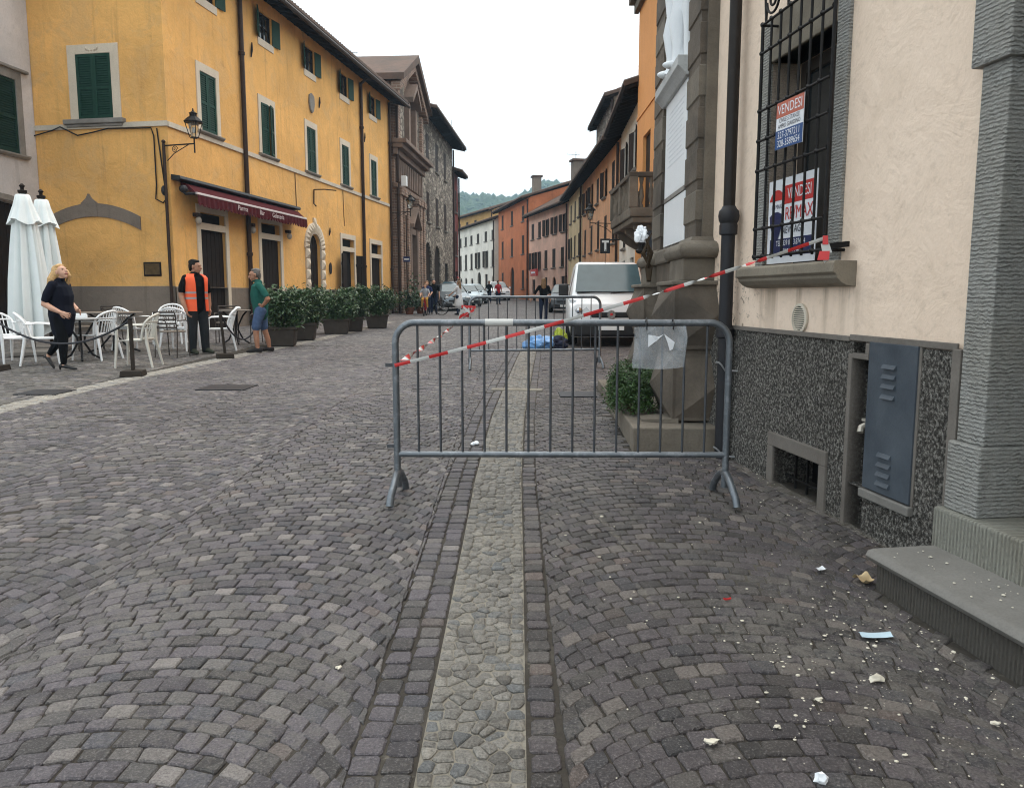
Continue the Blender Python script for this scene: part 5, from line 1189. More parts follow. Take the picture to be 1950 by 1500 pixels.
t = NT('wooded_hillside').setup(1, 0, .1); t.color(t.mix(t.noise(t.pos(), .06, 6, .7), (.025, .045, .02), (.06, .085, .035))); MAT['hill'] = t.m
hl = m.obj('hills', MAT['hill'], fix=False); tag(hl, 'green wooded hills closing the end of the street', kind='structure')
ico = bmesh.new(); bmesh.ops.create_icosphere(ico, subdivisions=1, radius=1); iv = np.array([v_.co[:] for v_ in ico.verts]); ifc = [tuple(v_.index for v_ in f.verts) for f in ico.faces]; ico.free()
rs_ = np.random.RandomState(5); V = []; F = []
N = 5200
hx = rs_.uniform(-190, 190, N); hy = rs_.uniform(300, 740, N); hz = hill_z(hx, hy)
for i in range(N):
    s_ = rs_.uniform(2.6, 6.0); v_ = iv * (s_ * rs_.uniform(.8, 1.2, 3)) * (1 + rs_.uniform(-.25, .25, (len(iv), 1))) + (hx[i], hy[i], hz[i] + s_ * .7); b = len(V); V += v_.tolist(); F += [tuple(b + q_ for q_ in f) for f in ifc]
me = bpy.data.meshes.new('woods'); me.from_pydata(V, [], F)
t = NT('far_foliage').setup(.9, 0, .2); f_ = t.noise(t.pos(), .12, 5, .7); t.color(t.ramp(f_, [(.3, (.02, .042, .016)), (.6, (.05, .085, .03)), (.8, (.09, .12, .05))])); me.materials.append(t.m)
wo_ = bpy.data.objects.new('woods', me); C.objects.link(wo_); tag(wo_, 'dense far woodland covering the hills', 'woodland', kind='stuff')
# air between the street and the hills
hz_ = MB(); hz_.box(-1000, 1000, -220, 1300, -25, 150); hz_ = hz_.obj('haze', [], None); hz_.data.materials.clear()
hm = bpy.data.materials.new('haze_air'); hm.use_nodes = True; hm.node_tree.nodes.clear(); o_ = hm.node_tree.nodes.new('ShaderNodeOutputMaterial'); vv = hm.node_tree.nodes.new('ShaderNodeVolumePrincipled')
vv.inputs['Color'].default_value = (.55, .77, .98, 1); vv.inputs['Density'].default_value = .0007; hm.node_tree.links.new(vv.outputs[0], o_.inputs['Volume']); hz_.data.materials.append(hm); tag(hz_, 'thin pale blue air over the street and hills', 'haze', kind='stuff')
# ------------------------------------------------------------------ crowd barriers
MAT['galv'] = metal('galvanised_steel', (.155, .172, .19), .38, .65, .6, (.40, .42, .44), 16)
MAT['galv_bar'] = metal('dark_steel_bar', (.075, .080, .088), .5, .5, .4, (.18, .18, .19), 18)
def barrier(label, x0, y0, x1, y1, n, H=1.10, z0=None, zz=None):
    d = Vector((x1 - x0, y1 - y0)); L = d.length; za, zb = gz(x0, y0), gz(x1, y1)
    b = thing('crowd_barrier', label, 'barrier', (x0, y0, za), math.atan2(d.y, d.x), 'steel crowd barriers closing the street')
    sl = (zb - za) / L; r = .021; cr = .12; top = H; low = .285; f = lambda x, z: (x, 0, z + sl * x)
    pts = [f(0, .10)] + [f(0, top - cr)] + [f(cr - cr * math.cos(a), top - cr + cr * math.sin(a)) for a in np.linspace(.2, math.pi / 2 - .2, 5)] + [f(cr, top), f(L - cr, top)] + [f(L - cr + cr * math.sin(a), top - cr + cr * math.cos(a)) for a in np.linspace(.2, math.pi / 2 - .2, 5)] + [f(L, top - cr), f(L, .10)]
    m = MB(); m.tube(pts, r, 12, up=(0, 1, 0)); m.obj('frame', MAT['galv'], b, smooth=60)
    m = MB(); m.tube([f(0, low), f(L, low)], .019, 10); m.obj('bottom_rail', MAT['galv'], b, smooth=60)
    for k in range(n):
        x = L * (k + 1) / (n + 1); m = MB(); m.tube([f(x, low), f(x, top)], .0075, 8); m.obj('upright', MAT['galv_bar'], b, smooth=60)
    for x in (0, L):
        s_ = -1 if x == 0 else 1
        pts = [(x + s_ * .015, -.235, .012 + sl * x), (x + s_ * .012, -.215, .06 + sl * x), (x, -.15, .125 + sl * x), (x, -.06, .165 + sl * x), (x, 0, .17 + sl * x), (x, .06, .165 + sl * x), (x - s_ * .0, .15, .125 + sl * x), (x - s_ * .012, .215, .06 + sl * x), (x - s_ * .015, .235, .012 + sl * x)]
        m = MB(); m.tube(pts, .023, 10); m.obj('foot', MAT['galv'], b, smooth=60)
        m = MB(); m.tube([(x, 0, .08 + sl * x), (x, 0, .17 + sl * x)], .025, 10); m.obj('foot_socket', MAT['galv'], b, smooth=60)
    for z in (.325, .83):
        m = MB(); m.box(-.062, -.015, -.012, .012, z, z + .022); m.obj('hook', MAT['galv_bar'], b)
    for a, c_, z in (((.55, .72, top),) if y0 < 8 else ()):
        m = MB(); m.tube([f(a, z), f(c_, z)], r + .0015, 12); m.obj('tape_remnant', MAT['tape_white'], b, smooth=60)
    return b
MAT['tape_red'] = plain('red_tape', (.55, .03, .03), .4, var=.1); MAT['tape_white'] = plain('white_tape', (.55, .55, .53), .4, var=.12)
barrier('near grey steel crowd barrier with a plastic sleeve hanging from its rail', -.714, 4.82, 1.325, 4.80, 14)
barrier('farther grey steel crowd barrier standing in front of the white van', -.647, 12.08, 1.37, 12.30, 13)
# ------------------------------------------------------------------ barrier tape
def ribbon(name, label, pts, w, stripe, twist, group=None):
    P = [Vector(p) for p in pts]; m = MB(); seg = [0]
    for a, b in zip(P[:-1], P[1:]): seg.append(seg[-1] + (b - a).length)
    tot = seg[-1]; n = int(tot / .02); prev = None
    def at(s_):
        for i in range(len(P) - 1):
            if s_ <= seg[i + 1] + 1e-9: return P[i].lerp(P[i + 1], (s_ - seg[i]) / max(1e-9, seg[i + 1] - seg[i]))
        return P[-1]
    for i in range(n + 1):
        s_ = tot * i / n; p = at(s_); t_ = (at(min(tot, s_ + .01)) - at(max(0, s_ - .01))).normalized(); side = t_.cross(Vector((0, 0, 1))).normalized(); up = side.cross(t_)
        a = twist(s_ / tot); d = up * math.cos(a) + side * math.sin(a); cur = (p - d * w / 2, p + side * .002, p + d * w / 2)
        if prev:
            mi = int(s_ / stripe) % 2
            m.quad(prev[0], cur[0], cur[1], prev[1], mi); m.quad(prev[1], cur[1], cur[2], prev[2], mi)
        prev = cur
    o = m.obj(name, [MAT['tape_red'], MAT['tape_white']], None, fix=False); return tag(o, label, 'tape', group)
def sagline(a, b, sag, n=14):
    a, b = Vector(a), Vector(b); return [a.lerp(b, i / n) - Vector((0, 0, 4 * sag * (i / n) * (1 - i / n))) for i in range(n + 1)]
A0 = (-.716, 4.79, .15 + .845); GRP = M_wall @ Vector((1.36, -.14, 1.735))
line = sagline(A0, GRP, .035)
ribbon('barrier_tape', 'red and white tape stretched from the near barrier to the window grille', line, .021, .12, lambda u: .25 * math.sin(u * 17) + (0 if u < .60 else 2.2 * max(0, math.sin((u - .60) * 60)) if u < .88 else .5))
ribbon('barrier_tape', 'twisted red and white tape running back to the farther barrier', sagline(A0, (-.66, 12.08, gz(-.65, 12.08) + .86), .03), .036, .14, lambda u: 30 * u if u < .55 else 16.5 + .3 * math.sin(u * 20))
kn = MB()
for k in range(5):
    c_ = Vector((-.70 + random.uniform(-.06, .06), 12.05, gz(-.65, 12.05) + .86)); pts = [c_ + Vector((random.uniform(-.12, .12), random.uniform(-.05, .05), random.uniform(-.10, .10))) for _ in range(5)]
    for a, b in zip(pts[:-1], pts[1:]): s_ = Vector((0, 0, .022)); kn.quad(a - s_, b - s_, b + s_, a + s_, random.choice((0, 1)))
tag(kn.obj('tape_knot', [MAT['tape_red'], MAT['tape_white']], None, fix=False), 'crumpled tape knot on the post of the farther barrier', 'tape')
kn = MB(); g0 = GRP
for k, (dx, dz, wv) in enumerate(((0, -.015, .03), (.012, -.06, .05), (-.01, -.10, .06), (.03, -.135, .035))):
    a = g0 + Vector((0, -.03, dz + .03)); b = g0 + Vector((dx, -.035, dz - .02)); s_ = Vector((.4 * wv, -.2 * wv, 0)); kn.quad(a - s_, a + s_, b + s_ * 1.2, b - s_ * 1.1, k % 2 if k else 0)
tag(kn.obj('tape_end', [MAT['tape_red'], MAT['tape_white']], None, fix=False), 'loose knotted tape end dangling from the window grille', 'tape')
# ------------------------------------------------------------------ clear plastic sleeve hung on the near barrier
ps = NT('clear_plastic_film').setup(.18, 0, .6); p = ps.pos(); f = ps.noise(p, 9, 4, .6, 1.5); ps.color((.62, .66, .70)); ps.b.inputs['Alpha'].default_value = .24; ps.bump(f, .5, .03)
sv = thing('plastic_sleeve', 'empty clear plastic sleeve tied to the near barrier rail', 'plastic sleeve', (.735, 4.765, gz(.75, 4.8)), 0)
m = MB(); nx_, nz_ = 26, 20; W_, H_ = .315, .245
def film(off):
    vs = []
    for j in range(nz_ + 1):
        for i in range(nx_ + 1):
            u, v_ = i / nx_, j / nz_; vs.append((W_ * u + .006 * math.sin(v_ * 5), off + .010 * math.sin(u * 9 + v_ * 4) * (1 - v_ * .6) + .006 * math.sin(u * 21 - v_ * 13), 1.075 - H_ * v_ - .012 * math.sin(u * 3.0) * v_ + .006 * u))
    return vs, [(j * (nx_ + 1) + i, j * (nx_ + 1) + i + 1, (j + 1) * (nx_ + 1) + i + 1, (j + 1) * (nx_ + 1) + i) for j in range(nz_) for i in range(nx_)]
m.add(*film(-.012)); m.add(*film(.004)); m.obj('film', ps.m, sv, fix=False, smooth=80)
m = MB(); m.add([(.085, -.02, 1.03), (.15, -.022, 1.02), (.18, -.02, 1.035), (.135, -.026, .995), (.085, -.02, .955)], [(0, 1, 3), (1, 2, 3), (0, 3, 4)]); m.add([(.18, -.02, 1.035), (.245, -.022, .985), (.235, -.02, .945), (.215, -.026, .935), (.20, -.024, .985)], [(0, 1, 4), (1, 2, 4), (2, 3, 4)]); m.obj('paper_scrap', plain('torn_paper', (.75, .77, .80), .7), sv, fix=False)
for x in (.075, .235): m = MB(); m.tube([(x, -.02, 1.06), (x, -.03, 1.10), (x, 0, 1.128), (x, .03, 1.10), (x, .01, 1.065)], .004, 5); m.obj('cable_tie', MAT['black_plastic'], sv)
# ------------------------------------------------------------------ foliage
def leaf_material(name, a, b, c_):
    t = NT(name).setup(.45, 0, .45); at = t.n('ShaderNodeAttribute'); at.attribute_name = 'tint'; t.color(t.mix(.35, at.outputs['Color'], t.ramp(t.noise(t.pos(), 30, 3), [(.3, a), (.6, b), (.85, c_)]))); t.b.inputs['Subsurface Weight'].default_value = 0; return t.m
MAT['laurel'] = leaf_material('laurel_leaves', (.018, .042, .016), (.045, .088, .030), (.085, .14, .048)); MAT['box_leaf'] = leaf_material('small_bush_leaves', (.018, .045, .012), (.045, .095, .024), (.085, .15, .04))
MAT['stem'] = plain('woody_stem', (.05, .035, .022), .85, var=.3)
def leaves(name, parent, mat, n, shape, size, seed, base=(.028, .062, .022), clumps=26):
    r_ = np.random.RandomState(seed); V = []; F = []; T = []
    cl = [shape(r_) for _ in range(clumps)]
    for i in range(n):
        c0 = np.array(cl[r_.randint(clumps)]); c_ = c0 + r_.normal(0, 1, 3) * np.array([.085, .085, .075]) * (size / .055) ** .7
        n_ = r_.normal(0, 1, 3); n_[2] = abs(n_[2]) + .4; n_ /= np.linalg.norm(n_); a = np.cross(n_, r_.normal(0, 1, 3)); a /= np.linalg.norm(a) + 1e-9; b = np.cross(n_, a); s_ = size * r_.uniform(.7, 1.3)
        p0, p1, p2, p3 = c_ - a * s_, c_ + b * s_ * .42 + n_ * s_ * .08, c_ + a * s_, c_ - b * s_ * .42 + n_ * s_ * .08
        k = len(V); V += [p0.tolist(), p1.tolist(), p2.tolist(), p3.tolist()]; F += [(k, k + 1, k + 2), (k, k + 2, k + 3)]
        g = r_.uniform(.55, 1.5); tc = (base[0] * g * r_.uniform(.8, 1.3), base[1] * g, base[2] * g, 1); T += [tc] * 4
    o = finish(name, V, F, T, mat, parent, smooth=False); return o
bsh = thing('memorial_bush', 'small dense green bush growing on the memorial step', 'bush', (1.06, 7.05, .385), 0)
def sh_bush(r_):
    th = r_.uniform(0, 2 * math.pi); ph = r_.uniform(.05, 1.0); rr = r_.uniform(.65, 1.0); return (.02 + .21 * rr * math.cos(th) * math.sqrt(1 - (ph * .75) ** 2), .02 + .40 * rr * math.sin(th) * math.sqrt(1 - (ph * .75) ** 2), .02 + .42 * ph * rr)
leaves('crown', bsh, MAT['box_leaf'], 11000, sh_bush, .0135, 3, (.045, .095, .024), 260)
m = MB()
for k in range(9): a = k * .7; m.tube([(0, .05 * k - .2, -.01), (.06 * math.cos(a), .05 * k - .2 + .06 * math.sin(a), .14), (.13 * math.cos(a), .05 * k - .2 + .12 * math.sin(a), .30)], [.012, .009, .004], 5)
tag(m.obj('stems', MAT['stem'], bsh), kind='stuff')
dv = thing('dry_vine', 'dark withered plant stems against the memorial moulding', 'plant', (1.28, 7.45, 1.55), 0); m = MB()
for k in range(7): a = random.uniform(-1, 1); m.tube([(0, 0, 0), (.03 * a, .05, .12), (-.05 * a, .08 * a, .26), (-.02 + .06 * a, .12 * a, .40 + .05 * a)], [.022, .018, .014, .006], 5)
tag(m.obj('stems', MAT['stem'], dv), kind='stuff')
# white crumpled bag on the far pier
def crumple(name, label, cat, loc, rx, ry, rz_, mat, seed, amp=.22, sub=4, flat=0.):
    bm = bmesh.new(); bmesh.ops.create_icosphere(bm, subdivisions=sub, radius=1); r_ = random.Random(seed); dirs = [(Vector((r_.gauss(0, 1), r_.gauss(0, 1), r_.gauss(0, 1))).normalized(), r_.uniform(-1, 1), r_.uniform(2, 6)) for _ in range(26)]
    for v_ in bm.verts:
        d = v_.co.normalized(); k = sum(a * max(0, 1 - abs(d.dot(q) - .3) * w_) for q, a, w_ in dirs) * amp; co = d * (1 + k); co.z = max(co.z, -.75 + flat); v_.co = Vector((co.x * rx, co.y * ry, co.z * rz_))
    me = bpy.data.meshes.new(name); bm.to_mesh(me); bm.free(); me.materials.append(mat); o = bpy.data.objects.new(name, me); C.objects.link(o); o.location = loc; return tag(o, label, cat)
MAT['white_film'] = plain('white_plastic_film', (.80, .81, .83), .35, var=.05, bump=.3, bscale=40)
crumple('plastic_bag', 'crumpled white plastic bag tied on the far pier of the memorial', 'bag', (1.335, 8.25, 2.02), .058, .085, .085, MAT['white_film'], 4, .35)
m = MB(); m.tube([(1.335, 8.25, 1.86), (1.335, 8.25, 1.98)], .035, 8); m.ball((1.335, 8.25, 1.87), .06, .06, .03); tag(m.obj('lamp_stub', MAT['iron'], None), 'dark stub of a lamp under the white bag on the memorial', 'lamp')
MAT['blue_film'] = plain('blue_plastic_film', (.13, .30, .58), .35, var=.2, bump=.4, bscale=30); MAT['dark_cloth'] = plain('dark_cloth', (.03, .035, .06), .8, var=.3); MAT['yellow_film'] = plain('yellow_green_film', (.35, .42, .04), .4)
def sack(name, label, px_, y_, rx, ry, rz_, mat, seed): crumple(name, label, 'bag', (px_, y_, gz(px_, y_) + rz_ * .70), rx, ry, rz_, mat, seed, .20)
sack('rubbish_sack', 'light blue plastic sack lying on the strip beyond the barrier', .56, 15.9, .27, .26, .17, MAT['blue_film'], 2)
sack('rubbish_sack', 'dark bundle lying between the blue sack and the van', .93, 16.0, .25, .22, .16, MAT['dark_cloth'], 9)
sack('rubbish_sack', 'yellow green bag behind the dark bundle by the van wheel', 1.02, 16.75, .16, .2, .24, MAT['yellow_film'], 12)
# ------------------------------------------------------------------ vehicles
MAT['car_glass'] = glassy('car_glass', (.03, .045, .05), .06, .35); MAT['screen_glass'] = glassy('windscreen_glass', (.06, .10, .115), .08, .35)
MAT['van_white'] = plain('white_vehicle_paint', (.78, .80, .81), .25, var=.03, spec=.6); MAT['chrome'] = metal('chrome', (.5, .5, .5), .2, .9, .1); MAT['headlamp'] = glassy('headlamp_lens', (.35, .37, .38), .05, .8)
def loft(m, secs, mi=0, caps=True):
    n = len(secs[0]); b = len(m.v); vs = [p for s_ in secs for p in s_]
    fs = [(i * n + j, i * n + (j + 1) % n, (i + 1) * n + (j + 1) % n, (i + 1) * n + j) for i in range(len(secs) - 1) for j in range(n)]
    if caps: fs += [tuple(range(n - 1, -1, -1)), tuple((len(secs) - 1) * n + j for j in range(n))]
    m.add(vs, fs, mi)
def body_section(y, hw, z0, zb, zt, hwt):
    # closed outline across the car: sill, belt, roof
    return [(-hw * .93, y, z0), (-hw, y, z0 + (zb - z0) * .35), (-hw, y, zb - .05), (-hw * .97, y, zb), (-hwt, y, zt - .06), (-hwt + .09, y, zt), (hwt - .09, y, zt), (hwt, y, zt - .06), (hw * .97, y, zb), (hw, y, zb - .05), (hw, y, z0 + (zb - z0) * .35), (hw * .93, y, z0)]
def wheel(parent, x, y, r, w_, side):
    t_ = MB(); t_.lathe([(r * .62, -w_ / 2), (r * .93, -w_ / 2), (r, -w_ / 2 + .03), (r, w_ / 2 - .03), (r * .93, w_ / 2), (r * .62, w_ / 2)], 24); o = t_.obj('wheel', MAT['rubber'], parent, loc=(x, y, r), rot=(0, R(90), 0), smooth=50)
    k = MB(); k.lathe([(.02, -w_ / 2 + .05), (r * .62, -w_ / 2 + .02), (r * .62, w_ / 2 - .02), (.02, w_ / 2 - .05)], 16); k.obj('rim', MAT['chrome'], o)
def vehicle(name, label, cat, loc, rz, L, W, prof, paint, r=.30, van=False, group=None):
    # prof: list of (y, zbelt, ztop, half width at top factor); front at y = 0, towards -y
    v_ = thing(name, label, cat, loc, rz, group); hw = W / 2; zf = .20
    m = MB(); loft(m, [body_section(y, hw * f_, zf + (.05 if i in (0, len(prof) - 1) else 0), zb, zt, hw * ft) for i, (y, zb, zt, f_, ft) in enumerate(prof)]); m.obj('body', paint, v_, smooth=35, bevel=.02)
    for x in (-hw + .10, hw - .10):
        for y in (L * .19, L * .80): wheel(v_, x, y, r, .20, 1)
    return v_
# white van, nose towards the camera
VL, VW = 4.2, 1.80
van_prof = [(0, .60, .72, .90, .84), (.06, .82, .92, .97, .90), (.35, .96, 1.00, 1.0, .90), (.72, 1.02, 1.08, 1.0, .90), (.82, 1.04, 1.13, 1.0, .89), (1.42, 1.06, 1.78, 1.0, .80), (1.62, 1.06, 1.84, 1.0, .79), (2.4, 1.06, 1.88, 1.0, .79), (4.0, 1.06, 1.86, 1.0, .79), (4.2, 1.06, 1.80, .97, .77)]
vx, vy = 2.10, 16.75
van = vehicle('delivery_van', 'white delivery van facing the camera, half hidden by the memorial', 'van', (vx, vy, gz(vx, vy)), R(-3), VL, VW, van_prof, MAT['van_white'], .31)
m = MB(); m.add([(-.74, .84, 1.13), (.74, .84, 1.13), (.665, 1.40, 1.74), (-.665, 1.40, 1.74)], [(0, 1, 2, 3)]); m.add([(-.74, .90, 1.12), (.74, .90, 1.12), (.665, 1.44, 1.74), (-.665, 1.44, 1.74)], [(3, 2, 1, 0)]); o = m.obj('windscreen', MAT['screen_glass'], van, fix=False, loc=(0, -.075, .045))
m = MB(); m.bar((-.70, .80, 1.14), (-.05, .86, 1.18), .02, .02).bar((.05, .80, 1.14), (.66, .86, 1.18), .02, .02); m.obj('wipers', MAT['black_plastic'], van)
m = MB(); m.box(-.86, .86, -.06, .20, .22, .58); m.obj('bumper', MAT['black_plastic'], van, bevel=.06, seg=3)
m = MB(); m.box(-.42, .42, -.03, .06, .62, .74); m.obj('grille', MAT['black_plastic'], van, bevel=.03)
m = MB(); m.lathe([(.001, 0), (.075, 0), (.075, .02), (.001, .03)], 18); m.obj('front_badge', MAT['sign_red'], van, loc=(0, -.03, .69), rot=(R(90), 0, 0))
m = MB(); m.lathe([(.072, -.002), (.088, -.002), (.088, .026), (.072, .026)], 18); m.obj('badge_ring', MAT['chrome'], van, loc=(0, -.03, .69), rot=(R(90), 0, 0))
for s_ in (-1, 1):
    P = [(s_ * .42, -.02, .72), (s_ * .66, -.00, .66), (s_ * .84, .10, .72), (s_ * .90, .42, 1.00), (s_ * .80, .36, 1.00), (s_ * .55, .10, .88)]; m = MB(); m.add(P + [(p[0] * 1.012, p[1] - .03, p[2] + .01) for p in P], [tuple(range(6, 12)), *[(i, (i + 1) % 6, 6 + (i + 1) % 6, 6 + i) for i in range(6)]]); hl_ = m.obj('headlight', MAT['headlamp'], van)
    m = MB(); m.ball((s_ * .68, .02, .77), .08, .06, .07, 8, 6); m.obj('reflector', MAT['chrome'], hl_)
    m = MB(); m.box(s_ * 1.0 - .11, s_ * 1.0 + .11, .84, .94, 1.06, 1.34); o = m.obj('door_mirror', MAT['white_paint'] if s_ > 0 else MAT['black_plastic'], van, bevel=.04, seg=3)
    m = MB(); m.add([(s_ * .905, .98, 1.10), (s_ * .905, 1.95, 1.10), (s_ * .755, 1.95, 1.70), (s_ * .765, 1.45, 1.70)], [(0, 1, 2, 3)]); m.obj('side_window', MAT['car_glass'], van, fix=False)
m = MB(); m.box(-.27, .27, -.075, -.06, .36, .47); m.obj('number_plate', MAT['white_paint'], van)
m = MB(); m.tube([(-.05, 1.5, 1.80), (-.05, 1.35, 2.12)], .006, 5); m.obj('aerial_rod', MAT['black_plastic'], van)
def car(label, x, y, rz, paint, L=4.1, W=1.75, H=1.48, group='cars parked along the left side', cat='car'):
    k = H / 1.48
    pr = [(0, .52, .60, .86, .80), (.08, .68, .74, .95, .86), (.5, .82, .88, 1.0, .86), (1.0, .90, .97, 1.0, .86), (1.12, .92, 1.02, 1.0, .86), (1.75, .94, 1.42, 1.0, .70), (2.3, .94, 1.48, 1.0, .68), (3.2, .95, 1.46, 1.0, .68), (3.8, .95, 1.25, .98, .72), (4.05, .90, 1.0, .94, .82), (4.1, .6, .7, .90, .80)]
    pr = [(a * L / 4.1, b * k, c_ * k, d, e) for a, b, c_, d, e in pr]; c0 = vehicle('parked_car', label, cat, (x, y, gz(x, y)), rz, L, W, pr, paint, .30, group=group); hw = W / 2
    m = MB(); a, b = 1.10 * L / 4.1, 1.74 * L / 4.1; m.add([(-hw * .80, a, 1.0 * k), (hw * .80, a, 1.0 * k), (hw * .62, b, 1.39 * k), (-hw * .62, b, 1.39 * k)], [(0, 1, 2, 3)]); m.obj('windscreen', MAT['screen_glass'], c0, fix=False, loc=(0, -.03, .02))
    for s_ in (-1, 1):
        m = MB(); m.add([(s_ * hw * .985, 1.35, .96 * k), (s_ * hw * .985, 3.55, .98 * k), (s_ * hw * .70, 3.15, 1.40 * k), (s_ * hw * .70, 1.85, 1.40 * k)], [(0, 1, 2, 3)]); m.obj('side_window', MAT['car_glass'], c0, fix=False, loc=(s_ * .012, 0, 0))
        m = MB(); m.ball((s_ * hw * .68, .10, .68 * k), .19, .10, .085, 8, 6); m.obj('headlight', MAT['headlamp'], c0, smooth=80)
        m = MB(); m.box(s_ * (hw + .09) - .09, s_ * (hw + .09) + .09, 1.28, 1.38, .93 * k, 1.07 * k); m.obj('door_mirror', paint, c0, bevel=.03)
    m = MB(); m.box(-hw * .82, hw * .82, -.04, .1, .24, .44); m.obj('bumper', MAT['black_plastic'], c0, bevel=.04)
    m = MB(); m.box(-.45, .45, -.01, .06, .52, .62); m.obj('grille', MAT['black_plastic'], c0)
    m = MB(); m.box(-.26, .26, -.055, -.041, .30, .41); m.obj('number_plate', MAT['white_paint'], c0)
    return c0
MAT['silver'] = plain('grey_blue_car_paint', (.20, .235, .26), .25, .4, .04, spec=.6); MAT['dark_car'] = plain('dark_car_paint', (.03, .035, .04), .25, .3, .05, spec=.6); MAT['pale_car'] = plain('pale_blue_car_paint', (.40, .48, .52), .25, .3, .04, spec=.6)
car('grey blue hatchback parked nearest on the left beyond the church', -3.05, 44.0, R(14), MAT['silver'], H=1.55)
car('pale blue car parked second behind the grey blue hatchback', -2.75, 51.5, R(12), MAT['pale_car'], H=1.5)
car('dark car with a roof box parked half behind the hatchback', -4.1, 52.5, R(12), MAT['dark_car'], H=1.72)
car('third pale car in the row, in front of the long white house', -2.6, 58.5, R(10), MAT['pale_car'], H=1.5)
car('white pickup parked before the red house', -1.0, 66.0, R(8), MAT['van_white'], H=1.6, W=1.85)
car('small dark car parked right, seen beside the white van', 2.75, 41.0, R(-4), MAT['dark_car'], H=1.5, group='cars parked along the right side')
# ------------------------------------------------------------------ cafe terrace
MAT['chair_white'] = plain('white_resin', (.78, .79, .79), .4, var=.08, scale=4); MAT['chair_dirty'] = plain('weathered_resin', (.58, .56, .50), .55, var=.15, scale=6)
MAT['bronze'] = metal('dark_bronze_metal', (.060, .048, .040), .45, .4, .4, (.13, .11, .09)); MAT['table_top'] = plain('brown_table_top', (.20, .17, .145), .35, var=.2)
def plastic_chair(mat):
    c_ = thing('plastic_chair', '', 'chair')
    m = MB(); vs = []; n = 8
    for j in range(n + 1):
        for i in range(n + 1):
            u, v_ = i / n - .5, j / n - .5; w_ = .46 - .06 * (v_ + .5); vs.append((u * w_, v_ * .44, .435 - .022 * (1 - 4 * u * u) * (1 - 3 * v_ * v_) + (-.015 if v_ < -.4 else 0)))
    k = (n + 1) ** 2; fs = [(j * (n + 1) + i, j * (n + 1) + i + 1, (j + 1) * (n + 1) + i + 1, (j + 1) * (n + 1) + i) for j in range(n) for i in range(n)]
    m.add(vs, fs); m.add([(a, b, z - .018) for a, b, z in vs], [f[::-1] for f in fs])
    for e in (range(0, n + 1), range(k - n - 1, k), range(0, k, n + 1), range(n, k, n + 1)):
        e = list(e)
        for a, b in zip(e[:-1], e[1:]): m.f.append((a, b, k + b, k + a)); m.m.append(0)
    m.obj('seat', mat, c_, smooth=50)
    # rounded back: rim and upright slats on a curved surface
    def bp(u, t_): return (.255 * u * (.92 + .10 * t_), .235 + .11 * t_ - .09 * u * u, .43 + .40 * t_)
    rim = [bp(-1, 0), bp(-1.05, .3), bp(-1.05, .55)] + [bp(1.05 * math.cos(a), .55 + .45 * math.sin(a)) for a in np.linspace(math.pi - .3, .3, 9)] + [bp(1.05, .55), bp(1.05, .3), bp(1, 0)]
    m = MB(); m.tube(rim, .019, 8); m.tube([bp(u, .04) for u in np.linspace(-1, 1, 7)], .02, 6); m.tube([bp(u, .70) for u in np.linspace(-.98, .98, 7)], .014, 6); m.obj('backrest', mat, c_, smooth=60)
    m = MB()
    for k in range(9):
        u = -.8 + .2 * k; tm = .55 + .43 * math.sqrt(max(0, 1 - u * u)); m.tube([bp(u, .03), bp(u, .5), bp(u, tm)], .011, 5, flat=.5)
    tag(m.obj('back_slats', mat, c_), kind='stuff')
    for s_ in (-1, 1):
        m = MB(); m.tube([(s_ * .255, .225, .655), (s_ * .285, .05, .665), (s_ * .285, -.14, .655), (s_ * .275, -.20, .62)], .019, 8, flat=.6); m.obj('armrest', mat, c_, smooth=60)
        m = MB(); m.tube([(s_ * .275, -.195, .63), (s_ * .262, -.21, .42), (s_ * .285, -.245, .0)], [.020, .026, .017], 7); m.obj('leg', mat, c_, smooth=60)
        m = MB(); m.tube([(s_ * .245, .225, .60), (s_ * .235, .22, .40), (s_ * .275, .30, .0)], [.018, .026, .017], 7); m.obj('leg', mat, c_, smooth=60)
    return c_
def metal_chair():
    c_ = thing('metal_chair', '', 'chair'); M_ = MAT['bronze']
    m = MB(); m.lathe([(.21, .44), (.225, .445), (.225, .46), (.2, .465)], 20, sx=1.0, sy=.98); m.obj('seat', MAT['table_top'], c_, smooth=50)
    for s_ in (-1, 1):
        m = MB(); m.tube([(s_ * .20, -.18, 0), (s_ * .20, -.16, .44), (s_ * .22, -.15, .62), (s_ * .23, -.05, .655), (s_ * .22, .20, .65)], .011, 6); m.obj('leg', M_, c_, smooth=60)
        m = MB(); m.tube([(s_ * .21, .25, 0), (s_ * .20, .19, .45), (s_ * .20, .25, .80)], .011, 6); m.obj('leg', M_, c_, smooth=60)
    for z in (.53, .60, .67, .74, .80): m = MB(); m.tube([(x, .20 + (z - .45) * .15 + .03 * (1 - (x / .2) ** 2), z) for x in np.linspace(-.2, .2, 7)], .016, 6, flat=1.0); m.obj('back_slat', M_, c_, smooth=60)
    return c_
def place(src, first, x, y, rz, label, group):
    o = src if first else copy_tree(src); o.location = (x, y, gz(x, y)); o.rotation_euler = (0, 0, R(rz)); o['label'] = label; o['group'] = group; return o
pc = plastic_chair(MAT['chair_white']); GW = 'white plastic chairs of the cafe'
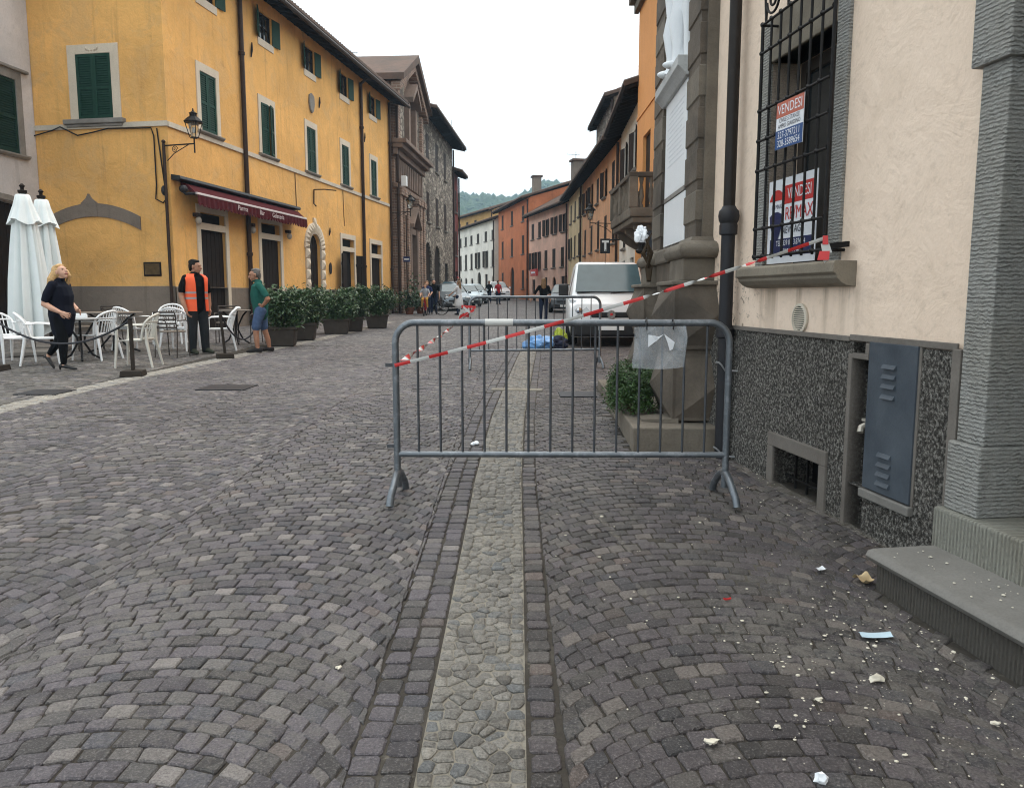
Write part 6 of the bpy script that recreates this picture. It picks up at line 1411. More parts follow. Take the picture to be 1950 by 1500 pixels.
# front of a chair points to -y at rz 0
chairs = [(-8.28, 12.95, 70, 'white plastic armchair at the very left edge beside the closed parasols'),
          (-7.62, 12.75, 120, 'white plastic chair half hidden behind the walking woman'),
          (-7.15, 13.55, -100, 'white plastic armchair drawn up to the table right of the woman'),
          (-7.30, 15.25, 150, 'white plastic chair with rounded back behind the big round table'),
          (-7.30, 16.85, 10, 'white plastic chair farthest back against the grey plinth'),
          (-6.50, 15.45, 175, 'white plastic chair standing behind the dark slatted chair'),
          (-5.78, 15.60, -70, 'white plastic armchair just right of the man in the orange vest'),
          (-8.75, 12.05, 30, 'white plastic chair cut off by the left picture edge, nearest the rope post')]
for i, (x, y, rz, lab) in enumerate(chairs): place(pc, i == 0, x, y, rz, lab, GW)
pd = plastic_chair(MAT['chair_dirty']); place(pd, True, -5.93, 12.45, -82, 'weathered cream plastic chair behind the nearest rope post', GW)
mc = metal_chair(); GM = 'dark slatted metal chairs of the cafe'
for i, (x, y, rz, lab) in enumerate(((-6.08, 14.15, 172, 'dark slatted metal chair with its back to the street, left of the orange vest'), (-8.10, 15.1, -60, 'dark metal chair behind the hands of the walking woman'), (-8.20, 16.0, 5, 'dark slatted chair back showing above the big round table'), (-6.25, 17.3, 10, 'dark metal chair by the small table in front of the doors'), (-5.55, 17.6, -20, 'dark metal chair half hidden behind the man in green'))): place(mc, i == 0, x, y, rz, lab, GM)
def table(label, x, y, r, h, style):
    t_ = thing('cafe_table', label, 'table', (x, y, gz(x, y)), 0, 'cafe tables'); m = MB(); m.lathe([(r * .96, h - .028), (r, h - .02), (r, h - .004), (r * .985, h)], 28); m.obj('table_top', MAT['table_top'] if style else plain('pale_table_top', (.45, .46, .46), .25), t_, smooth=40)
    for k in range(4):
        a = k * math.pi / 2 + .5; c_, s_ = math.cos(a), math.sin(a); m = MB()
        m.tube([(c_ * q, s_ * q, z) for q, z in ((r * .75, h - .03), (r * .5, h - .12), (.06, h * .55), (.05, h * .42), (r * .45, .10), (r * .85, .015))], .018, 7); m.obj('leg', MAT['iron'], t_, smooth=60)
    return t_
table('big round brown cafe table behind the walking woman', -7.45, 14.75, .52, .76, 1); table('smaller pale round table right beside the walking woman', -7.30, 13.35, .36, .72, 0); table('small round table near the brown bar doors', -6.0, 17.15, .33, .74, 1)
m = MB(); m.ball((-5.92, 17.1, gz(-6, 17.1) + .78), .07, .05, .035); tag(m.obj('white_cloth', MAT['white_plastic'], None, smooth=80), 'small white cloth left on the small table by the doors', 'cloth')
m = MB(); m.box(-.10, .10, -.07, .07, 0, .05); m.box(-.09, .09, -.06, .06, .05, .075); o = m.obj('menu_stack', MAT['white_plastic'], None, loc=(-7.32, 13.42, gz(-7.3, 13.4) + .721), rot=(0, 0, .4)); tag(o, 'white stack of menus on the pale table by the woman', 'menus')
# closed parasols
MAT['canvas'] = plain('white_canvas', (.74, .78, .77), .85, var=.05, scale=5)
def parasol(label, x, y, k, seed):
    p_ = thing('closed_parasol', label, 'parasol', (x, y, gz(x, y)), seed, 'closed white parasols'); r_ = random.Random(seed); N = 72; ph = [r_.uniform(0, 6) for _ in range(6)]
    def sec(z, r, fold, skew=0.): return [((r + fold * (.6 * math.sin(9 * a + ph[0]) + .4 * math.sin(14 * a + ph[1]) + .3 * math.sin(5 * a + ph[2]))) * math.cos(a) * .92, (r + fold * (.6 * math.sin(9 * a + ph[0]) + .4 * math.sin(14 * a + ph[1]) + .3 * math.sin(5 * a + ph[2]))) * math.sin(a), z + skew * math.sin(3 * a + ph[3])) for a in np.linspace(0, 2 * math.pi, N, endpoint=False)]
    m = MB(); loft(m, [sec(.50 * k, .22, .12, .20), sec(.75 * k, .25, .12, .10), sec(1.4 * k, .225, .095), sec(2.0 * k, .185, .07), sec(2.45 * k, .15, .045), sec(2.62 * k, .14, .03)], caps=False); m.obj('canopy', MAT['canvas'], p_, fix=False, smooth=70)
    m = MB(); loft(m, [sec(2.42 * k, .25, .035, .05), sec(2.52 * k, .215, .03, .03), sec(2.75 * k, .145, .012), sec(2.90 * k, .115, .004), sec(2.915 * k, .10, 0)]); m.obj('vent_cap', MAT['canvas'], p_, fix=False, smooth=70)
    m = MB(); m.tube([(0, 0, .05), (0, 0, 2.92 * k)], .030, 8); m.obj('pole', MAT['brown_wood'], p_, smooth=60); m = MB(); m.lathe([(.03, 2.90 * k), (.075, 2.95 * k), (.075, 2.99 * k), (.03, 3.0 * k), (.03, 3.04 * k), (.05, 3.07 * k), (.015, 3.11 * k)], 10); m.obj('finial', MAT['brown_wood'], p_, smooth=50)
    m = MB(); m.box(-.36, .36, -.36, .36, .0, .09); m.obj('base_slab', MAT['cement'], p_, bevel=.02)
    return p_
parasol('taller closed white parasol at the left edge', -8.62, 14.20, .97, 2); parasol('second closed white parasol, slightly lower and nearer the wall', -8.88, 15.2, .97, 5)
# rope posts and ropes
MAT['post_wood'] = plain('dark_post_wood', (.035, .028, .022), .7, var=.3)
posts = [(-7.80, 11.85, 'rope post cut off at the left picture edge'), (-5.36, 11.10, 'nearest dark rope post on the pale kerb line'), (-5.10, 13.98, 'leaning rope post between the man in the vest and the man in green')]
PT = []
for i, (x, y, lab) in enumerate(posts):
    p_ = thing('rope_post', lab, 'post', (x, y, gz(x, y)), .2 * i, 'rope posts along the terrace'); lean = -.055 if i == 2 else 0
    m = MB(); m.hexa([(-.15, -.15, 0), (.15, -.15, 0), (.15, .15, 0), (-.15, .15, 0), (-.14, -.14, .085), (.14, -.14, .085), (.14, .14, .085), (-.14, .14, .085)]); m.obj('base', MAT['post_wood'], p_, bevel=.01)
    m = MB(); m.bar((0, 0, .08), (lean, 0, .82), .048, .048, (0, 1, 0)); m.obj('shaft', MAT['post_wood'], p_, bevel=.006); m = MB(); m.lathe([(.035, .80), (.035, .815), (.02, .83)], 8, (lean, 0, 0)); m.obj('cap', MAT['iron'], p_)
    PT.append(Vector((x + lean, y, gz(x, y) + .79)))
def rope(label, a, b, sag): m = MB(); m.tube(sagline(a, b, sag, 20), .016, 7); return tag(m.obj('rope', plain('dark_rope', (.045, .045, .05), .8) if 'dark_rope' not in bpy.data.materials else bpy.data.materials['dark_rope'], None, smooth=60), label, 'rope', 'barrier ropes of the terrace')
rope('dark rope sagging in front of the walking woman', PT[0], PT[1], .36); rope('dark rope looping from the leaning post behind the man in green', PT[2], (-4.95, 15.5, gz(-4.95, 15.5) + .62), .42)
# planters with laurel
MAT['planter'] = plain('brown_planter', (.065, .055, .046), .75, var=.2)
def planter(label, x, y, w_, d_, h, sh, seed, rz=.16):
    p_ = thing('planter', label, 'planter', (x, y, gz(x, y)), rz, 'laurel planters along the terrace')
    m = MB(); a, b = w_ / 2, d_ / 2; m.hexa([(-a * .84, -b * .84, 0), (a * .84, -b * .84, 0), (a * .84, b * .84, 0), (-a * .84, b * .84, 0), (-a, -b, h), (a, -b, h), (a, b, h), (-a, b, h)]); m.obj('tub', MAT['planter'], p_, bevel=.03, seg=3)
    m = MB(); m.box(-a * 1.05, a * 1.05, -b * 1.05, b * 1.05, h - .05, h + .005); m.obj('tub_rim', MAT['planter'], p_, bevel=.015); m = MB(); m.box(-a * .93, a * .93, -b * .93, b * .93, h, h + .012); m.obj('soil', MAT['earth'], p_)
    def shp(r_):
        th = r_.uniform(0, 2 * math.pi); z = r_.uniform(-.05, 1); rr = math.sqrt(r_.uniform(.12, 1)) * (.75 + .35 * math.sin(z * 2.6)); return (w_ * .74 * rr * math.cos(th), d_ * .74 * rr * math.sin(th), h + .06 + sh * z * (1 - .15 * rr))
    leaves('crown', p_, MAT['laurel'], 3800, shp, .050, seed, base=(.045, .092, .032), clumps=110)
    m = MB(); r_ = random.Random(seed)
    for k in range(8): x0, y0 = r_.uniform(-a, a) * .5, r_.uniform(-b, b) * .5; m.tube([(x0, y0, h - .02), (x0 * 1.4 + r_.uniform(-.05, .05), y0 * 1.4, h + sh * .45), (x0 * 1.8, y0 * 1.8, h + sh * .85)], [.014, .010, .004], 5)
    tag(m.obj('stems', MAT['stem'], p_), kind='stuff'); return p_
planter('first brown planter of laurel, right behind the man in green', -4.95, 17.0, .62, .62, .40, .76, 21); planter('second laurel planter, close beside the first', -5.02, 19.0, .62, .62, .40, .78, 22); planter('third laurel planter, after the gap in the row', -4.82, 21.7, .72, .60, .40, .78, 23); planter('fourth laurel planter, half behind the third', -4.62, 23.1, .55, .6, .40, .82, 24); planter('last laurel planter of the row, nearest the church', -4.28, 25.1, .70, .6, .42, .80, 25)
def potted(label, x, y, h, seed): 
    p_ = thing('potted_plant', label, 'potted plant', (x, y, gz(x, y)), 0, 'potted plants by the church'); m = MB(); m.lathe([(.16, 0), (.24, .30), (.26, .32), (.23, .33)], 14); m.obj('pot', plain('terracotta', (.22, .085, .05), .8) if 'terracotta' not in bpy.data.materials else bpy.data.materials['terracotta'], p_, smooth=40)
    leaves('crown', p_, MAT['laurel'], 500, lambda r_: (r_.normal(0, .22), r_.normal(0, .22), .4 + abs(r_.normal(0, 1)) * h * .45), .09, seed, clumps=30); m = MB(); m.tube([(0, 0, .3), (.02, 0, .3 + h * .6)], .02, 5); m.obj('stem', MAT['stem'], p_)
potted('tall potted plant left of the church door', -4.95, 38.3, 1.1, 31); potted('low potted plant beside the tall one at the church', -4.55, 39.4, .6, 32)
# covers set in the paving
def cover(label, x, y, w_, d_, mat, rz=0, name='drain_cover'):
    m = MB(); z = gz(x, y); tlt = (gz(x, y + .2) - gz(x, y - .2)) / .4; m.hexa([(-w_ / 2, -d_ / 2, -.02), (w_ / 2, -d_ / 2, -.02), (w_ / 2, d_ / 2, -.02), (-w_ / 2, d_ / 2, -.02), (-w_ / 2, -d_ / 2, .007), (w_ / 2, -d_ / 2, .007), (w_ / 2, d_ / 2, .007), (-w_ / 2, d_ / 2, .007)]); o = m.obj(name, mat, None, loc=(x, y, z + .004), rot=(math.atan(tlt), 0, rz)); return tag(o, label, 'drain cover')
cover('dark iron drain cover in the paving beside the memorial step', .76, 9.1, .42, .42, MAT['castiron']); cover('dark iron cover in the open street left of the barrier', -3.55, 9.75, .6, .5, MAT['castiron']); cover('dark round-edged cover near the pale kerb line', -5.55, 9.3, .5, .45, MAT['castiron']); cover('pale stone slab set across the river stone strip', .06, 9.55, .62, .16, MAT['mortar'], -.1, 'stone_slab')
# ------------------------------------------------------------------ people
def ell_tube(m, pts, ra, rb, side, n=14):
    # tube with elliptical sections: ra along `side` (lateral), rb across; hemispherical ends
    P = [Vector(p) for p in pts]; k = len(P); secs = []
    for i in range(k):
        t_ = (P[min(i + 1, k - 1)] - P[max(i - 1, 0)]).normalized(); s_ = Vector(side); s_ = (s_ - t_ * s_.dot(t_)).normalized(); f = t_.cross(s_); secs.append((P[i], t_, s_, f, ra[i], rb[i]))
    full = []
    a0 = secs[0]; a1 = secs[-1]
    for q in (.95, .7, .35): full.append((a0[0] - a0[1] * min(a0[4], a0[5]) * q, a0[2], a0[3], a0[4] * math.sqrt(1 - q * q), a0[5] * math.sqrt(1 - q * q)))
    for p_, t_, s_, f, x, y in secs: full.append((p_, s_, f, x, y))
    for q in (.35, .7, .95): full.append((a1[0] + a1[1] * min(a1[4], a1[5]) * q, a1[2], a1[3], a1[4] * math.sqrt(1 - q * q), a1[5] * math.sqrt(1 - q * q)))
    loft(m, [[tuple(p_ + s_ * math.cos(2 * math.pi * j / n) * x + f * math.sin(2 * math.pi * j / n) * y) for j in range(n)] for p_, s_, f, x, y in full])
def remesh(m, voxel, smooth_it=3):
    me = m.mesh('tmp', []); bm = bmesh.new(); bm.from_mesh(me); bmesh.ops.recalc_face_normals(bm, faces=bm.faces); bm.to_mesh(me); bm.free()
    o = bpy.data.objects.new('tmp', me); C.objects.link(o); r_ = o.modifiers.new('r', 'REMESH'); r_.mode = 'VOXEL'; r_.voxel_size = voxel; s_ = o.modifiers.new('s', 'SMOOTH'); s_.factor = .5; s_.iterations = smooth_it
    dg = bpy.context.evaluated_depsgraph_get(); out = bpy.data.meshes.new_from_object(o.evaluated_get(dg)); bpy.data.objects.remove(o); bpy.data.meshes.remove(me); return out
class Body:
    def __init__(s): s.shapes = []; s.m = MB()
    def limb(s, pts, ra, mat, rb=None, side=(0, 1, 0)):
        ra = ra if isinstance(ra, (list, tuple)) else [ra] * len(pts); rb = rb or ra; ell_tube(s.m, pts, ra, rb, side); s.shapes.append((np.array([tuple(p) for p in pts], float), np.array([(a + b) / 2 for a, b in zip(ra, rb)]), mat)); return s
    def build(s, name, mats, parent, voxel):
        me = remesh(s.m, voxel); idx = {k: i for i, k in enumerate(mats)}
        for k in mats: me.materials.append(MAT[k])
        n = len(me.polygons); c_ = np.zeros(n * 3); me.polygons.foreach_get('center', c_); c_ = c_.reshape(-1, 3); best = np.full(n, 9.); mi = np.zeros(n, int)
        for P, r_, mt in s.shapes:
            for i in range(len(P) - 1):
                a, b = P[i], P[i + 1]; d = b - a; t_ = np.clip(((c_ - a) @ d) / (d @ d + 1e-9), 0, 1); dist = np.linalg.norm(c_ - (a + t_[:, None] * d), axis=1) - (r_[i] * (1 - t_) + r_[i + 1] * t_); w_ = dist < best; best[w_] = dist[w_]; mi[w_] = idx[mt]
        me.polygons.foreach_set('material_index', mi.astype(np.int32)); me.polygons.foreach_set('use_smooth', [True] * n); me.name = name; o = bpy.data.objects.new(name, me); C.objects.link(o); o.parent = parent; return o
def head(b, c_, fwd, k=1.0, skin='skin', neck=None):
    # skull, jaw, nose, ears, brow on a head that looks along fwd
    f = Vector(fwd).normalized(); u = Vector((0, 0, 1)); u = (u - f * u.dot(f)).normalized(); l = u.cross(f); c_ = Vector(c_); q = lambda x, y, z: tuple(c_ + f * x * k + l * y * k + u * z * k)
    b.limb([q(-.015, 0, .035), q(-.01, 0, .05)], [.076 * k, .07 * k], skin, [.098 * k, .09 * k], side=tuple(l)); b.limb([q(.01, 0, .03), q(.035, 0, -.045), q(.045, 0, -.085)], [.070 * k, .058 * k, .032 * k], skin, [.085 * k, .060 * k, .035 * k], side=tuple(l))
    b.limb([q(.088, 0, .02), q(.112, 0, -.022)], [.010 * k, .017 * k], skin); b.limb([q(.086, -.03, .035), q(.089, .03, .035)], .012 * k, skin); b.limb([q(.088, -.02, -.055), q(.088, .02, -.055)], .011 * k, 'lips')
    for s_ in (-1, 1): b.limb([q(-.005, s_ * .078, .02), q(-.01, s_ * .08, -.02)], [.018 * k, .012 * k], skin)
    if neck: b.limb([neck, q(-.02, 0, -.06)], [.058 * k, .052 * k], skin)
    return q
def hand(b, w_, d, pn, k=1.0, skin='skin', curl=.5):
    # w_: wrist, d: pointing direction, pn: palm normal
    d = Vector(d).normalized(); pn = Vector(pn); pn = (pn - d * pn.dot(d)).normalized(); l = d.cross(pn); w_ = Vector(w_); q = lambda x, y, z: tuple(w_ + d * x * k + l * y * k + pn * z * k)
    b.limb([q(0, 0, 0), q(.045, 0, 0), q(.085, 0, .002)], [.024 * k, .040 * k, .038 * k], skin, [.018 * k, .015 * k, .013 * k], side=tuple(l))
    for y, L_ in ((-.032, .070), (-.011, .080), (.011, .076), (.031, .060)):
        b.limb([q(.085, y, 0), q(.085 + L_ * .45, y * 1.25, .02 * curl), q(.085 + L_ * .75, y * 1.3, .055 * curl), q(.085 + L_ * .85, y * 1.3, .085 * curl)], [.0095 * k, .009 * k, .008 * k, .007 * k], skin)
    b.limb([q(.02, -.03, .0), q(.05, -.058, .018), q(.085, -.062, .03)], [.014 * k, .011 * k, .009 * k], skin)
MAT['lips'] = plain('lip_skin', (.36, .14, .11), .5); MAT['navy'] = plain('navy_knit', (.006, .007, .014), .85, var=.35, scale=9, bump=.7, bscale=16); MAT['black_cloth'] = plain('black_cloth', (.005, .005, .006), .9, var=.4, scale=9, bump=.7, bscale=16); MAT['shoe_black'] = plain('black_shoe_leather', (.010, .009, .009), .4); MAT['dark_trouser'] = plain('dark_grey_work_trousers', (.022, .024, .026), .85, var=.35, scale=9, bump=.5, bscale=18)
MAT['work_shoe'] = plain('olive_work_shoe', (.030, .034, .022), .7, var=.4, scale=20); MAT['green_polo'] = plain('green_polo_cotton', (.018, .095, .075), .85, var=.2, scale=10, bump=.4, bscale=14); MAT['denim'] = plain('blue_denim', (.055, .095, .185), .85, var=.3, scale=14); MAT['sneaker'] = plain('dark_sneaker', (.025, .022, .022), .6); MAT['hi_vis'] = plain('orange_hi_vis', (.85, .115, .035), .7, var=.08, bump=.3, bscale=14); MAT['reflective'] = plain('grey_reflective_tape', (.30, .29, .30), .35)
MAT['blonde'] = plain('blonde_hair', (.50, .31, .13), .55, var=.45, scale=40, bump=.8, bscale=70); MAT['dark_hair'] = plain('dark_hair', (.012, .010, .009), .6, var=.3, scale=40); MAT['grey_hair'] = plain('grey_hair', (.12, .11, .10), .65, var=.4, scale=50); MAT['eye'] = plain('dark_eye', (.02, .015, .012), .3)
MAT['red_shirt'] = plain('red_shirt', (.42, .018, .025), .85); MAT['white_shirt'] = plain('white_cotton', (.66, .67, .68), .85); MAT['grey_shirt'] = plain('grey_tee', (.28, .30, .33), .85); MAT['yellow_cloth'] = plain('ochre_trousers', (.50, .27, .045), .85); MAT['jeans_dark'] = plain('dark_jeans', (.018, .026, .055), .85, var=.3, scale=12); MAT['brown_hair'] = plain('light_brown_hair', (.20, .115, .05), .6, var=.4, scale=40, bump=.6, bscale=60); MAT['navy_stripe'] = plain('navy_cotton', (.02, .03, .09), .85)
def blob_child(name, parent, mat, parts, voxel=.011, it=2):
    m = MB()
    for pts, ra, rb, side in parts: ell_tube(m, pts, ra, rb or ra, side or (0, 1, 0))
    me = remesh(m, voxel, it); me.name = name; me.materials.append(MAT[mat]); me.polygons.foreach_set('use_smooth', [True] * len(me.polygons)); o = bpy.data.objects.new(name, me); C.objects.link(o); o.parent = parent; return o
def eyes(parent, q, k=1.0):
    for s_ in (-1, 1): m = MB(); m.ball(q(.079, s_ * .030, .018), .011 * k, .012 * k, .008 * k, 8, 6); m.obj('eye', MAT['eye'], parent, smooth=80)
# --- woman in navy walking to the right, looking up
pw = thing('person', 'blonde person in black walking past the tables, looking up', 'person', (-6.80, 11.96, gz(-6.8, 11.96)), R(-6))
b = Body()
b.limb([(-.01, 0, .60), (0, 0, .84), (-.005, 0, .98), (.01, 0, 1.12), (0, 0, 1.24), (-.01, 0, 1.31)], [.145, .19, .175, .18, .185, .12], 'navy', [.15, .185, .165, .165, .13, .075])
b.limb([(.01, -.08, .80), (.035, -.07, .45), (.02, -.065, .12)], [.105, .075, .045], 'black_cloth'); b.limb([(-.02, .08, .80), (-.13, .075, .44), (-.285, .07, .25)], [.105, .072, .045], 'black_cloth')
b.limb([(.02, -.065, .14), (.02, -.065, .085)], [.034, .032], 'skin'); b.limb([(-.285, .07, .25), (-.315, .07, .21)], [.036, .034], 'skin')
b.limb([(-.03, -.065, .07), (.06, -.065, .055), (.17, -.065, .03), (.215, -.065, .026)], [.030, .034, .034, .022], 'shoe_black', [.034, .030, .022, .018]); b.limb([(-.045, -.065, .06), (-.045, -.065, .012)], [.018, .012], 'shoe_black')
b.limb([(-.355, .07, .20), (-.315, .07, .15), (-.262, .07, .06), (-.245, .07, .028)], [.026, .033, .034, .022], 'shoe_black', [.034, .030, .022, .018]); b.limb([(-.36, .07, .205), (-.40, .07, .18)], [.018, .012], 'shoe_black')
b.limb([(-.01, -.155, 1.275), (-.06, -.215, 1.14), (-.085, -.225, 1.06)], [.068, .062, .058], 'navy'); b.limb([(-.085, -.225, 1.06), (-.11, -.228, 1.0), (.01, -.225, .93), (.12, -.205, .875)], [.050, .050, .042, .028], 'skin'); hand(b, (.12, -.205, .875), (.75, .15, -.35), (0, 1, -.2), .95)
b.limb([(-.01, .155, 1.275), (-.02, .215, 1.14), (-.02, .22, 1.07)], [.066, .060, .056], 'navy'); b.limb([(-.02, .22, 1.07), (0, .22, 1.0), (.10, .19, .92), (.17, .13, .89)], [.048, .046, .038, .026], 'skin'); hand(b, (.17, .13, .89), (.7, -.4, -.2), (0, -1, -.2), .9)
q = head(b, (.035, 0, 1.46), (.86, -.22, .42), .98, 'skin', (-.0, 0, 1.32)); b.build('body', ['navy', 'black_cloth', 'skin', 'shoe_black', 'lips'], pw, .0075); eyes(pw, q)
blob_child('hair', pw, 'blonde', [([q(-.045, 0, .06), q(-.06, 0, .0)], [.10, .105], [.085, .07], (0, 1, 0)), ([q(.02, 0, .105), q(-.05, 0, .10)], [.08, .085], [.035, .05], (0, 1, 0)), ([q(-.06, -.06, .03), (-.075, -.075, 1.36), (-.085, -.085, 1.25), (-.07, -.09, 1.12)], [.05, .062, .058, .03], None, None), ([q(-.06, .06, .03), (-.06, .08, 1.36), (-.07, .09, 1.25), (-.055, .09, 1.18)], [.05, .055, .05, .025], None, None), ([q(-.09, 0, .0), (-.12, 0, 1.34), (-.135, 0, 1.24), (-.125, .0, 1.18)], [.07, .08, .07, .03], [.045, .05, .045, .02], None), ([q(.03, .085, .02), q(.03, .092, -.06), (.055, .085, 1.28), (.05, .08, 1.2)], [.022, .03, .03, .015], None, None)], .010)
# --- man in orange vest
pv = thing('person', 'dark haired person in an orange reflective vest standing by the tables', 'person', (-5.86, 14.72, gz(-5.86, 14.72)), R(-38))
b = Body()
b.limb([(0, 0, .88), (0, 0, .98), (.005, 0, 1.10), (.01, 0, 1.25), (0, 0, 1.38), (-.015, 0, 1.455)], [.165, .168, .175, .195, .195, .12], 'black_cloth', [.125, .130, .130, .130, .115, .07])
b.limb([(0, -.095, .92), (.02, -.105, .50), (-.01, -.115, .10)], [.115, .085, .072], 'dark_trouser'); b.limb([(0, .095, .92), (.035, .115, .50), (.02, .135, .10)], [.115, .085, .072], 'dark_trouser')
for y, x in ((-.12, -.01), (.14, .02)): b.limb([(x - .07, y, .06), (x + .05, y, .065), (x + .16, y * 1.12, .045), (x + .20, y * 1.15, .035)], [.042, .050, .048, .030], 'work_shoe', [.05, .05, .035, .026])
b.limb([(-.01, -.185, 1.40), (-.02, -.255, 1.25), (-.02, -.265, 1.17)], [.068, .064, .060], 'black_cloth'); b.limb([(-.02, -.265, 1.17), (-.025, -.275, 1.08), (.04, -.27, .92), (.075, -.25, .83)], [.050, .048, .042, .030], 'skin_tan'); hand(b, (.075, -.25, .83), (.15, .15, -1), (.3, 1, 0), 1.0, 'skin_tan', .7)
b.limb([(-.01, .185, 1.40), (-.04, .255, 1.25), (-.05, .27, 1.17)], [.068, .064, .060], 'black_cloth'); b.limb([(-.05, .27, 1.17), (-.06, .28, 1.08), (-.02, .27, .92), (.01, .25, .83)], [.050, .048, .042, .030], 'skin_tan'); hand(b, (.01, .25, .83), (.15, -.15, -1), (.3, -1, 0), 1.0, 'skin_tan', .7)
q = head(b, (.02, .0, 1.60), (.80, .55, 0), 1.05, 'skin_tan', (-.005, 0, 1.45)); b.build('body', ['black_cloth', 'dark_trouser', 'work_shoe', 'skin_tan', 'lips'], pv, .0075); eyes(pv, q, 1.05)
blob_child('hair', pv, 'dark_hair', [([q(-.03, 0, .055), q(-.045, 0, .03)], [.086, .088], [.108, .075], (-.55, .8, 0)), ([q(.05, 0, .105), q(-.04, 0, .115)], [.062, .07], [.024, .035], (-.55, .8, 0)), ([q(-.07, 0, .0), q(-.075, 0, -.04)], [.07, .06], [.05, .035], (-.55, .8, 0))], .010)
def shell_vest(parent, mat, secs, a0, a1, thick=.012, name='vest', n=30, mats=None):
    # secs: (z, cx, rlat, rfwd); open at the front between angles
    m = MB(); A = np.linspace(a0, a1, n); k = len(secs)
    for layer, sgn in ((0, 1), (1, -1)):
        vs = [(cx + math.cos(a) * (rf + thick * (1 - layer)), math.sin(a) * (rl + thick * (1 - layer)), z) for z, cx, rl, rf in secs for a in A]; fs = []
        for i in range(k - 1):
            for j in range(n - 1):
                f = (i * n + j, i * n + j + 1, (i + 1) * n + j + 1, (i + 1) * n + j); fs.append(f if sgn > 0 else f[::-1])
        b0 = len(m.v); m.add(vs, fs)
        if mats:
            for i in range(k - 1):
                for j in range(n - 1): m.m[len(m.m) - len(fs) + i * (n - 1) + j] = mats[i]
    return m
zs = [(.80, .005, .215, .175), (.90, .005, .210, .170), (1.02, .005, .205, .165), (1.055, .005, .203, .163), (1.12, .005, .203, .163), (1.155, .005, .205, .163), (1.30, .01, .212, .155), (1.405, .0, .225, .145), (1.45, -.010, .195, .115), (1.482, -.015, .125, .085)]
m = shell_vest(pv, None, zs, .42, 2 * math.pi - .42, mats=[0, 0, 1, 0, 1, 0, 0, 0, 0]); m.obj('vest', [MAT['hi_vis'], MAT['reflective']], pv, fix=False, smooth=60)
# --- man in green polo, hands on hips, seen from the side
pg = thing('person', 'grey haired person in green shirt and denim shorts, hands on hips', 'person', (-4.86, 15.25, gz(-4.86, 15.25)), R(196))
b = Body()
b.limb([(-.02, 0, .76), (-.02, 0, .88), (0, 0, 1.0), (.02, 0, 1.12), (.02, 0, 1.26), (-.005, 0, 1.33)], [.165, .17, .17, .18, .18, .11], 'green_polo', [.14, .15, .155, .145, .12, .07])
b.limb([(-.02, -.09, .80), (-.05, -.095, .60), (-.06, -.10, .50)], [.112, .092, .088], 'denim'); b.limb([(-.02, .09, .80), (.05, .10, .60), (.07, .105, .50)], [.112, .092, .088], 'denim')
b.limb([(-.06, -.10, .50), (-.09, -.10, .38), (-.13, -.105, .24), (-.15, -.11, .09)], [.060, .054, .052, .034], 'skin_tan'); b.limb([(.07, .105, .50), (.08, .105, .38), (.07, .11, .24), (.06, .115, .09)], [.062, .055, .052, .034], 'skin_tan')
for y, x in ((-.11, -.15), (.115, .06)): b.limb([(x - .06, y, .055), (x + .05, y, .06), (x + .15, y * 1.1, .04), (x + .19, y * 1.12, .032)], [.038, .046, .045, .028], 'sneaker', [.048, .046, .032, .024])
for s_ in (-1, 1):
    b.limb([(-.01, s_ * .17, 1.28), (-.09, s_ * .25, 1.17), (-.13, s_ * .28, 1.09)], [.068, .062, .058], 'green_polo'); b.limb([(-.13, s_ * .28, 1.09), (-.16, s_ * .295, 1.03), (-.11, s_ * .23, .95), (-.07, s_ * .185, .91)], [.046, .046, .038, .028], 'skin_tan'); hand(b, (-.075, s_ * .19, .915), (.55, -s_ * .5, -.5), (.2, -s_, .3), .95, 'skin_tan', .4)
q = head(b, (.065, 0, 1.47), (.97, .1, -.12), 1.02, 'skin_tan', (.01, 0, 1.33)); b.build('body', ['green_polo', 'denim', 'skin_tan', 'sneaker', 'lips'], pg, .0075); eyes(pg, q)
blob_child('hair', pg, 'grey_hair', [([q(-.035, 0, .05), q(-.05, 0, .02)], [.083, .085], [.10, .07], (0, 1, 0)), ([q(.035, 0, .105), q(-.04, 0, .11)], [.06, .07], [.02, .03], (0, 1, 0)), ([q(-.075, 0, -.01), q(-.075, 0, -.05)], [.07, .06], [.045, .03], (0, 1, 0))], .010)
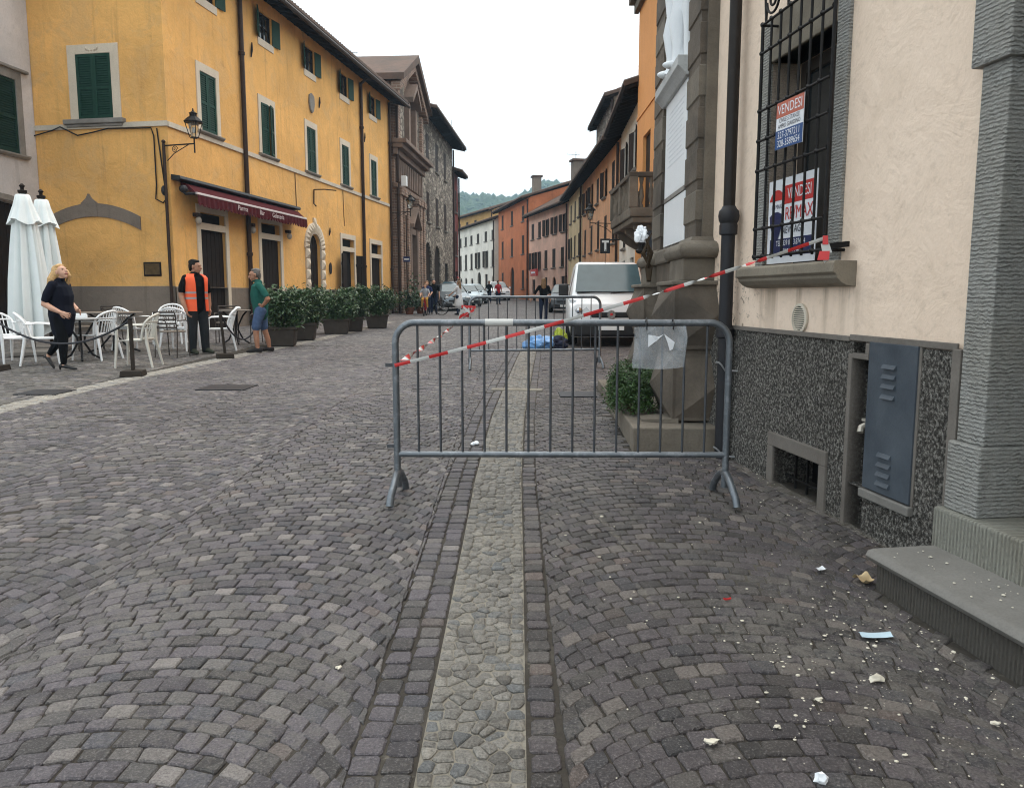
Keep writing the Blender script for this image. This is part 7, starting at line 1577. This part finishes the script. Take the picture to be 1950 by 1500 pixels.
# --- smaller figures farther up the street
def far_person(label, x, y, rz, h, top, leg, skin='skin', hair='dark_hair', long_hair=False, legs=((0, 0), (0, 0)), arms=None, skirt=None, voxel=.016, shoe='shoe_black', sit=0., cap=None):
    p_ = thing('person', label, 'person', (x, y, gz(x, y)), R(rz)); b = Body(); k = h / 1.72
    V = lambda p: (p[0] * k, p[1] * k, p[2] * k + sit)
    b.limb([V(p) for p in ((0, 0, .90), (0, 0, 1.02), (.01, 0, 1.2), (0, 0, 1.34), (-.01, 0, 1.42))], [a * k for a in (.155, .15, .175, .18, .11)], top, [a * k for a in (.125, .12, .125, .11, .07)])
    for s_, (kx, ax) in zip((-1, 1), legs):
        if sit: kp, ap = (.30, s_ * .13, .78), (.20, s_ * .16, .36)
        else: kp, ap = (kx, s_ * .10, .50), (ax, s_ * .11, .10)
        b.limb([V((0, s_ * .09, .90)), V(kp), V(ap)], [.105 * k, .075 * k, .05 * k], leg); b.limb([V((ap[0] - .05, ap[1], ap[2] - .05)), V((ap[0] + .06, ap[1], ap[2] - .05)), V((ap[0] + .18, ap[1], ap[2] - .065))], [.04 * k, .045 * k, .03 * k], shoe)
    arms = arms or (((-.03, .26, 1.12), (.05, .27, .86)), ((-.03, .26, 1.12), (.05, .27, .86)))
    for s_, (e, w_) in zip((-1, 1), arms):
        e = (e[0], s_ * e[1], e[2]); w_ = (w_[0], s_ * w_[1], w_[2]); mid = tuple((a + c_) / 2 for a, c_ in zip((0, s_ * .185, 1.36), e))
        b.limb([V((0, s_ * .175, 1.36)), V(mid), V(e)], [.062 * k, .056 * k, .05 * k], top); b.limb([V(e), V(w_)], [.044 * k, .03 * k], skin); d = Vector(w_) - Vector(e); hand(b, V(w_), d, (0, -s_, .2), k, skin, .5)
    if skirt: b.limb([V((0, 0, .95)), V((0, 0, .70)), V((0, 0, .50))], [.17 * k, .22 * k, .25 * k], skirt, [.14 * k, .2 * k, .22 * k])
    q = head(b, V((.015, 0, 1.56)), (1, 0, 0), 1.02 * k, skin, V((0, 0, 1.42))); mats = list(dict.fromkeys([top, leg, skin, shoe, 'lips'] + ([skirt] if skirt else []))); b.build('body', mats, p_, voxel)
    parts = [([q(-.03, 0, .055), q(-.045, 0, .02)], [.088 * k, .09 * k], [.105 * k, .075 * k], (0, 1, 0)), ([q(.04, 0, .105), q(-.04, 0, .115)], [.06 * k, .07 * k], [.024 * k, .035 * k], (0, 1, 0))]
    if long_hair: parts += [([q(-.06, 0, .03), q(-.085, 0, -.10), q(-.09, 0, -.24), q(-.08, 0, -.32)], [.09 * k, .10 * k, .09 * k, .05 * k], [.06 * k, .055 * k, .045 * k, .025 * k], (0, 1, 0))]
    blob_child('hair', p_, cap or hair, parts, .015); return p_
far_person('person in a black top and dark jeans walking away beyond the second barrier', 1.20, 30.2, 92, 1.66, 'black_cloth', 'jeans_dark', 'skin', 'brown_hair', True, ((.03, -.03), (-.02, -.06)), arms=(((-.02, .26, 1.12), (.05, .27, .86)), ((-.03, .34, 1.10), (.10, .46, .88))))
far_person('person in dark clothes standing beside the child on the bicycle', -3.80, 38.6, -80, 1.72, 'black_cloth', 'jeans_dark', 'skin', 'grey_hair')
far_person('person in a navy and white top holding the bicycle from behind', -4.02, 37.6, -95, 1.62, 'navy_stripe', 'jeans_dark', 'skin', 'brown_hair', arms=(((.05, .27, 1.15), (.25, .22, 1.0)), ((.05, .27, 1.15), (.25, .22, 1.0))))
far_person('child in grey top and ochre trousers sitting on a bicycle', -4.02, 36.75, -92, 1.35, 'grey_shirt', 'yellow_cloth', 'skin', 'brown_hair', sit=.12, arms=(((.12, .27, 1.16), (.36, .24, 1.0)), ((.12, .27, 1.16), (.36, .24, 1.0))))
far_person('person in white with a bicycle in front of the parked hatchback', -2.52, 37.6, 150, 1.64, 'white_shirt', 'jeans_dark', 'skin', 'brown_hair', True, skirt='white_shirt', arms=(((.10, .27, 1.16), (.34, .25, 1.0)), ((.10, .27, 1.16), (.34, .25, 1.0))))
far_person('person in a red shirt standing far up the street', -.98, 56.9, -60, 1.72, 'red_shirt', 'jeans_dark', 'skin_tan', 'dark_hair', voxel=.02)
far_person('person in dark clothes left of the far red shirt', -1.75, 60.8, -100, 1.70, 'black_cloth', 'jeans_dark', 'skin_tan', 'dark_hair', voxel=.02)
far_person('person with a red cap behind the row of parked cars', -4.1, 60.5, -60, 2.0, 'white_shirt', 'jeans_dark', 'skin', 'dark_hair', voxel=.02, cap='red_shirt')
def bicycle(label, x, y, rz, k, col):
    b_ = thing('bicycle', label, 'bicycle', (x, y, gz(x, y)), R(rz), 'bicycles by the church'); r = .33 * k
    for wx in (-.52 * k, .52 * k):
        m = MB(); m.tube([(wx + r * math.cos(a), 0, r + r * math.sin(a)) for a in np.linspace(0, 2 * math.pi, 25)], .022, 6, cap=False); w_ = m.obj('wheel', MAT['rubber'], b_, smooth=60); m = MB()
        for i in range(8): a = math.pi * i / 8; m.tube([(wx - r * math.cos(a), 0, r - r * math.sin(a)), (wx + r * math.cos(a), 0, r + r * math.sin(a))], .003, 4)
        tag(m.obj('spokes', MAT['chrome'], w_), kind='stuff')
    H_ = .62 * k + .1; m = MB(); m.tube([(-.52 * k, 0, r), (-.12 * k, 0, H_ + .05), (.36 * k, 0, H_ + .05), (0, 0, .28 * k), (-.12 * k, 0, H_ + .1)], .017, 6); m.tube([(-.52 * k, 0, r), (0, 0, .28 * k)], .014, 6); m.tube([(.52 * k, 0, r), (.36 * k, 0, H_ + .08), (.33 * k, 0, H_ + .22)], .017, 6); m.obj('frame', col, b_, smooth=60)
    m = MB(); m.tube([(.27 * k, -.27, H_ + .25), (.33 * k, -.12, H_ + .22), (.33 * k, .12, H_ + .22), (.27 * k, .27, H_ + .25)], .013, 6); m.obj('handlebar', MAT['chrome'], b_, smooth=60); m = MB(); m.ball((-.14 * k, 0, H_ + .14), .13, .07, .04, 10, 6); m.obj('saddle', MAT['black_plastic'], b_, smooth=80)
bicycle("child's bicycle facing the camera beside the church door", -4.02, 36.7, -92, .85, MAT['red_shirt']); bicycle('dark bicycle of the person in white before the hatchback', -2.85, 37.75, 170, 1.0, MAT['iron'])
# ------------------------------------------------------------------ litter and plaster crumbs on the paving
MAT['plaster'] = plain('plaster_crumb', (.66, .61, .50), .9, var=.15, scale=30); MAT['paper_white'] = plain('white_paper', (.74, .76, .78), .8); MAT['paper_blue'] = plain('pale_blue_paper', (.52, .66, .74), .7); MAT['card'] = plain('torn_cardboard', (.50, .38, .22), .9, var=.2, scale=25)
def sheet(name, label, x, y, w_, d_, rz, mat, curl=.006, cat='litter'):
    m = MB(); n = 6; vs = []; r_ = random.Random(int(x * 1000))
    for j in range(n + 1):
        for i in range(n + 1):
            u, v_ = i / n - .5, j / n - .5; xx = x + (u * w_) * math.cos(rz) - v_ * d_ * math.sin(rz); yy = y + u * w_ * math.sin(rz) + v_ * d_ * math.cos(rz); vs.append((xx + r_.gauss(0, .001), yy + r_.gauss(0, .001), gz(xx, yy) + .012 + curl * (4 * u * u + math.sin(v_ * 7)) * .7))
    m.add(vs, [(j * (n + 1) + i, j * (n + 1) + i + 1, (j + 1) * (n + 1) + i + 1, (j + 1) * (n + 1) + i) for j in range(n) for i in range(n)]); o = m.obj(name, mat, None, fix=False, smooth=60); return tag(o, label, cat)
sheet('paper_sheet', 'pale blue folded paper lying on the setts near the step', 1.42, 2.93, .125, .05, .03, MAT['paper_blue'])
sheet('paper_scrap', 'small white paper scrap on the setts left of the step corner', 1.47, 3.62, .048, .035, .5, MAT['paper_white'])
sheet('cardboard_piece', 'torn cardboard piece leaning at the corner of the doorstep', 1.62, 3.49, .075, .075, .5, MAT['card'], .02)
sheet('red_scrap', 'tiny red paper scrap on the setts', .93, 3.27, .035, .012, .2, MAT['tape_red'])
def lump(name, label, x, y, r, seed, mat=None, flat=.5): o = crumple(name, label, 'debris', (x, y, gz(x, y) + .008 + r * flat * .5), r, r * .8, r * flat, mat or MAT['plaster'], seed, .35, 2); return o
for i, (x, y, r, lab) in enumerate(((1.27, 2.60, .022, 'largest pale plaster lump below the blue paper'), (.83, 2.31, .015, 'plaster lump left of the middle in the right foreground'), (.60, 2.23, .018, 'flat plaster flake near the river stone strip at the bottom'), (1.52, 2.33, .015, 'grey white crumb alone toward the right edge'), (1.02, 2.47, .012, 'small plaster crumb between the strip and the blue paper'))): lump('plaster_lump', lab, x, y, r, 40 + i)
o = lump('crushed_can', 'crushed grey white cup at the bottom right of the paving', .865, 2.05, .020, 61, MAT['paper_white'], .9)
lump('plaster_lump', 'white crumb at the bottom right corner of the paving', 1.60, 2.08, .013, 63); lump('pebble_debris', 'white lump on the left setts beside the strip', -.62, 2.68, .014, 64); lump('paper_ball', 'crumpled paper by the strip under the near barrier', -.30, 6.35, .028, 65, MAT['paper_white'])
r_ = np.random.RandomState(8); V = []; F = []
def crumb(x, y, s_):
    z = gz(x, y) + .004; b0 = len(V); v_ = iv[:12] * (s_ * r_.uniform(.6, 1.3, 3)) * np.array([1, 1, .5]); V.extend((v_ + (x, y, z)).tolist()); F.extend([tuple(b0 + q_ for q_ in f) for f in ifc])
for k in range(620):
    u = r_.rand()
    if u < .55: x, y = r_.normal(1.25, .28), r_.normal(2.55, .42)
    elif u < .8: y = r_.uniform(2.2, 5.7); x = wall_x(y) - abs(r_.normal(0, .22)) - (.42 if y < 3.45 else 0)
    else: x, y = r_.uniform(.2, 1.6), r_.uniform(2, 5.5)
    if x > wall_x(y) - .03 or (y < 3.45 and x > 1.61 + .15 * (3.40 - y)): continue
    crumb(x, y, abs(r_.normal(0, .0030)) + .0009)
for k in range(60): s0 = r_.uniform(2.45, 4.0); o0 = r_.uniform(.12, .40); p0 = M_wall @ Vector((s0, -o0, .2895)); b0 = len(V); v_ = iv * (abs(r_.normal(0, .003)) + .0012) * np.array([1, 1, .5]); V.extend((v_ + np.array(p0)).tolist()); F.extend([tuple(b0 + q_ for q_ in f) for f in ifc])
me = bpy.data.meshes.new('plaster_crumbs'); me.from_pydata(V, [], F); me.materials.append(MAT['plaster']); o = bpy.data.objects.new('plaster_crumbs', me); C.objects.link(o); tag(o, 'scatter of tiny pale plaster crumbs by the wall and step', 'debris', kind='stuff')

# pale dust smears trodden into the setts
t = NT('plaster_dust').setup(.95, 0, .1); p = t.pos(); t.color((.32, .29, .245)); t.l(t.ramp(t.noise(p, 60, 6, .8), [(.42, 0.), (.66, .55)]), t.b.inputs['Alpha']); MAT['dust'] = t.m
def smear(label, pts, w_):
    m = MB(); r2 = random.Random(int(pts[0][0] * 997)); n = 30; L_ = []; Q = [Vector((a, b)) for a, b in pts]
    for i in range(n + 1):
        u = i / n * (len(Q) - 1); k = min(int(u), len(Q) - 2); c_ = Q[k].lerp(Q[k + 1], u - k); t_ = (Q[k + 1] - Q[k]).normalized(); nn = Vector((-t_.y, t_.x)); ww = w_ * (.35 + .65 * math.sin(math.pi * min(1, max(0, i / n)))) * r2.uniform(.6, 1.2); a, b = c_ + nn * ww, c_ - nn * ww; L_.append(((a.x, a.y, gz(a.x, a.y) + .0085), (b.x, b.y, gz(b.x, b.y) + .0085)))
    for (a, b), (c_, d_) in zip(L_[:-1], L_[1:]): m.quad(a, b, d_, c_)
    tag(m.obj('dust_smear', MAT['dust'], None, fix=False), label, 'dust')
smear('long pale dust streak on the setts right of the strip', [(.43, 4.78), (.50, 4.45), (.555, 4.12), (.60, 3.85)], .020)
smear('short pale dust streak nearer than the long one', [(.565, 3.45), (.60, 3.22)], .016)
smear('dusty band along the foot of the roughcast wall', [(1.60, 5.75), (1.78, 4.9), (1.93, 3.9)], .06)
